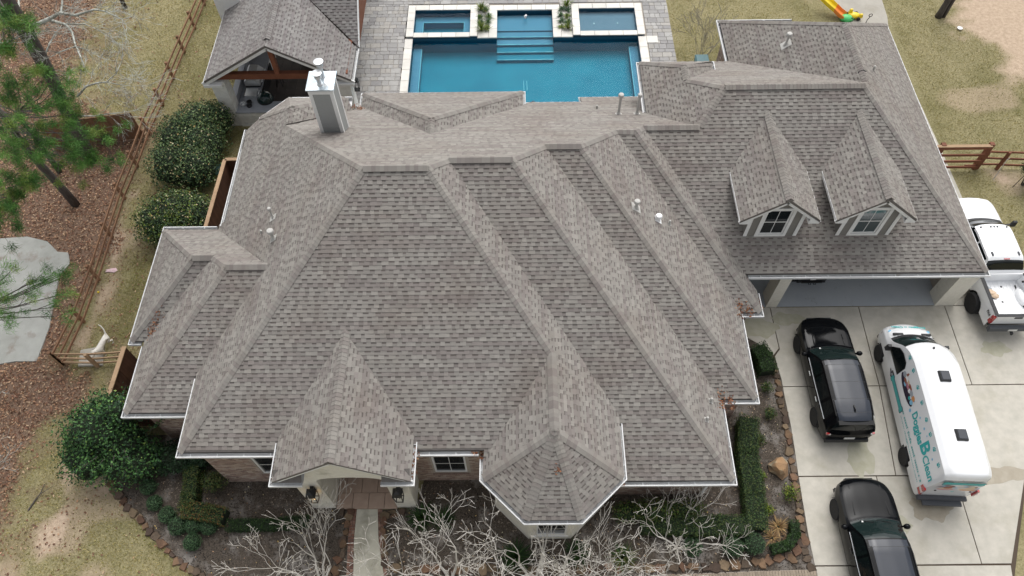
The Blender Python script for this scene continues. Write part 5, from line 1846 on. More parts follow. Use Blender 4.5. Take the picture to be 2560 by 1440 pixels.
rail_fence('rail_fence', 'low three rail red brown fence running right from the gate', [(22.55, 24.08), (23.5, 24.02), (25.4, 23.9), (27.5, 23.8)], 1.2, (.25, .68, 1.12), 'wood_red')
# ---------------------------------------------------------------- small things on the ground
sl_ = thing('toy_slide', 'yellow orange and green plastic toy slide on the back slab', 'slide', (18.6, 36, 0))
tr = [at(2052, -12, .85), at(2072, 8, .62), at(2088, 22, .42), at(2100, 34, .24), at(2112, 43, .14), at(2122, 47, .12)]


def chute(a, b, name, mat):
    pts = [np.array(p) for p in tr[a:b]]
    m = M()
    prof = [(-.27, .16), (-.24, .18), (-.2, .02), (.2, .02), (.24, .18), (.27, .16), (.27, -.04), (-.27, -.04)]
    vs = []
    for i, p in enumerate(pts):
        d = pts[min(i + 1, len(pts) - 1)] - pts[max(0, i - 1)]
        s = np.array([-d[1], d[0], 0]) / np.hypot(d[0], d[1])
        vs += [p + s * x + np.array([0, 0, z]) for x, z in prof]
    k = len(prof)
    for i in range(len(pts) - 1):
        for j in range(k):
            m.add([vs[i * k + j], vs[i * k + (j + 1) % k], vs[(i + 1) * k + (j + 1) % k], vs[(i + 1) * k + j]], [(0, 1, 2, 3)])
    return m.build(name, mat, sl_)


chute(0, 3, 'upper_chute', 'toy_yellow')
chute(2, 5, 'lower_chute', 'toy_orange')
gp = at(2116, 46, .1)
M().lump((gp[0], gp[1], .12), (.42, .3, .18), 3, 10, .08).build('end_piece', 'toy_green', sl_, smooth=True)
rc = thing('toy_car', 'yellow plastic ride on toy at the foot of the slide', 'toy car', (19.2, 35.3, 0))
q = at(2133, 42, .1)
M().lump((q[0], q[1], .2), (.36, .26, .14), 5, 10, .06).build('body', 'toy_yellow', rc, smooth=True)
M().box((q[0] - .28, q[1] + .1, .24), (q[0] - .08, q[1] + .24, .5), top=.03).box((q[0] + .22, q[1] - .26, .2), (q[0] + .42, q[1] - .1, .42), top=.03).build('seat', 'toy_yellow', rc)
for sx in (-.2, .22):
    for sy in (-.26, .26):
        M().lathe([(.0, -.04), (.1, -.04), (.1, .04), (0, .04)], 10, Matrix.Translation((q[0] + sx, q[1] + sy, .15)) @ Matrix.Rotation(math.pi / 2, 4, 'X')).build('wheel', 'black_metal', rc)
hp, hq = at(2168, 50, .35), at(2175, 42, .9)
hk = thing('hook_stake', 'black garden stake with ring top behind the garage', 'stake', (hp[0], hp[1], 0))
M().tube([(hp[0], hp[1], 0), hp, hq], .022, 6).build('rod', 'black_metal', hk)
M().tube([hq + np.array([.09 * math.cos(a), 0, .1 + .09 * math.sin(a)]) for a in np.linspace(-1.57, 4.7, 13)], .02, 6).build('ring', 'black_metal', hk)
d_ = at(2398, 73)
tag(M().lathe([(.02, .0), (.13, .05), (.15, .09), (.14, .1), (.0, .07)], 18, Matrix.Translation(d_)).build('white_disc', 'vest_white', None, smooth=40), 'small round white disc lying on the right lawn', 'disc')
p_ = at(280, 677)
tag(M().lump((p_[0], p_[1], .03), (.28, .13, .03), 8, 9, .3).build('pink_cloth', 'pink'), 'faded pink cloth scrap on the left grass by the fence', 'cloth')
b_ = at(247, 732)
tag(M().lump((b_[0], b_[1], .05), (.05, .05, .05), 1, 8, .0).build('ball', 'toy_yellow', None, smooth=True), 'small yellow ball on the grass beside the fence', 'ball')
c_ = at(543, 425)
tag(M().lathe([(.32, .0), (.34, .06), (.3, .09), (0, .1)], 18, Matrix.Translation(c_)).build('round_lid', 'teal_plastic', None, smooth=30), 'round teal lid in the grass beside the plank enclosure', 'lid')
bn = thing('wheeled_bin', 'dark teal bin standing against the brick wall behind the house', 'bin', (9.9, 31.0, 0))
M().box((9.6, 30.6, .12), (10.2, 31.2, 1.0), top=-.04).build('body', 'teal_plastic', bn)
M().box((9.54, 30.54, 1.0), (10.26, 31.28, 1.08), top=.06).build('lid', 'teal_plastic', bn)
for x in (9.68, 10.12):
    M().lathe([(0, -.04), (.11, -.04), (.11, .04), (0, .04)], 10, Matrix.Translation((x, 31.2, .12)) @ Matrix.Rotation(math.pi / 2, 4, 'Y')).build('wheel', 'rubber', bn)
bo = at(1943, 1172)
bm_ = M().lump((bo[0], bo[1], .22), (.36, .42, .36), 11, 9, .22)
tag(bm_.build('boulder', 'boulder'), 'large tan boulder in the right planting bed', 'boulder')
sv = pxpoly([(203, 876), (262, 866), (258, 915), (196, 917)])
tag(M().prism(sv, 0, .06, inset=.01).build('stepping_slab', 'concrete_old'), 'square grey concrete slab under the dog behind the fence', 'slab')
br_ = [at(*p, z) for p, z in (((70, 1277), .03), ((88, 1250), .05), ((100, 1235), .1), ((112, 1210), .06))]
bs = thing('fallen_branch', 'dead grey branch lying on the lower left lawn', 'branch', (br_[0][0], br_[0][1], 0))
M().tube(br_, [.035, .03, .02, .008], 6).tube([br_[2], br_[2] + np.array([.3, .12, .12]), br_[2] + np.array([.5, .3, .1])], [.018, .012, .005], 5).build('wood', 'bark_dark', bs)
for (xa, ya, xb, yb, zz, lab) in ((-11.2, 10.2, -13.0, 10.45, 2.95, 'white downspout on the left wing below its gutter'), (6.8, 7.95, 6.95, 8.1, 2.3, 'white downspout at the right end of the front brick wall')):
    t = thing('downspout', lab, 'downspout', (xa, yb, 0), 0, 'white downspouts')
    M().bar((xa, ya, zz + .1), (xa, yb, zz - .2), .07, .09).bar((xa, yb, zz - .2), (xa, yb, .1), .09, .07, up=(0, 1, 0)).build('pipe', 'gutter_white', t)

# ---------------------------------------------------------------- the dog, seen from behind, tail up
dg = thing('dog', 'white short haired dog standing with raised tail behind the fence', 'dog', (-17.45, 14.55, 0))
D = np.array([-17.45, 14.6, 0.0])


def skin_body(name, verts, edges, radii, mat, parent, sub=2):
    me = bpy.data.meshes.new(name)
    me.from_pydata([tuple(v) for v in verts], edges, [])
    me.materials.append(MATS[mat])
    o = link(name, me, parent)
    sk = o.modifiers.new('skin', 'SKIN')
    for d, r in zip(me.skin_vertices[0].data, radii):
        d.radius = (r, r) if not hasattr(r, '__len__') else r
    me.skin_vertices[0].data[0].use_root = True
    sk.use_smooth_shade = True
    ss = o.modifiers.new('sub', 'SUBSURF')
    ss.levels = ss.render_levels = sub
    return o


# pelvis first; the dog faces away from the house wall towards the camera's lower left (-y), tail to the back (+y)
dv_ = [(0, .3, .48), (0, .12, .5), (0, -.1, .49), (0, -.32, .5), (0, -.45, .58), (0, -.55, .66), (0, -.68, .62), (0, -.77, .6),
       (-.02, .4, .56), (-.08, .52, .72), (-.2, .6, .86), (-.3, .62, .92)]
de_ = [(0, 1), (1, 2), (2, 3), (3, 4), (4, 5), (5, 6), (6, 7), (0, 8), (8, 9), (9, 10), (10, 11)]
dr_ = [.12, .125, .13, .14, .09, .09, .055, .045, .04, .03, .025, .012]
for sx in (-1, 1):
    for hind in (0, 1):
        b0 = len(dv_)
        if hind:
            dv_ += [(sx * .09, .28, .42), (sx * .11, .2, .3), (sx * .11, .36, .16), (sx * .11, .32, .03), (sx * .11, .25, .02)]
            dr_ += [.08, .055, .03, .028, .026]
            de_ += [(0, b0)]
        else:
            dv_ += [(sx * .08, -.3, .42), (sx * .1, -.27, .26), (sx * .1, -.3, .13), (sx * .1, -.31, .03), (sx * .1, -.37, .02)]
            dr_ += [.07, .045, .032, .028, .026]
            de_ += [(3, b0)]
        de_ += [(b0 + k, b0 + k + 1) for k in range(4)]
    b0 = len(dv_)
    dv_ += [(sx * .05, -.53, .72), (sx * .1, -.5, .7), (sx * .12, -.52, .62)]
    dr_ += [.035, .03, .015]
    de_ += [(5, b0), (b0, b0 + 1), (b0 + 1, b0 + 2)]
rot = lambda p: (D[0] + p[0] * .97 + p[1] * .2, D[1] - p[0] * .2 + p[1] * .97, p[2])
skin_body('body', [rot(p) for p in dv_], de_, dr_, 'dog_white', dg)
M().lump(rot((0, -.8, .61)), (.02, .02, .016), 1, 6, 0).build('nose', 'black_metal', dg, smooth=True)
for sx in (-1, 1):
    M().lump(rot((sx * .045, -.635, .68)), (.012, .012, .012), 2, 6, 0).build('eye', 'black_metal', dg, smooth=True)
M().tube([rot((.1 * math.cos(a), -.4 + .02 * math.sin(a), .55 + .1 * math.sin(a))) for a in np.linspace(0, 6.28, 13)], .012, 5).build('collar', 'teal_dark', dg)
# ---------------------------------------------------------------- vehicles (built with the front towards +y)
def pchip(xs, ys, x):
    xs, ys = np.asarray(xs, float), np.asarray(ys, float)
    h = np.diff(xs)
    dl = np.diff(ys) / h
    d = np.zeros(len(xs))
    for i in range(1, len(xs) - 1):
        if dl[i - 1] * dl[i] > 0:
            w1, w2 = 2 * h[i] + h[i - 1], h[i] + 2 * h[i - 1]
            d[i] = (w1 + w2) / (w1 / dl[i - 1] + w2 / dl[i])
    d[0], d[-1] = dl[0], dl[-1]
    i = np.clip(np.searchsorted(xs, x) - 1, 0, len(xs) - 2)
    t = (x - xs[i]) / h[i]
    return (1 + 2 * t) * (1 - t) ** 2 * ys[i] + t * (1 - t) ** 2 * h[i] * d[i] + t * t * (3 - 2 * t) * ys[i + 1] + t * t * (t - 1) * h[i] * d[i + 1]


def shell(root, table, classify, mats, seams=(), arches=(), step=.045, subs=(2, 4, 8, 3, 5), bow=(.16, .1, -1.4)):
    """a car body lofted along y and split into parts by what each face is"""
    table = sorted(table, key=lambda r: r[0])
    ys = [r[0] for r in table]
    yy = set(np.arange(ys[0], ys[-1] + 1e-6, step).round(4).tolist()) | set(ys)
    for s in seams:
        yy = {y for y in yy if abs(y - s) > .02} | {s - .008, s + .008}
    yy = np.array(sorted(yy))
    ctrl = [[pchip(ys, [r[1][k][j] for r in table], yy) for j in range(2)] for k in range(6)]
    prof = []
    for k in range(5):
        for t in range(subs[k]):
            f = t / subs[k]
            prof.append((k, f, ctrl[k][0] * (1 - f) + ctrl[k + 1][0] * f, ctrl[k][1] * (1 - f) + ctrl[k + 1][1] * f))
    prof.append((5, 0, ctrl[5][0], ctrl[5][1]))
    n = len(prof)
    rows = n * 2 - 1
    V = np.zeros((len(yy), rows, 3))
    for i, (k, f, w_, z_) in enumerate(prof):
        V[:, i] = np.stack([-w_, yy, z_], 1)
        V[:, rows - 1 - i] = np.stack([w_, yy, z_], 1)
    # nose, windscreen and tail bow outwards in plan
    X2 = V[:, :, 0] ** 2
    Y0 = V[:, :, 1].copy()
    V0 = V.copy()
    V[:, :, 1] += -bow[0] * np.clip(Y0 / 1.0, 0, 1) * X2 + bow[1] * np.clip((bow[2] - Y0) / .6, 0, 1) * X2
    parts = {}
    for a in range(len(yy) - 1):
        for b in range(rows - 1):
            c = (V0[a, b] + V0[a + 1, b + 1] + V0[a + 1, b] + V0[a, b + 1]) / 4
            i = b if b < n - 1 else rows - 2 - b
            k = prof[i][0]
            if k < 2 and any((c[1] - y) ** 2 + (c[2] - z) ** 2 < r * r for y, z, r in arches):
                continue
            parts.setdefault(classify(k, c, b < n - 1), []).append((a, b))
    out = {}
    for nm, fl in parts.items():
        idx = {}
        vs, fs = [], []
        for a, b in fl:
            q = []
            for p in ((a, b), (a, b + 1), (a + 1, b + 1), (a + 1, b)):
                if p not in idx:
                    idx[p] = len(vs)
                    vs.append(V[p])
                q.append(idx[p])
            fs.append(tuple(q))
        m = M().add(vs, fs)
        if nm == 'body':
            for e, rv in ((0, False), (len(yy) - 1, True)):
                ring = [V[e, j] for j in range(rows)]
                m.add(ring, [tuple(range(rows))[::-1] if rv else tuple(range(rows))])
        base = nm.split('.')[0]
        out[nm] = m.build(base, mats[base], root, smooth=40, local=True)
    return out


def wheel(root, x, y, r, wd, rim, side, spokes=10, rr=.66, name='wheel', cache={}):
    key = (round(r, 3), round(wd, 3), rim, spokes)
    T = Matrix.Rotation(math.pi / 2, 4, 'Y')
    if key not in cache:
        t = M()
        t.lathe([(r * rr, -wd / 2), (r * .93, -wd / 2), (r * .985, -wd * .4), (r, -wd * .25), (r, wd * .25), (r * .985, wd * .4), (r * .93, wd / 2), (r * rr, wd / 2)], 36, T)
        if r > .42:
            for k in range(36):
                a = 2 * math.pi * k / 36
                for s in (-1, 1):
                    t.box((-.02, -.02, r - .005), (.02, .02, r + .018), mat=Matrix.Rotation(a, 4, 'X') @ Matrix.Translation((s * wd * .3, 0, 0)))
        w_ = M()
        w_.lathe([(r * rr + .004, -wd * .42), (r * rr - .02, -wd * .38), (r * rr - .03, 0), (r * rr + .004, wd * .42)], 28, T)
        for k in range(spokes):
            a = 2 * math.pi * k / spokes
            w_.box((-wd * .42, -.028, .04), (-wd * .3, .028, r * rr - .015), mat=Matrix.Rotation(a, 4, 'X'))
        w_.lathe([(.0, -wd * .45), (.07, -wd * .44), (.08, -wd * .3), (0, -wd * .25)], 14, T)
        w_.lathe([(0, -.03), (r * rr - .02, -.03), (r * rr - .02, .02), (0, .03)], 24, T)
        cache[key] = (t.mesh('tyre', 'rubber', 30), w_.mesh('rim', rim, 30))
    tm_, rm = cache[key]
    o = link(name, tm_, root, local=True)
    o.location = (x, y, r)
    if side > 0:
        o.rotation_euler = (0, 0, math.pi)
    link('rim', rm, o, local=True)
    return o


def arch_liner(root, y, z, r, w):
    for s in (-1, 1):
        m = M()
        N_ = 14
        vs = []
        for k in range(N_ + 1):
            a = math.pi * k / N_
            for x in (s * w, s * (w - .32)):
                vs.append((x, y + (r + .01) * math.cos(a), max(z + (r + .01) * math.sin(a), .25)))
        m.add(vs, [(2 * k, 2 * k + 1, 2 * k + 3, 2 * k + 2) for k in range(N_)])
        m.add([(s * (w - .32), y - r, .25), (s * (w - .32), y + r, .25), (s * (w - .32), y + r, z + r), (s * (w - .32), y - r, z + r)], [(0, 1, 2, 3)])
        m.build('wheel_liner', 'plastic_black', root, local=True)


def lmesh(root, name, mat, *boxes, smooth=False, top=0.0):
    m = M()
    for a, b in boxes:
        m.box(a, b, top=top)
    return m.build(name, mat, root, local=True, smooth=smooth)


SUV = [
    (2.64, [(.4, .48), (.5, .62), (.48, .78), (.4, .8), (.25, .81), (0, .81)]),
    (2.55, [(.66, .36), (.76, .64), (.73, .88), (.62, .92), (.38, .94), (0, .95)]),
    (2.3, [(.85, .32), (.93, .66), (.88, 1.0), (.78, 1.04), (.45, 1.07), (0, 1.08)]),
    (1.95, [(.93, .3), (1.01, .7), (.96, 1.05), (.86, 1.09), (.5, 1.12), (0, 1.13)]),
    (1.2, [(.95, .3), (1.01, .72), (.97, 1.09), (.88, 1.13), (.5, 1.17), (0, 1.18)]),
    (1.05, [(.95, .3), (1.01, .72), (.97, 1.1), (.87, 1.17), (.5, 1.22), (0, 1.24)]),
    (.2, [(.95, .3), (1.01, .72), (.97, 1.13), (.73, 1.71), (.5, 1.78), (0, 1.8)]),
    (-.25, [(.95, .3), (1.01, .72), (.97, 1.14), (.73, 1.77), (.52, 1.83), (0, 1.85)]),
    (-1.5, [(.95, .3), (1.01, .72), (.97, 1.16), (.72, 1.76), (.52, 1.82), (0, 1.84)]),
    (-2.05, [(.93, .3), (1.0, .72), (.96, 1.18), (.7, 1.71), (.5, 1.77), (0, 1.79)]),
    (-2.34, [(.89, .32), (.96, .72), (.94, 1.17), (.67, 1.62), (.47, 1.7), (0, 1.72)]),
    (-2.52, [(.85, .34), (.94, .7), (.92, 1.08), (.8, 1.13), (.5, 1.15), (0, 1.15)]),
    (-2.6, [(.82, .4), (.9, .68), (.88, .95), (.8, .97), (.5, .98), (0, .98)]),
    (-2.63, [(.72, .45), (.82, .66), (.8, .84), (.6, .85), (.3, .86), (0, .86)]),
]


def suv(label, loc, second=False):
    t = thing('black_suv', label, 'car', loc, 0, 'black cars parked on the driveway')
    seams = (1.08, -.02, -.75, -1.45, -2.0) if not second else (1.08, -.05, -1.3)
    stays = [s for s in seams if s < 1.0]

    def cl(k, c, left):
        y, z = c[1], c[2]
        if k == 1 and z > .5 and any(abs(y - s) < .012 for s in (1.0, -.3, -1.35)):
            return 'door_gap'
        if k >= 3:
            if abs(y - 1.08) < .012:
                return 'hood_gap'
            if .25 < y < 1.06:
                return 'windshield'
            if -2.5 < y < -2.36:
                return 'rear_window'
            if -2.3 < y < .2:
                if any(abs(y - s) < .012 for s in stays):
                    return 'roof_gap'
                if k == 4 or abs(c[0]) < .62:
                    return 'roof_glass'
                return 'body'
        if k == 2 and 1.15 + .0 < z and -2.15 < y < .85 and z < 1.72:
            if z < 1.2 or z > 1.66:
                return 'body'
            if y > .25 + (1.68 - z) * 1.1 or y < -2.1 + (z - 1.2) * .35:
                return 'body'
            if any(abs(y - s) < .05 for s in (-.3, -1.35)):
                return 'body'
            return 'side_window.' + 'lr'[left] + ('f' if y > -.3 else 'm' if y > -1.35 else 'b')
        return 'body'
    shell(t, SUV, cl, {'body': 'paint_black', 'door_gap': 'plastic_black', 'hood_gap': 'plastic_black', 'windshield': 'windshield_glass', 'rear_window': 'car_glass', 'roof_gap': 'plastic_black', 'roof_glass': 'roof_grey_glass', 'side_window': 'car_glass'}, seams + (-.3, -1.35, 1.0), [(1.75, .38, .43), (-1.62, .38, .43)])
    for y in (1.6, -1.6):
        arch_liner(t, y, .38, .43, 1.0)
        for s in (-1, 1):
            wheel(t, s * .88, y, .39, .27, 'rim_dark', s)
    lmesh(t, 'underbody', 'plastic_black', ((-.8, -2.4, .22), (.8, 2.4, .4)))
    for s in (-1, 1):
        m = M().lump((s * 1.1, .78, 1.16), (.13, .1, .1), 4, 10, .05)
        m.bar((s * .95, .8, 1.1), (s * 1.05, .79, 1.12), .05, .06)
        m.build('mirror', 'paint_black', t, smooth=True, local=True)
        lmesh(t, 'headlight', 'lamp_clear', ((s * .6, 2.26, .84), (s * .8, 2.37, .94)))
        tl = lmesh(t, 'tail_light', 'lamp_red', ((s * .8, -2.55, .93), (s * .91, -2.42, 1.03)))
        lmesh(tl, 'lens', 'lamp_clear', ((s * .76, -2.565, .95), (s * .84, -2.45, 1.01)))
        M().tube([(s * .965, .6, 1.165), (s * .975, -.6, 1.175), (s * .965, -2.0, 1.195)], .012, 5).build('window_trim', 'steel', t, local=True)
        M().tube([(s * .72, .1, 1.74), (s * .73, -.25, 1.79), (s * .725, -1.5, 1.785), (s * .7, -2.1, 1.73)], .018, 5).build('roof_rail', 'black_metal', t, local=True)
        for y in (.0, -1.1):
            lmesh(t, 'door_handle', 'steel' if not second else 'black_metal', ((s * .995, y - .1, .98), (s * 1.02, y + .1, 1.01)))
        M().tube([(s * .3 - .25, .98, 1.27), (s * .3 + .2, .88, 1.36)], .012, 4).build('wiper', 'black_metal', t, local=True)
        M().bar((s * .55, 2.3, 1.06), (s * .62, 1.2, 1.165), .03, .015).build('hood_crease', 'paint_black', t, local=True)
    lmesh(t, 'dashboard', 'plastic_black', ((-.7, .9, 1.1), (.7, 1.05, 1.17)))
    lmesh(t, 'number_plate', 'plate_white', ((-.2, -2.645, .72), (.2, -2.628, .84)))
    lmesh(t, 'rear_bumper', 'plastic_black', ((-.84, -2.66, .42), (.84, -2.5, .58)), top=.03)
    lmesh(t, 'spoiler', 'paint_black', ((-.66, -2.45, 1.665), (.66, -2.28, 1.7)))
    lmesh(t, 'grille', 'black_metal', ((-.5, 2.58, .6), (.5, 2.635, .8)))
    M().add([(-.03, -1.7, 1.83), (.03, -1.7, 1.83), (0, -1.95, 1.92), (.02, -2.0, 1.8), (-.02, -2.0, 1.8)], [(0, 1, 2), (1, 3, 2), (3, 4, 2), (4, 0, 2)]).build('antenna', 'black_metal', t, local=True)
    lmesh(t, 'sticker', 'plate_white', ((-.56, .88, 1.395), (-.5, .93, 1.4)))
    return t


suv('shiny black estate car parked nearest the garage, rear towards the viewer', (12.6, 12.66, .06))
suv('black off road car nearest the viewer, cut off by the bottom edge', (12.56, 5.85, .06), True)

# ---- the white van
van = thing('white_van', 'long high roofed white van with teal lettering and dog pictures', 'van', (15.76, 11.58, .06), -.05)
VAN = [
    (3.3, [(.6, .42), (.7, .6), (.68, .78), (.58, .82), (.3, .84), (0, .85)]),
    (3.2, [(.8, .36), (.88, .6), (.84, .95), (.72, 1.03), (.4, 1.08), (0, 1.1)]),
    (2.95, [(.9, .35), (.96, .7), (.92, 1.1), (.8, 1.2), (.45, 1.27), (0, 1.28)]),
    (2.5, [(.93, .35), (.98, .75), (.96, 1.18), (.85, 1.37), (.45, 1.46), (0, 1.48)]),
    (2.4, [(.93, .35), (.98, .75), (.96, 1.2), (.85, 1.43), (.45, 1.53), (0, 1.56)]),
    (1.75, [(.95, .35), (.99, .8), (.98, 1.25), (.8, 2.12), (.45, 2.25), (0, 2.28)]),
    (1.3, [(.95, .35), (.99, .8), (.98, 1.28), (.81, 2.4), (.52, 2.56), (0, 2.6)]),
    (.8, [(.95, .35), (.99, .8), (.98, 1.3), (.82, 2.52), (.6, 2.69), (0, 2.73)]),
    (-1.0, [(.95, .35), (.99, .8), (.98, 1.3), (.82, 2.56), (.62, 2.73), (0, 2.77)]),
    (-3.3, [(.95, .35), (.99, .8), (.98, 1.3), (.82, 2.55), (.62, 2.72), (0, 2.76)]),
    (-3.6, [(.94, .38), (.98, .8), (.97, 1.3), (.8, 2.5), (.58, 2.66), (0, 2.7)]),
    (-3.7, [(.92, .4), (.96, .8), (.95, 1.3), (.77, 2.42), (.52, 2.55), (0, 2.58)]),
    (-3.75, [(.9, .45), (.93, .8), (.92, 1.3), (.73, 2.3), (.45, 2.42), (0, 2.45)]),
]


def vcl(k, c, left):
    y, z = c[1], c[2]
    if k >= 3:
        if 1.74 < y < 2.44:
            return 'windshield' if (1.8 < y < 2.4 and (k == 4 or abs(c[0]) < .8)) else 'glass_border'
        if 2.44 < y < 2.53:
            return 'cowl'
    if k == 1 and .52 < z < .72 and -3.7 < y < 3.0:
        return 'side_moulding'
    return 'body'


shell(van, VAN, vcl, {'body': 'paint_white', 'windshield': 'windshield_glass', 'glass_border': 'plastic_black', 'cowl': 'plastic_black', 'side_window': 'car_glass', 'side_moulding': 'plastic_grey'}, (2.46, .72, -1.3), [(2.4, .38, .42), (-2.2, .38, .42)], bow=(.22, .1, -3.2))
for y in (2.2, -2.2):
    arch_liner(van, y, .38, .42, .97)
    for s in (-1, 1):
        wheel(van, s * .9, y, .37, .25, 'rim_silver', s, 12, .56)
lmesh(van, 'underbody', 'plastic_black', ((-.8, -3.6, .22), (.8, 3.1, .42)))
lmesh(van, 'rear_bumper', 'plastic_grey', ((-.9, -3.85, .4), (.9, -3.68, .52)), top=.02)
lmesh(van, 'rear_step', 'plastic_grey', ((-.7, -4.02, .3), (.72, -3.8, .38)))
for s in (-1, 1):
    m = M().box((s * 1.02, 1.82, 1.35), (s * 1.2, 1.98, 1.66), top=.02).bar((s * .93, 1.85, 1.35), (s * 1.06, 1.9, 1.42), .06, .08)
    m.build('mirror', 'plastic_black', van, local=True)
    lmesh(van, 'headlight', 'lamp_clear', ((s * .66, 2.8, .84), (s * .92, 2.94, 1.02)), top=.03)
    lmesh(van, 'hood_vent', 'plastic_black', ((s * .36, 2.52, 1.36), (s * .74, 2.6, 1.45)))
    q = [(s * .965, -3.73, .8), (s * .985, -3.5, .8), (s * .985, -3.5, 1.25), (s * .95, -3.74, 1.25)]
    tl = M().box((s * .9, -3.76, .8), (s * .99, -3.52, 1.26), top=.01).build('tail_light', 'lamp_red', van, local=True)
    lmesh(tl, 'lens_strip', 'lamp_clear', ((s * .93, -3.772, .98), (s * .995, -3.53, 1.08)))
    for k in range(2):
        M().tube([(s * .35 - .3, 2.42 - .03 * k, 1.52), (s * .35 + .28, 2.22, 1.76)], .014, 4).build('wiper', 'black_metal', van, local=True)
        break
for y in (.08, -2.2):
    hv = M().box((-.2, y - .22, 2.76), (.2, y + .22, 2.86), top=.03).build('roof_hatch', 'plastic_black', van, local=True)
    lmesh(hv, 'hatch_lid', 'roof_grey_glass', ((-.155, y - .175, 2.861), (.155, y + .175, 2.875)), top=.01)
lmesh(van, 'roof_antenna', 'black_metal', ((-.03, 1.3, 2.58), (.03, 1.36, 2.66)))
lmesh(van, 'brake_light', 'decal_brown', ((-.2, -3.745, 2.41), (.2, -3.72, 2.45)))
for s in (-1,):
    lmesh(van, 'door_handle', 'black_metal', ((-1.01, .85, 1.12), (-.985, 1.05, 1.17)))


def side_pt(y, h, o=.006):
    """a point on the van's left side: h metres up the sloping upper panel from the belt"""
    tx, tz = .16, 1.25
    L = math.hypot(tx, tz)
    return (-.98 + tx / L * h - o * tz / L, y, 1.3 + tz / L * h + o * tx / L)


def decal(poly, mat, name, put, root=van, th=.003):
    """flat print: a polygon in the (right, up) plane laid on the panel by put(s, h, offset)"""
    n = len(poly)
    m = M()
    ar = sum(poly[i][0] * poly[(i + 1) % n][1] - poly[(i + 1) % n][0] * poly[i][1] for i in range(n))
    if ar < 0:
        poly = poly[::-1]
    m.add([put(s, h, .006 + th) for s, h in poly], [tuple(range(n))])
    return m.build(name, mat, root, local=True)


def text_mesh(body, size, shear=0.0, bold=.0):
    cu = bpy.data.curves.new('lettering', 'FONT')
    cu.body = body
    cu.size = size
    cu.shear = shear
    cu.offset = bold
    cu.resolution_u = 3
    o = bpy.data.objects.new('lettering_tmp', cu)
    COL.objects.link(o)
    dg_ = bpy.context.evaluated_depsgraph_get()
    me = bpy.data.meshes.new_from_object(o.evaluated_get(dg_))
    v = [tuple(p.co) for p in me.vertices]
    f = [tuple(p.vertices) for p in me.polygons]
    bpy.data.objects.remove(o)
    bpy.data.curves.remove(cu)
    bpy.data.meshes.remove(me)
    return v, f


def lettering(body, size, put, mat, name='lettering', root=van, width=None, bold=.008, shear=0.0, wave=None):
    v, f = text_mesh(body, size, shear, bold)
    x1 = max(p[0] for p in v)
    k = (width / x1) if width else 1
    m = M()
    m.add([put(p[0] * k, p[1] + (wave(p[0] / x1) if wave else 0), .008) for p in v], f)
    return m.build(name, mat, root, local=True)


L_side = lambda y0, h0: (lambda s, h, o: side_pt(y0 - s, h0 + h, o))
lettering('Doggies', .46, L_side(-.98, .2), 'teal', width=1.2, bold=.016, wave=lambda t: .16 - .1 * t)
lettering('B', .78, L_side(-2.17, .34), 'teal', width=.46, bold=.022)
lettering('Clean', .48, L_side(-2.64, .3), 'teal', width=.92, bold=.012)


def paw(put, r, mat='teal', root=van):
    m = M()
    for cx_, cy_, a, b in ((0, -.25, .5, .42), (-.62, .2, .2, .27), (-.22, .58, .2, .27), (.25, .58, .2, .27), (.64, .2, .2, .27)):
        m.add([put((cx_ + a * math.cos(t)) * r, (cy_ + b * math.sin(t)) * r, .009) for t in np.linspace(0, 2 * math.pi, 11)[:-1]], [tuple(range(10))])
    m.build('paw_print', mat, root, local=True)


paw(lambda s, h, o: side_pt(-2.36 - s, .42 + h, o), .1)
for i, y in enumerate((1.02, .48, -.22, -.82, -1.5, -2.05, -2.62, -3.18)):
    a = .5 * (-1) ** i
    paw(lambda s, h, o, y=y, a=a: side_pt(y - (s * math.cos(a) - h * math.sin(a)), 1.05 + s * math.sin(a) + h * math.cos(a), o), .115)


def bone(L, r):
    pts = []
    for cx_, cy_, a0, a1 in ((L / 2, r * .75, -1.2, 2.6), (-L / 2, r * .75, .5, 4.3), (-L / 2, -r * .75, 2.0, 5.8), (L / 2, -r * .75, -2.6, 1.2)):
        pts += [(cx_ + r * 1.15 * math.cos(t), cy_ + r * math.sin(t)) for t in np.linspace(a0, a1, 8)]
    return pts


def body_side(y, z, o=.006):
    w_ = np.interp(z, [.35, .8, 1.3], [.95, .99, .98])
    return (-w_ - o, y, z)


low = lambda y0, z0: (lambda s, h, o: body_side(y0 - s, z0 + h, o))
decal(bone(1.35, .1), 'teal_dark', 'bone_outline', low(.12, 1.02))
decal(bone(1.33, .082), 'teal', 'bone', lambda s, h, o: low(.12, 1.02)(s, h, o + .004))
lettering('GROOMING', .11, lambda s, h, o: low(.5, .97)(s, h, o + .007), 'vest_white', width=.78, bold=.004) if False else None
lettering('www.doggiesbclean.com', .12, low(-.75, .9), 'teal', width=2.6, bold=.0)
m = M()
yy_ = 0.0
rl = random.Random(4)
while yy_ < 2.75:                                    # a line of small letters too worn to read
    wd_ = rl.uniform(.04, .09)
    if rl.random() < .85:
        hh_ = rl.choice((.09, .09, .13))
        m.add([low(-.66, 1.1)(yy_ + a * wd_, b * hh_, .008) for a, b in ((0, 0), (1, 0), (1, .35), (.35, .35), (.35, .65), (1, .65), (1, 1), (0, 1))], [(0, 1, 2, 3), (0, 3, 4, 7), (4, 5, 6, 7)])
    yy_ += wd_ + .025
m.build('small_print', 'teal', van, local=True)
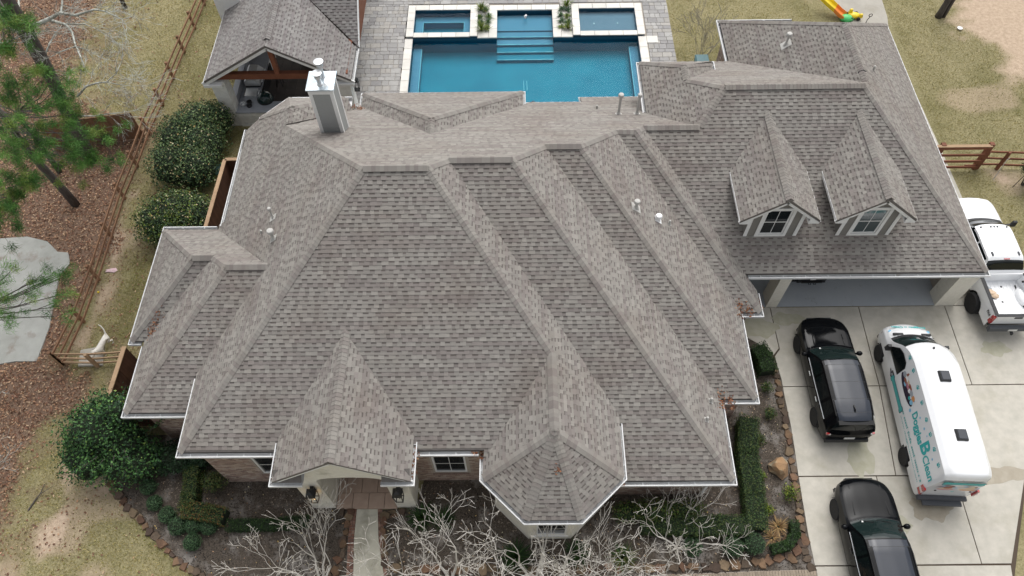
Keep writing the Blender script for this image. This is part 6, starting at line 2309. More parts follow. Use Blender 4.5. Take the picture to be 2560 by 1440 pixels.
for sg in (-1, 1):
    pt_ = lambda s, h, o, sg=sg: (side_pt(s, h, o)[0] * -sg, s, side_pt(s, h, o)[2])
    for nm, mt, e, o in (('window_seal', 'plastic_black', .035, .001), ('side_window', 'car_glass', 0, .006)):
        pl_ = [(.8 - e, .08 - e), (2.0 + e * 1.6, .06 - e), (1.62 + e * .6, .62 + e), (1.35, .74 + e), (.95 - e * .3, .74 + e), (.8 - e, .6 + e * .5)]
        M().add([pt_(s, h, .004 + o) for s, h in pl_], [tuple(range(6)) if sg < 0 else tuple(range(6))[::-1]]).build(nm, mt, van, local=True)
# the picture of dogs in a tub: a dark oval with coloured patches
ov = [(.72 * math.cos(t) + .02, .21 * math.sin(t)) for t in np.linspace(0, 2 * math.pi, 25)[:-1]]
pic = L_side(.02, .42)
decal(ov, 'decal_dark', 'picture_ground', pic)
blob = lambda cx_, cy_, a, b, mt, nm: decal([(cx_ + a * math.cos(t), cy_ + b * math.sin(t)) for t in np.linspace(0, 2 * math.pi, 11)[:-1]], mt, nm, lambda s, h, o: pic(s, h, o + .003 + .0004 * abs(hash((cx_, cy_)) % 7)))
for a in ((-.55, .12, .13, .1, 'decal_grey', 'picture_patch'), (-.36, .16, .16, .07, 'vest_white', 'picture_patch'), (-.3, .06, .14, .07, 'decal_brown', 'picture_patch'), (-.15, .18, .12, .09, 'decal_tan', 'picture_patch'), (-.05, .1, .15, .07, 'decal_pink', 'picture_patch'), (.08, .24, .17, .06, 'decal_brown', 'picture_patch'), (.15, .12, .1, .08, 'vest_white', 'picture_patch'), (.3, .2, .14, .1, 'decal_grey', 'picture_patch'), (.42, .14, .09, .08, 'vest_white', 'picture_patch'), (.52, .22, .13, .1, 'decal_orange', 'picture_patch'), (.6, .06, .1, .1, 'sky_blue', 'picture_patch'), (-.2, -.02, .1, .06, 'sky_blue', 'picture_patch'), (.4, .02, .08, .07, 'teal', 'picture_patch'), (-.44, .26, .05, .12, 'decal_brown', 'picture_patch')):
    blob(*a)
for y, h, r in ((-.82, .3, .07), (-1.3, .75, .045), (-1.75, .82, .05), (-2.9, .82, .045), (-.62, .68, .03), (-2.05, .86, .03)):
    decal([(r * math.cos(t), r * math.sin(t)) for t in np.linspace(0, 6.28, 13)[:-1]], 'sky_blue', 'bubble', L_side(y, h))
for y, z, mt in ((1.02, .98, 'decal_grey'), (1.1, 1.04, 'decal_dark'), (.95, .95, 'decal_dark')):
    decal([(.12 * math.cos(t), .05 * math.sin(t) + .03 * math.cos(2 * t)) for t in np.linspace(0, 6.28, 13)[:-1]], mt, 'door_emblem', low(y, z))
# rear door: bone, two dogs in tubs
rear = lambda s, h, o: (s, -3.752 - o, h)
decal([(s * 1.0, h + 2.12) for s, h in bone(1.25, .1)], 'teal_dark', 'bone_outline', rear)
decal([(s * 1.0, h + 2.12) for s, h in bone(1.23, .082)], 'teal', 'bone', lambda s, h, o: rear(s, h, o + .003))
for cx_, c1, c2 in ((-.38, 'decal_pink', 'decal_brown'), (.4, 'decal_orange', 'decal_tan')):
    for k, (a, b, x, y, mt) in enumerate(((.3, .08, 0, 1.5, c1), (.26, .06, 0, 1.56, 'decal_tan'), (.16, .1, .03, 1.68, c2), (.1, .08, .1, 1.82, c2), (.06, .05, .18, 1.8, 'decal_dark'), (.08, .05, -.2, 1.86, 'sky_blue'), (.05, .05, .3, 1.7, 'sky_blue'))):
        decal([(cx_ + x + a * math.cos(t), y + b * math.sin(t)) for t in np.linspace(0, 6.28, 13)[:-1]], mt, 'picture_patch', lambda s, h, o, k=k: rear(s, h, o + .002 + .001 * k))
paw(lambda s, h, o: rear(s, h + 1.25, o), .08)
for x, z in ((-.62, 1.3), (.62, 1.28)):
    lmesh(van, 'door_lock', 'black_metal', ((x - .03, -3.77, z - .03), (x + .03, -3.745, z + .03)))
lettering('Doggies B Clean', .14, lambda s, h, o: (-s + .68, 3.0 - h * .9, 1.245 + .02 + h * .2 + .0), 'teal', width=1.36, bold=.006)
for s in (-1, 1):
    M().add([(s * .76 + .07 * math.cos(t), 2.78 + .06 * math.sin(t), 1.215 + .03 + .01 * math.sin(t)) for t in np.linspace(0, 6.28, 11)[:-1]], [tuple(range(10))]).build('bubble', 'sky_blue', van, local=True)

# ---- the white pickup truck
tk = thing('white_pickup', 'white pickup truck with open bed parked beside the garage', 'pickup truck', (20.5, 18.15, .05))
TRK = [
    (3.1, [(.7, .7), (.8, .9), (.78, 1.12), (.7, 1.17), (.4, 1.19), (0, 1.2)]),
    (2.98, [(.88, .6), (.96, .95), (.93, 1.27), (.82, 1.33), (.45, 1.36), (0, 1.37)]),
    (2.5, [(.96, .55), (1.02, 1.0), (.98, 1.35), (.88, 1.41), (.5, 1.44), (0, 1.45)]),
    (1.75, [(.96, .55), (1.02, 1.0), (.98, 1.4), (.88, 1.46), (.5, 1.49), (0, 1.5)]),
    (1.6, [(.96, .55), (1.02, 1.0), (.98, 1.41), (.88, 1.5), (.5, 1.55), (0, 1.56)]),
    (.98, [(.96, .55), (1.02, 1.0), (.98, 1.42), (.75, 1.97), (.5, 2.03), (0, 2.05)]),
    (.6, [(.96, .55), (1.02, 1.0), (.98, 1.42), (.74, 2.02), (.52, 2.08), (0, 2.1)]),
    (-.65, [(.96, .55), (1.02, 1.0), (.98, 1.42), (.74, 2.01), (.52, 2.07), (0, 2.09)]),
    (-.8, [(.96, .55), (1.02, 1.0), (.98, 1.42), (.74, 1.95), (.52, 2.0), (0, 2.02)]),
    (-1.08, [(.96, .55), (1.02, 1.0), (.98, 1.42), (.86, 1.5), (.5, 1.52), (0, 1.52)]),
    (-1.14, [(.95, .57), (1.0, 1.0), (.96, 1.4), (.84, 1.44), (.5, 1.45), (0, 1.45)]),
]


def tcl(k, c, left):
    y, z = c[1], c[2]
    if k >= 3:
        if 1.02 < y < 1.6:
            return 'windshield'
        if 1.6 < y < 1.76:
            return 'cowl'
        if -1.06 < y < -.82:
            return 'rear_window'
    if k == 2 and 1.46 < z < 1.95 and -.72 < y < 1.0 + (1.95 - z) * 1.0 and abs(y - .15) > .04:
        return 'side_window.' + 'lr'[left] + 'fb'[y < .15]
    return 'body'


shell(tk, TRK, tcl, {'body': 'paint_white', 'windshield': 'car_glass', 'cowl': 'plastic_black', 'rear_window': 'car_glass', 'side_window': 'car_glass'}, (1.62,), [(2.16, .46, .55)], bow=(.16, .0, -3))
bw = 1.02
m = M()
for s in (-1, 1):
    N_ = 40
    yy_ = np.linspace(-1.16, -3.18, N_)
    for a, b in zip(yy_, yy_[1:]):
        lo = lambda y: .6 if abs(y + 2.0) > .56 else .46 + math.sqrt(max(0, .56 ** 2 - (y + 2.0) ** 2))
        la, lb = max(.6, lo(a)), max(.6, lo(b))
        q = [(s * bw, a, la), (s * bw, b, lb), (s * (bw + .015), b, 1.2), (s * (bw + .015), a, 1.2), (s * (bw - .03), a, 1.46), (s * (bw - .03), b, 1.46)]
        m.add(q, [(0, 1, 2, 3), (3, 2, 5, 4)] if s < 0 else [(3, 2, 1, 0), (4, 5, 2, 3)])
    m.box((s * (bw - .16), -1.16, .9), (s * (bw - .04), -3.15, 1.455))
m.box((-.9, -1.2, .9), (.9, -1.15, 1.46))
m.build('bed_side', 'paint_white', tk, local=True, smooth=30)
bf = M().box((-.88, -3.12, .88), (.88, -1.2, .93))
bf.build('bed_floor', 'paint_white', tk, local=True)
m = M()
for k in range(9):
    x = -.7 + k * .175
    m.box((x, -3.1, .93), (x + .085, -1.22, .945), top=.006)
m.build('bed_rib', 'paint_white', tk, local=True)
for s in (-1, 1):
    M().lump((s * .72, -2.05, .98), (.2, .48, .2), 2, 12, .02).build('wheel_well', 'paint_white', tk, smooth=True, local=True)
    lmesh(tk, 'rail_cap', 'plastic_black', ((s * (bw - .17), -3.18, 1.456), (s * (bw - .02), -1.16, 1.48)))
    M().box((s * (bw - .1), -3.26, .95), (s * (bw + .02), -3.1, 1.38), top=.01).build('tail_light', 'lamp_red', tk, local=True)
    m = M().box((s * 1.22, 1.3, 1.42), (s * 1.42, 1.44, 1.72), top=.02).bar((s * .96, 1.4, 1.42), (s * 1.24, 1.38, 1.5), .06, .05)
    m.build('mirror', 'plastic_black', tk, local=True)
    for y, r in ((2.0, .46), (-2.0, .46)):
        wheel(tk, s * .97, y, .46, .32, 'rim_dark', s, 8, .55)
    for y in (-1.5, -2.2):
        lmesh(tk, 'tie_down', 'black_metal', ((s * .84, y - .04, 1.3), (s * .78, y + .04, 1.36)))
    lmesh(tk, 'roof_clip', 'plastic_grey', ((s * .55 - .03, -.66, 2.07), (s * .55 + .03, -.48, 2.11)))
arch_liner(tk, 2.0, .46, .55, 1.0)
arch_liner(tk, -2.0, .46, .56, 1.0)
for x in (-.55, -.14, 0, .14, .55):
    lmesh(tk, 'marker_light', 'plastic_grey', ((x - .025, .8, 2.04 + .03 * (abs(x) < .3)), (x + .025, .86, 2.09 + .02 * (abs(x) < .3))))
lmesh(tk, 'brake_light', 'lamp_red', ((-.12, -.82, 2.01), (.12, -.78, 2.045)))
tg = lmesh(tk, 'tailgate', 'paint_white', ((-.9, -3.24, .85), (.9, -3.14, 1.45)))
lmesh(tg, 'tailgate_cap', 'plastic_black', ((-.92, -3.26, 1.451), (.92, -3.13, 1.475)))
lmesh(tg, 'tailgate_handle', 'plastic_black', ((-.16, -3.26, 1.28), (.16, -3.241, 1.38)))
bp_ = lmesh(tk, 'rear_bumper', 'plastic_grey', ((-.98, -3.48, .62), (.98, -3.27, .82)), top=.015)
lmesh(bp_, 'number_plate', 'plate_white', ((-.18, -3.495, .66), (.18, -3.482, .78)))
M().lathe([(.05, .6), (.05, .55), (.03, .52), (.0, .5)][::-1], 10, Matrix.Translation((0, -3.58, 0))).box((-.05, -3.6, .58), (.05, -3.4, .63)).build('tow_hitch', 'black_metal', tk, local=True)
lmesh(tk, 'underbody', 'plastic_black', ((-.8, -3.1, .5), (.8, 2.9, .86)))
for x, y in ((-.42, -2.05), (-.2, -1.9), (-.1, -2.25), (-.55, -1.6), (.1, -1.5)):
    M().lathe([(.045, .946), (.045, .952), (0, .953)], 12, Matrix.Translation((x, y, 0))).build('bed_plug', 'black_metal', tk, local=True)
v = text_mesh('FX4', .2, 0, .008)
M().add([(-1.045, -2.78 - p[0] * .8, 1.12 + p[1]) for p in v[0]], v[1]).build('lettering', 'black_metal', tk, local=True)
pp = np.array([20.5 - .5, 18.02 - 1.75, 1.0])
nb = thing('wrapped_parcel', 'crumpled white plastic bag lying in the pickup bed', 'bag', tuple(pp))
m = M()
for k in range(4):
    m.lump((pp[0] + rnd.uniform(-.16, .16), pp[1] + rnd.uniform(-.14, .14), 1.08), (.16, .1, .06), k, 8, .3)
m.build('bag', 'decal_tan', nb)
pp2 = pp + np.array([-.12, .42, 0])
tag(M().bar(pp2, pp2 + np.array([.25, -.2, .0]), .14, .05).build('work_glove', 'decal_grey'), 'grey tool tray lying at the front of the pickup bed', 'tray')
# ---- the black cart inside the garage
ct = thing('utility_cart', 'black off road cart in the garage with two tow hooks', 'utility cart', (12.85, 18.6, .08))
M().box((-.62, -1.3, .35), (.62, -1.1, .72), top=.05).build('bumper', 'plastic_black', ct, local=True)
lmesh(ct, 'bumper_bar', 'black_metal', ((-.45, -1.36, .4), (.45, -1.3, .5)))
for s in (-.09, .12):
    M().tube([(s - .04, -1.32, .4), (s - .04, -1.43, .4), (s + .04, -1.43, .4), (s + .04, -1.32, .4)], .02, 6).build('tow_hook', 'plastic_grey', ct, local=True)
lmesh(ct, 'number_plate', 'plate_white', ((-.1, -1.31, .58), (.14, -1.296, .64)))
M().box((-.66, -1.12, .5), (.66, -.2, 1.0), top=.08).box((-.66, -.2, .45), (.66, .9, .6)).box((-.62, .5, .6), (.62, .95, 1.1), top=.05).build('body', 'plastic_black', ct, local=True)
for s in (-1, 1):
    M().tube([(s * .62, -.3, .95), (s * .58, .0, 1.75), (s * .58, .8, 1.75), (s * .62, .95, 1.0)], .03, 6).build('roll_bar', 'black_metal', ct, local=True)
    for y in (-.85, .75):
        wheel(ct, s * .62, y, .3, .24, 'rim_dark', s, 6)
# ---------------------------------------------------------------- plants
GREENS = {
    'hedge': [lin(*c, 1.1) for c in ((66, 90, 52), (50, 74, 44), (86, 110, 64), (108, 124, 76), (40, 62, 38))],
    'holly': [lin(*c, 1.1) for c in ((48, 84, 44), (38, 68, 38), (66, 106, 54), (86, 124, 64), (32, 56, 34))],
    'box': [lin(*c, 1.0) for c in ((50, 76, 36), (40, 62, 30), (70, 94, 44), (88, 100, 48), (104, 104, 56))],
    'ball': [lin(*c, 1.05) for c in ((58, 88, 56), (48, 76, 50), (72, 102, 66), (88, 116, 78))],
    'yellow': [lin(*c, .95) for c in ((110, 128, 40), (84, 110, 36), (140, 146, 50), (70, 92, 34))],
    'grass': [lin(*c, .95) for c in ((120, 140, 50), (90, 116, 40), (150, 156, 80), (70, 96, 36))],
    'liriope': [lin(*c, .95) for c in ((38, 66, 22), (54, 84, 30), (30, 52, 20))],
    'dry': [lin(*c, .95) for c in ((176, 146, 98), (150, 122, 84), (130, 100, 66))],
    'pine': [lin(*c, 1.15) for c in ((86, 132, 58), (72, 116, 50), (104, 146, 66), (118, 140, 62), (60, 100, 46))],
    'deep': [lin(*c, .95) for c in ((30, 58, 32), (24, 46, 26), (42, 74, 40))],
}


def leaf_cards(P, N, size, cols, rr, blunt=.6, jit=.9, accent=None, acc_p=0.0):
    """leaf shaped quads at the points P with outward normals N"""
    n = len(P)
    nn = N + rr.normal(0, jit, (n, 3)) + np.array([0, 0, .35])
    nn /= np.linalg.norm(nn, axis=1)[:, None]
    t = np.cross(nn, rr.normal(0, 1, (n, 3)))
    t /= np.linalg.norm(t, axis=1)[:, None]
    b = np.cross(nn, t)
    s = size * rr.uniform(.6, 1.25, n)[:, None]
    bend = nn * s * rr.uniform(-.15, .25, (n, 1))
    V = np.stack([P - t * s * .5, P + b * s * .5 * blunt + bend, P + t * s * .5, P - b * s * .5 * blunt + bend], 1).reshape(-1, 3)
    F = np.arange(4 * n).reshape(n, 4)
    c = np.array(cols)[rr.integers(0, len(cols), n)] * rr.uniform(.75, 1.25, n)[:, None]
    if accent is not None:
        k = rr.random(n) < acc_p
        c[k] = np.array(accent)[rr.integers(0, len(accent), k.sum())]
    return V, F, c


def blob_points(blobs, n, rr, shell_=.75, lump=.18):
    w_ = np.array([b[1][0] * b[1][1] + b[1][0] * b[1][2] + b[1][1] * b[1][2] for b in blobs])
    k = rr.choice(len(blobs), n, p=w_ / w_.sum())
    d = rr.normal(0, 1, (n, 3))
    d /= np.linalg.norm(d, axis=1)[:, None]
    d[:, 2] = np.where(d[:, 2] < -.3, -d[:, 2], d[:, 2])
    C = np.array([b[0] for b in blobs])[k]
    R = np.array([b[1] for b in blobs])[k]
    a = np.arctan2(d[:, 1], d[:, 0])
    q = 1 + lump * (vnoise(a * 2 + k * 7, d[:, 2] * 3 + k * 3, .5, 5) - .5) * 2
    r = rr.uniform(shell_, 1.03, n) * q
    P = C + d * R * r[:, None]
    N = d / R
    return P, N / np.linalg.norm(N, axis=1)[:, None]


def shrub(name, label, cat, blobs, n, size, cols, seed, group=None, accent=None, acc_p=0.0, stem=True, shell_=.75, lump=.18, blunt=.6, core=.74):
    rr = np.random.default_rng(seed)
    base = (blobs[0][0][0], blobs[0][0][1], 0)
    t = thing(name, label, cat, base, 0, group)
    P, N = blob_points(blobs, n, rr, shell_, lump)
    ok = P[:, 2] > .02
    V, F, c = leaf_cards(P[ok], N[ok], size, cols, rr, blunt, accent=accent, acc_p=acc_p)
    fast('foliage', V, F, 'foliage', c, t)
    m = M()
    for i, (c0, r0) in enumerate(blobs):
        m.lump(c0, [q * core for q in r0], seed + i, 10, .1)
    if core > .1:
        m.build('inner_core', 'core_dark', t)  # solid near-black lumps filling the inside of the foliage
    if stem:
        s = M()
        for k in range(4):
            a = k * 1.6 + seed
            s.tube([(base[0] + .05 * math.cos(a), base[1] + .05 * math.sin(a), 0), (base[0] + blobs[0][1][0] * .4 * math.cos(a), base[1] + blobs[0][1][1] * .4 * math.sin(a), blobs[0][0][2])], [.035, .012], 5)
        s.build('stem', 'bark_dark', t)
    return t


def gp_(px, py):
    p = at(px, py)
    return float(p[0]), float(p[1])


TAN = [lin(*c, .9) for c in ((214, 196, 150), (196, 168, 110), (230, 220, 180))]
x, y = gp_(462, 445)
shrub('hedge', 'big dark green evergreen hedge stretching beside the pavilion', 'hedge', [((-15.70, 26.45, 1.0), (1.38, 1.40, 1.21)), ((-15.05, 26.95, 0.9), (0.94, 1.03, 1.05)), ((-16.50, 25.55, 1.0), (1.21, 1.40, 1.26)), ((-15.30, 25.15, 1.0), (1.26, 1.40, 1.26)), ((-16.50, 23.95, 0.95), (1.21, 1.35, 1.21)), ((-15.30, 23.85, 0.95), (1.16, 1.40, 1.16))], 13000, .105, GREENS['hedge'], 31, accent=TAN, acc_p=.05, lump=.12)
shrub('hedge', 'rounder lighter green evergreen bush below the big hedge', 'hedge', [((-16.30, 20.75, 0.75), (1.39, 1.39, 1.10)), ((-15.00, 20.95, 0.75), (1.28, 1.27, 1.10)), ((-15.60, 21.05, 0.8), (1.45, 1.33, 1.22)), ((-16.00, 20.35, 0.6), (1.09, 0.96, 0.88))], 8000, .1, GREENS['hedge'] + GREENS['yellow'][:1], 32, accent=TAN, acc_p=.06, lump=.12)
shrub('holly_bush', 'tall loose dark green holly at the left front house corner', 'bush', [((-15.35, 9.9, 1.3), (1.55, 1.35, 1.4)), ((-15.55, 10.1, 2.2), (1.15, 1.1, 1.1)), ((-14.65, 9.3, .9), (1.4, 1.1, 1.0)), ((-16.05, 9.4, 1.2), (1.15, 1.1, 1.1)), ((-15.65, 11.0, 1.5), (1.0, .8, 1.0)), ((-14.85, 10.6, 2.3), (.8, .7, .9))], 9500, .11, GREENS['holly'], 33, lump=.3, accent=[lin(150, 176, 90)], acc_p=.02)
rr_ = np.random.default_rng(5)
spr = M()
hb = [o for o in bpy.data.objects if o.name.startswith('holly_bush')][0]
SV, SF, SC = [], [], []
for k in range(26):                                  # loose sprays standing out of the holly
    a = rr_.uniform(0, 6.28)
    p0 = np.array([-14.9 + 1.1 * math.cos(a), 10.0 + 1.0 * math.sin(a), rr_.uniform(1.2, 2.6)])
    p1 = p0 + np.array([math.cos(a) * .75, math.sin(a) * .75, rr_.uniform(.1, .7)])
    spr.tube([p0, p1], [.012, .004], 4)
    Q = p0 + (p1 - p0) * rr_.uniform(.3, 1.05, (34, 1)) + rr_.normal(0, .06, (34, 3))
    V, F, c = leaf_cards(Q, rr_.normal(0, 1, (34, 3)), .1, GREENS['holly'], rr_)
    SF.append(F + sum(len(v) for v in SV))
    SV.append(V)
    SC.append(c)
spr.build('twigs', 'bark_dark', hb)
fast('leafy_spray', np.concatenate(SV), np.concatenate(SF), 'foliage', np.concatenate(SC), hb)
balls = [(378, 1222, .32, 'small round clipped shrub nearest the holly, top of the ball row'), (393, 1262, .3, 'second ball shrub below the top one in the left bed'), (425, 1292, .33, 'third ball shrub down the left row'), (452, 1320, .36, 'large ball shrub left of two neighbours at the hedge foot'), (491, 1318, .34, 'middle ball shrub of three touching the low hedge'), (529, 1320, .34, 'ball shrub tucked under the rusty hedge end'), (487, 1360, .33, 'lowest ball shrub standing alone in the left bed'),
         (1826, 1372, .4, 'left ball shrub of the pair in the right bed'), (1878, 1364, .42, 'right ball shrub of the pair in the right bed'), (1728, 1372, .36, 'ball shrub half hidden behind pale bare branches')]
for i, (px, py, r, lab) in enumerate(balls):
    x, y = gp_(px, py)
    shrub('ball_shrub', lab, 'shrub', [((x, y, r * .75), (r, r, r * .9))], 900, .045, GREENS['ball'], 60 + i, 'clipped ball shrubs', lump=.06, shell_=.88, core=.88)


def box_hedge(name, label, path, w_, h, n, cols, seed, size=.055, accent=None, acc_p=.03, group='clipped low hedges'):
    """a clipped hedge along a path on the ground"""
    rr = np.random.default_rng(seed)
    t = thing(name, label, 'hedge', (path[0][0], path[0][1], 0), 0, group)
    path = [np.array(p[:2], float) for p in path]
    Ls = [np.linalg.norm(b - a) for a, b in zip(path, path[1:])]
    core = M()
    P, N = [], []
    for (a, b), L in zip(zip(path, path[1:]), Ls):
        d = (b - a) / L
        nv = np.array([-d[1], d[0]])
        k = int(n * L / sum(Ls))
        s = rr.uniform(-.1, L + .1, k)
        hh = h * (1 + .12 * (vnoise(s + seed, s * 0, .6, 9) - .5))
        f = rr.random(k)
        side = rr.choice([-1, 1], k)
        topm = f < .5
        u = np.where(topm, rr.uniform(-w_ / 2, w_ / 2, k), side * w_ / 2 * rr.uniform(.9, 1.06, k))
        z = np.where(topm, hh * rr.uniform(.92, 1.04, k), rr.uniform(.05, 1, k) * hh)
        P.append(np.stack([a[0] + d[0] * s + nv[0] * u, a[1] + d[1] * s + nv[1] * u, z], 1))
        N.append(np.stack([np.where(topm, 0, side * nv[0]), np.where(topm, 0, side * nv[1]), np.where(topm, 1.0, .2)], 1))
        core.bar((a[0], a[1], h * .45), (b[0], b[1], h * .45), w_ * .86, h * .84)
    P, N = np.concatenate(P), np.concatenate(N)
    V, F, c = leaf_cards(P, N, size, cols, rr, accent=accent, acc_p=acc_p)
    fast('foliage', V, F, 'foliage', c, t)
    core.build('inner_core', 'core_dark', t)  # solid near-black bars filling the hedge behind its leaves
    return t


G = lambda *ps: [gp_(*p) for p in ps]
box_hedge('clipped_hedge', 'low clipped hedge running down from the brick corner on the left', G((495, 1185), (488, 1250), (476, 1290)), .55, .75, 2600, GREENS['box'], 81)
box_hedge('clipped_hedge', 'low clipped hedge turning to rust at its right end', G((478, 1285), (530, 1292), (570, 1300)), .62, .75, 2600, GREENS['box'], 82, accent=[lin(140, 96, 48), lin(120, 84, 44)], acc_p=.22)
box_hedge('clipped_hedge', 'thin dark low hedge row left of the porch path', G((580, 1318), (690, 1316), (775, 1308)), .42, .45, 2400, GREENS['liriope'], 83)
box_hedge('clipped_hedge', 'long upright clipped hedge along the right house corner', G((1862, 1060), (1858, 1140), (1874, 1240), (1880, 1330)), .78, .75, 6500, GREENS['box'][:4], 84)
box_hedge('clipped_hedge', 'clipped hedge arm in front of the right brick wall', G((1860, 1325), (1790, 1322), (1730, 1325), (1600, 1315)), .72, .7, 4800, GREENS['box'][:4], 85)
box_hedge('clipped_hedge', 'dark hedge at the tip of the bed beside the driveway', G((1885, 882), (1900, 905), (1912, 940)), .7, .7, 2600, GREENS['liriope'], 86)
box_hedge('clipped_hedge', 'small curved dark hedge near the driveway edge', G((1925, 1378), (1962, 1368), (1982, 1340), (1978, 1312)), .34, .42, 1700, GREENS['liriope'], 87)
x, y = gp_(450, 1160)
shrub('shrub', 'dark leafy shrub under the left eave by the downspout', 'shrub', [((x, y, .6), (.9, .7, .7)), ((x + .9, y + .1, .5), (.8, .6, .6))], 2600, .09, GREENS['deep'], 88)
x, y = gp_(545, 1215)
shrub('shrub', 'greyish loose shrub against the brick wall left of the porch', 'shrub', [((x, y, .45), (.55, .45, .5))], 1000, .07, GREENS['box'][1:], 89, shell_=.4, core=.4)
x, y = gp_(1625, 1290)
shrub('shrub', 'olive green spreading shrub right of the turret', 'shrub', [((x, y, .6), (.9, .5, .6)), ((x - .9, y, .5), (.7, .45, .5)), ((x + 1.2, y + .1, .5), (.9, .45, .5))], 3000, .075, GREENS['box'] + GREENS['yellow'][1:2], 90, shell_=.5, core=.6)
x, y = gp_(1890, 1060)
for i, (px, py, r, cols, lab) in enumerate(((1968, 1240, .42, 'yellow', 'bright yellow green nandina between the hedge and driveway stones'), (1915, 1278, .27, 'yellow', 'small yellow green plant beside the tall hedge'), (1913, 975, .3, 'box', 'small olive plant below the driveway hedge tip'), (1920, 1040, .3, 'box', 'small loose green plant left of the rear of the upper black car'), (1893, 1105, .3, 'box', 'low green plant beside the middle of the long hedge'), (1897, 1195, .24, 'yellow', 'thin yellow green plant left of the boulder'), (1880, 1275, .2, 'box', 'tiny reddish green plant near the hedge bottom'))):
    x, y = gp_(px, py)
    shrub('young_shrub', lab, 'shrub', [((x, y, r * .8), (r, r, r))], 420, .075, GREENS[cols], 100 + i, 'young shrubs in the right bed', shell_=.25, core=.0, blunt=.5)


def tuft(name, label, px, py, r, n, cols, seed, z0=0.0, group=None, h=1.0, wd=.02):
    """a clump of arching blades"""
    rr = np.random.default_rng(seed)
    p = at(px, py, z0)
    t = thing(name, label, 'ornamental grass', tuple(p), 0, group)
    a = rr.uniform(0, 6.28, n)
    L = r * rr.uniform(.6, 1.15, n)
    el = rr.uniform(.35, 1.4, n)
    d = np.stack([np.cos(a), np.sin(a)], 1)
    s = np.stack([-d[:, 1], d[:, 0]], 1) * wd
    z = np.full(n, z0)
    b0 = np.array(p[:2]) + d * .03
    mid = b0 + d * (L * np.cos(el) * .55)[:, None]
    tip = b0 + d * (L * np.cos(el) * 1.05 + L * .12)[:, None]
    zm, zt = z0 + L * np.sin(el) * .7 * h, z0 + L * np.sin(el) * .85 * h
    V = np.stack([np.c_[b0 - s, z], np.c_[b0 + s, z], np.c_[mid + s * .8, zm], np.c_[mid - s * .8, zm], np.c_[tip, zt], np.c_[tip + s * .1, zt]], 1).reshape(-1, 3)
    i = np.arange(n)[:, None] * 6
    F = np.concatenate([i + [[0, 1, 2, 3]], i + [[3, 2, 5, 4]]])
    c = np.array(cols)[rr.integers(0, len(cols), n)] * rr.uniform(.8, 1.2, n)[:, None]
    fast('blade', V, F, 'foliage', np.concatenate([c, c]), t)
    M().lump((p[0], p[1], z0 + .02), (.05, .05, .04), seed, 6, .2).build('crown', 'core_dark', t)
    return t


WHERE = ('top left', 'top right', 'upper left', 'upper right', 'lower right', 'lower left', 'bottom left', 'bottom right')
for i, (px, py) in enumerate(((1204, 26), (1214, 28), (1200, 46), (1221, 44), (1220, 57), (1201, 60), (1204, 76), (1218, 74))):
    tuft('grass_plant', f'spiky green plant, {WHERE[i]} in the bed between spa and steps', px, py, .5 if i in (0, 6) else .34, 60, GREENS['grass'] if i in (0, 6, 7) else GREENS['ball'] + GREENS['grass'][:2], 120 + i, .07, 'spiky plants in the pool planters', 1.3 if i in (0, 6) else .8)
W2 = ('topmost tall', 'upper left small', 'upper right small', 'middle left small', 'middle right', 'lower left small', 'lower right', 'bottom left', 'bottom right tall')
for i, (px, py) in enumerate(((1417, 16), (1404, 24), (1419, 27), (1402, 40), (1418, 43), (1404, 54), (1420, 56), (1405, 69), (1420, 72))):
    tuft('grass_plant', f'{W2[i]} spiky plant in the bed beside the raised grey basin', px, py, .48 if i in (0, 8) else .3, 50, GREENS['grass'] if i in (0, 4, 7, 8) else GREENS['ball'], 130 + i, .07, 'spiky plants in the pool planters', 1.2 if i in (0, 8) else .7)
tuft('fern_clump', 'dark green fern like clump right of the porch column', 1056, 1296, .62, 260, GREENS['liriope'], 140, 0, None, .8, .022)
tuft('fern_clump', 'dark green clump in the shade left of the turret', 1110, 1300, .5, 200, GREENS['liriope'], 141, 0, None, .8, .022)
tuft('fern_clump', 'dark green clump below the turret window', 1290, 1395, .7, 300, GREENS['liriope'], 142, 0, None, .8, .022)
tuft('fern_clump', 'green clump in the bed below the turret, right side', 1440, 1385, .6, 240, GREENS['liriope'], 143, 0, None, .8, .022)
tuft('fern_clump', 'mid green clump left of the bare pinkish shrub', 1555, 1395, .55, 220, GREENS['box'], 144, 0, None, .8, .022)
tuft('dry_grass', 'dry tan grass clump beside the curved small hedge', 1945, 1318, .5, 90, GREENS['dry'], 145, 0, None, .6)
tuft('dry_grass', 'flattened dry straw clump left of the small curved hedge', 1930, 1345, .45, 60, GREENS['dry'], 146, 0, None, .5)


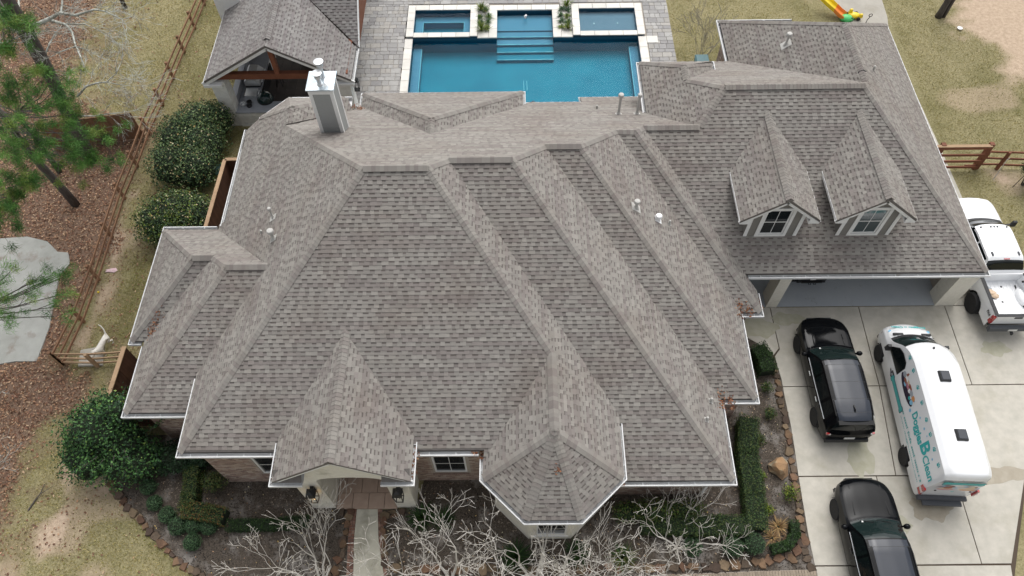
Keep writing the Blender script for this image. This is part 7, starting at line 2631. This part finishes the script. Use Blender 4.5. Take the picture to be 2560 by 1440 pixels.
# ---- bare trees
def grow(m, p, d, L, r, depth, rr, spread=.55, up=.25, tw=None, minr=.004, kids=(2, 3), shrink=.77):
    p = np.array(p, float)
    d = np.array(d, float)
    d /= np.linalg.norm(d)
    pts, rad = [p], [r]
    k = 3 if depth > 0 else 2
    for i in range(k):
        d = d + rr.normal(0, .13, 3) + np.array([0, 0, up * .12])
        d /= np.linalg.norm(d)
        p = p + d * L / k
        pts.append(p)
        rad.append(max(minr, r * (1 - .38 * (i + 1) / k)))
    tgt = tw if (tw is not None and r < .022) else m
    tgt.tube(pts, rad, 6 if r > .03 else 4 if r > .012 else 3, cap=False)
    if depth <= 0:
        return
    n = rr.integers(kids[0], kids[1] + 1)
    for j in range(n):
        q = rr.normal(0, 1, 3)
        q -= d * (q @ d)
        q /= np.linalg.norm(q)
        nd = d + q * spread * rr.uniform(.5, 1.3) + np.array([0, 0, up * .3])
        at_ = pts[-1] if j < 2 else pts[rr.integers(1, len(pts))]
        grow(m, at_, nd, L * shrink * rr.uniform(.75, 1.2), rad[-1] * (.86 if j == 0 else .68), depth - 1, rr, spread, up, tw, minr, (2, 2) if depth == 5 else kids, shrink)


def bare_tree(label, base, stems, L, r, depth, seed, bark='bark_pale', twig='bark_pale', lean=(0, 0), spread=.55, outw=.55, up=.3, name='bare_tree', minr=.006, kids=(2, 3), cat='tree', trunk_h=.0):
    rr = np.random.default_rng(seed)
    t = thing(name, label, cat, (*base, 0))
    m, tw = M(), M()
    for k in range(stems):
        a = 2 * math.pi * (k + rr.uniform(-.2, .2)) / stems + seed
        d = (outw * math.cos(a) + lean[0], outw * math.sin(a) + lean[1], 1)
        grow(m, (base[0] + .08 * math.cos(a), base[1] + .08 * math.sin(a), trunk_h), d, L * rr.uniform(.85, 1.15), r * rr.uniform(.8, 1.1), depth, rr, spread, up, tw, minr, kids)
    m.build('trunk', bark, t, smooth=True)
    tw.build('twigs', twig, t)
    return t


bare_tree('pale leafless crape myrtle left of the front path', gp_(800, 1462), 6, 1.15, .055, 6, 201, outw=.75, lean=(-.05, .1))
bare_tree('pale leafless crape myrtle below the turret, left one', gp_(1125, 1455), 7, 1.2, .062, 6, 202, kids=(2, 4), outw=.8, lean=(-.1, .12))
bare_tree('pale leafless crape myrtle below the turret, right one with thickest stems', gp_(1345, 1462), 7, 1.28, .072, 6, 203, kids=(2, 4), outw=.8, lean=(.05, .15))
bare_tree('pale leafless crape myrtle at the bottom between turret and bed end', gp_(1530, 1490), 6, 1.05, .05, 6, 213, outw=.9, lean=(.1, .1))
bare_tree('small pinkish bare shrub by the right brick wall', gp_(1695, 1368), 8, .9, .04, 5, 204, outw=.95, spread=.6, lean=(0, .1), cat='shrub', name='bare_shrub', kids=(3, 3))
bare_tree('bare grey tree at the left edge, upper one', gp_(-70, 1040), 6, 1.0, .05, 6, 205, outw=.8, lean=(.45, .1), twig='bark_lichen')
bare_tree('bare grey tree at the left edge, lower one', gp_(-60, 1230), 6, 1.0, .05, 6, 206, outw=.8, lean=(.45, .15), twig='bark_lichen')
bare_tree('thin grey bare shrub on the lawn right of the pool deck', gp_(1752, 150), 9, .9, .018, 4, 207, 'twig_grey', 'twig_grey', outw=.6, name='bare_shrub', cat='shrub', minr=.006)
bare_tree('sparse grey shrub beside the left rail fence', gp_(330, 268), 8, .55, .016, 3, 208, 'twig_grey', 'twig_grey', outw=.6, name='bare_shrub', cat='shrub', minr=.006)
bare_tree('dry twiggy shrub at the foot of the plank fence', gp_(290, 400), 8, .5, .014, 3, 209, 'bark_dark', 'bark_dark', outw=.8, name='bare_shrub', cat='shrub', minr=.006)


def vz_(base, px, py):
    """height at which the line of sight passes nearest above a base point"""
    zz = np.linspace(0, 20, 401)
    e = [np.hypot(*(at(px, py, z)[:2] - base)) for z in zz]
    return zz[int(np.argmin(e))]


def limb(m, pts, r0, r1, n=6):
    pts = [np.array(p, float) for p in pts]
    k = len(pts)
    m.tube(pts, [r0 + (r1 - r0) * i / (k - 1) for i in range(k)], n)


# the big dark trunk with white lichen branches, top left
bt = np.array(gp_(228, 400))
ot = thing('lichen_tree', 'dark trunked bare tree with white lichen covered branches, top left', 'tree', (*bt, 0))
tp = [(*bt, 0)] + [tuple(at(px, py, vz_(bt, px, py))) for px, py in ((195, 335), (165, 275), (118, 172), (62, 66), (10, -20), (-40, -90))]
m = M()
limb(m, tp, .34, .2, 12)
m.build('trunk', 'bark_dark', ot, smooth=True)
zt_ = {p: vz_(bt, *p) for p in ((66, 72), (110, 150), (165, 268), (195, 330))}
rr = np.random.default_rng(77)
wt = M()
LIMBS = [([(66, 72), (100, 58), (126, 46), (150, 32), (190, 38), (235, 24), (262, 28), (305, 48)], zt_[(66, 72)], .1, .018), ([(122, 50), (165, 62), (180, 80), (188, 112), (205, 150), (215, 175)], zt_[(66, 72)] - .3, .07, .015),
         ([(152, 34), (155, 12), (157, -10)], zt_[(66, 72)], .05, .03), ([(60, 60), (48, 28), (46, -12)], zt_[(66, 72)] + .5, .06, .03), ([(112, 140), (124, 108), (133, 94)], zt_[(110, 150)], .045, .03),
         ([(188, 116), (150, 130), (118, 146)], zt_[(66, 72)] - .8, .03, .012), ([(190, 116), (215, 124), (242, 138)], zt_[(66, 72)] - .8, .028, .01), ([(170, 60), (210, 60), (235, 70), (262, 84)], zt_[(66, 72)] - .4, .03, .01),
         ([(193, 242), (215, 216), (240, 208), (266, 205), (290, 184), (306, 150)], zt_[(165, 268)], .06, .015), ([(266, 205), (300, 212), (335, 216)], zt_[(165, 268)], .025, .008), ([(203, 290), (235, 290), (275, 284), (335, 277)], zt_[(195, 330)] + 1, .035, .008), ([(-20, 112), (15, 106), (36, 98)], zt_[(66, 72)], .04, .02), ([(50, 82), (20, 70), (-20, 66)], zt_[(66, 72)], .05, .03)]
for pts, z, r0, r1 in LIMBS:
    P = [at(px, py, z + .18 * i * (1 if len(pts) > 5 else .3) + rr.normal(0, .05)) for i, (px, py) in enumerate(pts)]
    wb = M()
    limb(wb, P, r0, r1)
    wb.build('limb', 'bark_lichen', ot, smooth=True)
    for i in range(1, len(P)):
        for _ in range(3 if i > len(P) // 2 else 2):
            d = (P[i] - P[i - 1]) / np.linalg.norm(P[i] - P[i - 1]) + rr.normal(0, .5, 3)
            grow(wt, P[i], d, rr.uniform(.4, .9), min(.016, r1 * 1.0), 3, rr, .6, .05, None, .006)
wt.build('twigs', 'bark_lichen', ot)

# pines
def needle_tuft(V, C, c, r, n, rr, cols, d0):
    d = rr.normal(0, 1, (n, 3)) + np.array(d0) * .9
    d /= np.linalg.norm(d, axis=1)[:, None]
    L = r * rr.uniform(.6, 1.1, n)[:, None]
    s = np.cross(d, rr.normal(0, 1, (n, 3)))
    s /= np.linalg.norm(s, axis=1)[:, None]
    o = np.array(c) + rr.normal(0, .09, (n, 3))
    V.append(np.stack([o - s * .007, o + s * .007, o + d * L + s * .002, o + d * L - s * .002], 1).reshape(-1, 3))
    k = np.array(cols)[rr.integers(0, len(cols))]
    C.append(np.tile(k, (n, 1)) * rr.uniform(.75, 1.2, n)[:, None])


def pine(label, base, trunk_px, top_z, clumps, seed, r0=.2, tufts=(4, 7), nn=120, tr=.24, sp=.4):
    rr = np.random.default_rng(seed)
    base = np.array(base)
    t = thing('pine_tree', label, 'pine tree', (*base, 0), 0, 'pine trees on the left')
    pts = [(*base, 0)] + [tuple(at(px, py, vz_(base, px, py))) for px, py in trunk_px]
    if not trunk_px:
        pts.append((base[0], base[1], top_z))
    m = M()
    limb(m, pts, r0, r0 * .55, 10)
    m.build('trunk', 'bark_dark', t, smooth=True)
    b, V, C = M(), [], []
    tp_ = np.array(pts)
    for px, py, z in clumps:
        c = at(px, py, z)
        zi = max(1.0, z - rr.uniform(.3, 1.2))
        zi = min(zi, tp_[-1][2])
        ax = np.array([np.interp(zi, tp_[:, 2], tp_[:, 0]), np.interp(zi, tp_[:, 2], tp_[:, 1]), zi])
        q = c - ax
        mid = ax + q * .55 + np.array([0, 0, -.12 * np.linalg.norm(q) * .3])
        b.tube([ax, mid, c], [.035, .022, .012], 5)
        for _ in range(rr.integers(*tufts)):
            e = c + rr.normal(0, sp, 3) * (1, 1, .6)
            b.tube([mid + (c - mid) * rr.uniform(.3, 1), e], [.01, .006], 3)
            dd = e - mid
            needle_tuft(V, C, e, tr, nn, rr, GREENS['pine'], dd / (np.linalg.norm(dd) + 1e-6))
    b.build('limb', 'bark_dark', t)
    V, C = np.concatenate(V), np.concatenate(C)
    fast('needles', V, np.arange(len(V)).reshape(-1, 4), 'foliage', C, t)
    return t


cl1 = [(180, 286, 6.5), (245, 323, 5.5), (255, 347, 5.2), (97, 352, 8), (104, 384, 7.5), (194, 376, 5.5), (136, 330, 7), (238, 376, 5), (267, 408, 4.4), (219, 405, 4.8), (44, 384, 8), (15, 359, 9), (170, 352, 6.2), (146, 386, 6.2), (78, 386, 7.6), (120, 300, 7.5), (60, 300, 9), (20, 300, 10), (205, 300, 6.2), (225, 350, 5.6), (155, 415, 5.4), (190, 410, 5.0), (30, 330, 9.2), (75, 340, 8.2), (-10, 330, 9.8)]
pine('pine tree with leaning bare trunk standing in the leaf litter', gp_(190, 512), [(150, 465), (95, 405), (60, 365), (5, 285), (-40, 235)], 12, cl1, 301, .2)
cl2 = [(125, 167, 9.6), (135, 188, 9), (142, 219, 8), (177, 242, 7), (100, 256, 8), (12, 208, 10), (35, 235, 10), (130, 250, 7.8), (173, 288, 6.2), (40, 200, 10.4), (5, 250, 10), (70, 240, 9)]
pine('pine foliage tree behind the leaning trunk, middle left', gp_(150, 430), [(120, 390), (80, 335), (40, 280)], 12, cl2, 302, .13)
cl3 = [(31, 56, 12), (40, 75, 12), (6, 80, 12), (20, 45, 12.5), (10, 110, 11.5), (38, 100, 11.5)]
pine('pine at the top left corner with dark bark', gp_(120, 190), [(80, 120), (30, 45), (0, 0), (-30, -45)], 14, cl3, 303, .26)
cl4 = [(24, 452, 8), (68, 457, 7.4), (15, 493, 7.6), (36, 481, 7.4), (10, 541, 7), (19, 517, 7.2), (-15, 470, 8.4), (55, 430, 8), (40, 505, 7), (60, 480, 7), (0, 520, 7.3), (5, 570, 6.4)]
pine('pine with pale green foliage at the left edge', gp_(-45, 640), [(-60, 600), (-90, 540), (-130, 480)], 12, cl4, 304, .16)
cl5 = [(25, 680, 6), (10, 705, 6), (110, 690, 4.8), (92, 700, 5), (150, 685, 4.4), (165, 690, 4.2), (75, 760, 5), (45, 790, 5.2), (20, 800, 5.4), (158, 735, 4.2), (152, 765, 4.2), (142, 790, 4.2), (10, 760, 5.8), (72, 730, 5), (-10, 730, 6), (130, 700, 4.4)]
pine('sparse pine bough hanging over the pale slab', gp_(-70, 960), [(-75, 915), (-95, 850), (-120, 790)], 9, cl5, 305, .13, (3, 5), 70, .22, .22)
# trunks at the top of the frame
b2 = np.array(gp_(2345, 42))
tt = thing('tree', 'bare grey trunk standing on the right lawn at the top edge', 'tree', (*b2, 0))
m = M()
limb(m, [(*b2, -.05), (b2[0] + .02, b2[1], .4), (b2[0] + .15, b2[1] + .05, 4), (b2[0] + .3, b2[1] + .2, 9)], .2, .1, 12)
limb(m, [(b2[0] + .3, b2[1], .0), (b2[0] + .33, b2[1] + .03, .5), (b2[0] + .6, b2[1] + .25, 5), (b2[0] + .9, b2[1] + .3, 8)], .12, .07, 10)
m.build('trunk', 'bark_dark', tt, smooth=True)
tw = M()
rr = np.random.default_rng(9)
for k in range(9):
    a = k * .7
    grow(tw, (b2[0] + .25, b2[1] + .15, 6 + k * .35), (math.cos(a), math.sin(a), .6), 1.4, .05, 4, rr, .5, .2, None, .006)
tw.build('crown', 'bark_dark', tt)
b3 = np.array(gp_(314, 20))
tt = thing('tree', 'slender dark trunk at the top edge beside the left fence', 'tree', (*b3, 0))
m = M()
limb(m, [(*b3, -.05), (b3[0] + .05, b3[1] + .1, 5)], .13, .09, 10)
m.build('trunk', 'bark_dark', tt, smooth=True)
tw = M()
for k in range(7):
    a = k * .9
    grow(tw, (b3[0] + .05, b3[1] + .1, 3.5 + k * .2), (math.cos(a), math.sin(a), .8), 1.1, .035, 3, rr, .5, .2, None, .006)
tw.build('crown', 'bark_dark', tt)
# staked young evergreen on the right
x, y = gp_(2556, 462)
shrub('young_evergreen', 'small dark evergreen tied to stakes by the right fence', 'tree', [((x, y, 1.05), (.62, .6, .6)), ((x, y, 1.5), (.4, .4, .5))], 2600, .07, GREENS['deep'] + GREENS['holly'][:1], 150)
for k, (a, b, lab) in enumerate((((2483, 449), (2517, 400), 'thin metal stake with bent top left of the young evergreen'), ((2531, 468), (2575, 425), 'thin dark metal stake below the young evergreen'))):
    p = at(*a)
    q = at(*b, 1.0)
    tag(M().tube([p, q, q + (np.array([.12, .05, .1]) if k == 0 else 0)], .015, 5).build('plant_stake', 'black_metal' if k else 'vent_grey'), lab, 'stake', 'plant stakes')

# ---------------------------------------------------------------- loose cover of the ground
def scatter(n, box, rr):
    return rr.uniform(box[0], box[1], n), rr.uniform(box[2], box[3], n)


def clear(x, y):
    """open ground: not under the house, paving, deck or beds"""
    ok = ~((x > -9.4) & (x < 8.9) & (y > 24.4))
    ok &= ~((x > -14.8) & (x < 19.2) & (y > 8.6) & (y < 31.4) & ~((x < -11.5) & (y > 23.6)) & ~((x > 8.9) & (x < 10.6) & (y > 27)))
    ok &= ~((x > 17) & (x < 21.4) & (y > 24)) & ~((x > 18.4) & (x < 21.4) & (y > 16))
    for p in (BED_L, BED_R, wp):
        ok &= sdist(x, y, p) < 0
    ok &= ~((x > 9) & (y < 16.4) & (sdist(x, y, [(9.2, 16.4), (26, 16.4), (26, 12), (19.4, 8.9), (17, 4), (16.4, 0), (9, 0)]) > 0))
    ok &= ~((x > -14.9) & (x < -8) & (y > 27.3))
    return ok


rr = np.random.default_rng(404)
x, y = scatter(150000, (-32, -8, 3.5, 40), rr)
le, gr_, sa = zones(x, y)
keep = (rr.random(len(x)) < np.where(le > .5, .95, .02 + .4 * le)) & clear(x, y)
x, y = x[keep], y[keep]
LC = [lin(*c, .85) for c in ((150, 114, 88), (128, 92, 70), (168, 130, 100), (184, 150, 120), (108, 78, 60), (194, 166, 136), (140, 100, 82), (118, 86, 68))]
V, F, c = leaf_cards(np.stack([x, y, rr.uniform(.012, .05, len(x))], 1), np.tile([0, 0, 1.0], (len(x), 1)), .115, LC, rr, .55, .5)
o = fast('leaf_litter', V, F, 'leaf_dead', c, kind='stuff')
o['label'] = 'brown and pink fallen leaves covering the woods floor on the left'
x, y = scatter(2600, (-20, 19, 4.5, 16), rr)
keep = ((sdist(x, y, BED_L) > .1) | (sdist(x, y, BED_R) > .1)) & ~((x > -11) & (x < 8.4) & (y > 8.7))
x, y = x[keep], y[keep]
V, F, c = leaf_cards(np.stack([x, y, np.full(len(x), .05)], 1), np.tile([0, 0, 1.0], (len(x), 1)), .07, LC[2:6] + TAN, rr, .5, .4)
o = fast('bed_litter', V, F, 'leaf_dead', c, kind='stuff')
o['label'] = 'scattered dry leaves on the dark planting beds'
# mulch chips
x, y = scatter(46000, (-17, 11, 4.6, 15), rr)
keep = ((sdist(x, y, BED_L) > .08) | (sdist(x, y, BED_R) > .08)) & ~((x > -11) & (x < 7) & (y > 8.8))
x, y = x[keep], y[keep]
nz = vnoise(x, y, .9, 21) + .6 * vnoise(x, y, .3, 22)
MC = np.array([lin(*q, .8) for q in ((70, 61, 54), (54, 48, 43), (92, 82, 72), (122, 110, 98))])
V, F, c = leaf_cards(np.stack([x, y, rr.uniform(.032, .05, len(x))], 1), np.tile([0, 0, 1.0], (len(x), 1)), .085, MC, rr, .35, .35)
c = c * (.55 + 1.5 * np.clip((nz - .6) * 1.7, 0, 1))[:, None]
o = fast('mulch_chips', V, F, 'leaf_dead', c, kind='stuff')
o['label'] = 'dark grey bark mulch covering the planting beds'


def blades(name, label, n, box, seed, hgt=.06, wd=.011, dens=None):
    rr = np.random.default_rng(seed)
    x, y = scatter(n, box, rr)
    le, gr_, sa = zones(x, y)
    k = clear(x, y) & (rr.random(n) > le * 1.2) & (rr.random(n) > sa * 1.1)
    k &= rr.random(n) < .35 + .65 * vnoise(x, y, .35, 31)
    x, y, gr_ = x[k], y[k], gr_[k]
    m_ = len(x)
    a = rr.uniform(0, 6.28, m_)
    h = hgt * rr.uniform(.5, 1.2, m_)
    ln = rr.uniform(.02, .09, m_)
    d = np.stack([np.cos(a), np.sin(a)], 1)
    s = np.stack([-d[:, 1], d[:, 0]], 1) * wd
    p = np.stack([x, y], 1)
    z0 = np.zeros(m_)
    V = np.stack([np.c_[p - s, z0], np.c_[p + s, z0], np.c_[p + d * ln[:, None], h]], 1).reshape(-1, 3)
    st = np.array([lin(*q, .8) for q in ((180, 166, 108), (160, 144, 88), (194, 180, 128), (142, 130, 78))])
    gn = np.array([lin(*q, .85) for q in ((122, 118, 52), (100, 104, 46), (146, 136, 70))])
    g_ = (rr.random(m_) < gr_ * 1.0 + .12)[:, None]
    c = np.where(g_, gn[rr.integers(0, 3, m_)], st[rr.integers(0, 4, m_)]) * rr.uniform(.75, 1.2, m_)[:, None]
    o = fast(name, V, np.arange(3 * m_).reshape(-1, 3), 'grass', c, kind='stuff')
    o['label'] = label


blades('lawn_grass', 'straw coloured dormant lawn grass on the left of the house', 230000, (-27, -11, 3.5, 40), 51)
blades('lawn_grass', 'straw coloured dormant lawn grass on the right of the house', 190000, (8.5, 31, 9, 40), 52)
# white pebbles of the two pool planters
for x0, x1, lab in ((-2.09, -1.47, 'white pebbles in the planter beside the spa'), (2.65, 3.27, 'white pebbles in the planter beside the raised basin')):
    x, y = scatter(700, (x0, x1, 34.5, 36.9), rr)
    V, F, c = leaf_cards(np.stack([x, y, rr.uniform(.075, .1, len(x))], 1), np.tile([0, 0, 1.0], (len(x), 1)), .09, [(.7, .69, .66), (.5, .48, .45), (.6, .57, .52)], rr, .8, .5)
    o = fast('pebbles', V, F, 'leaf_dead', c, kind='stuff')
    o['label'] = lab
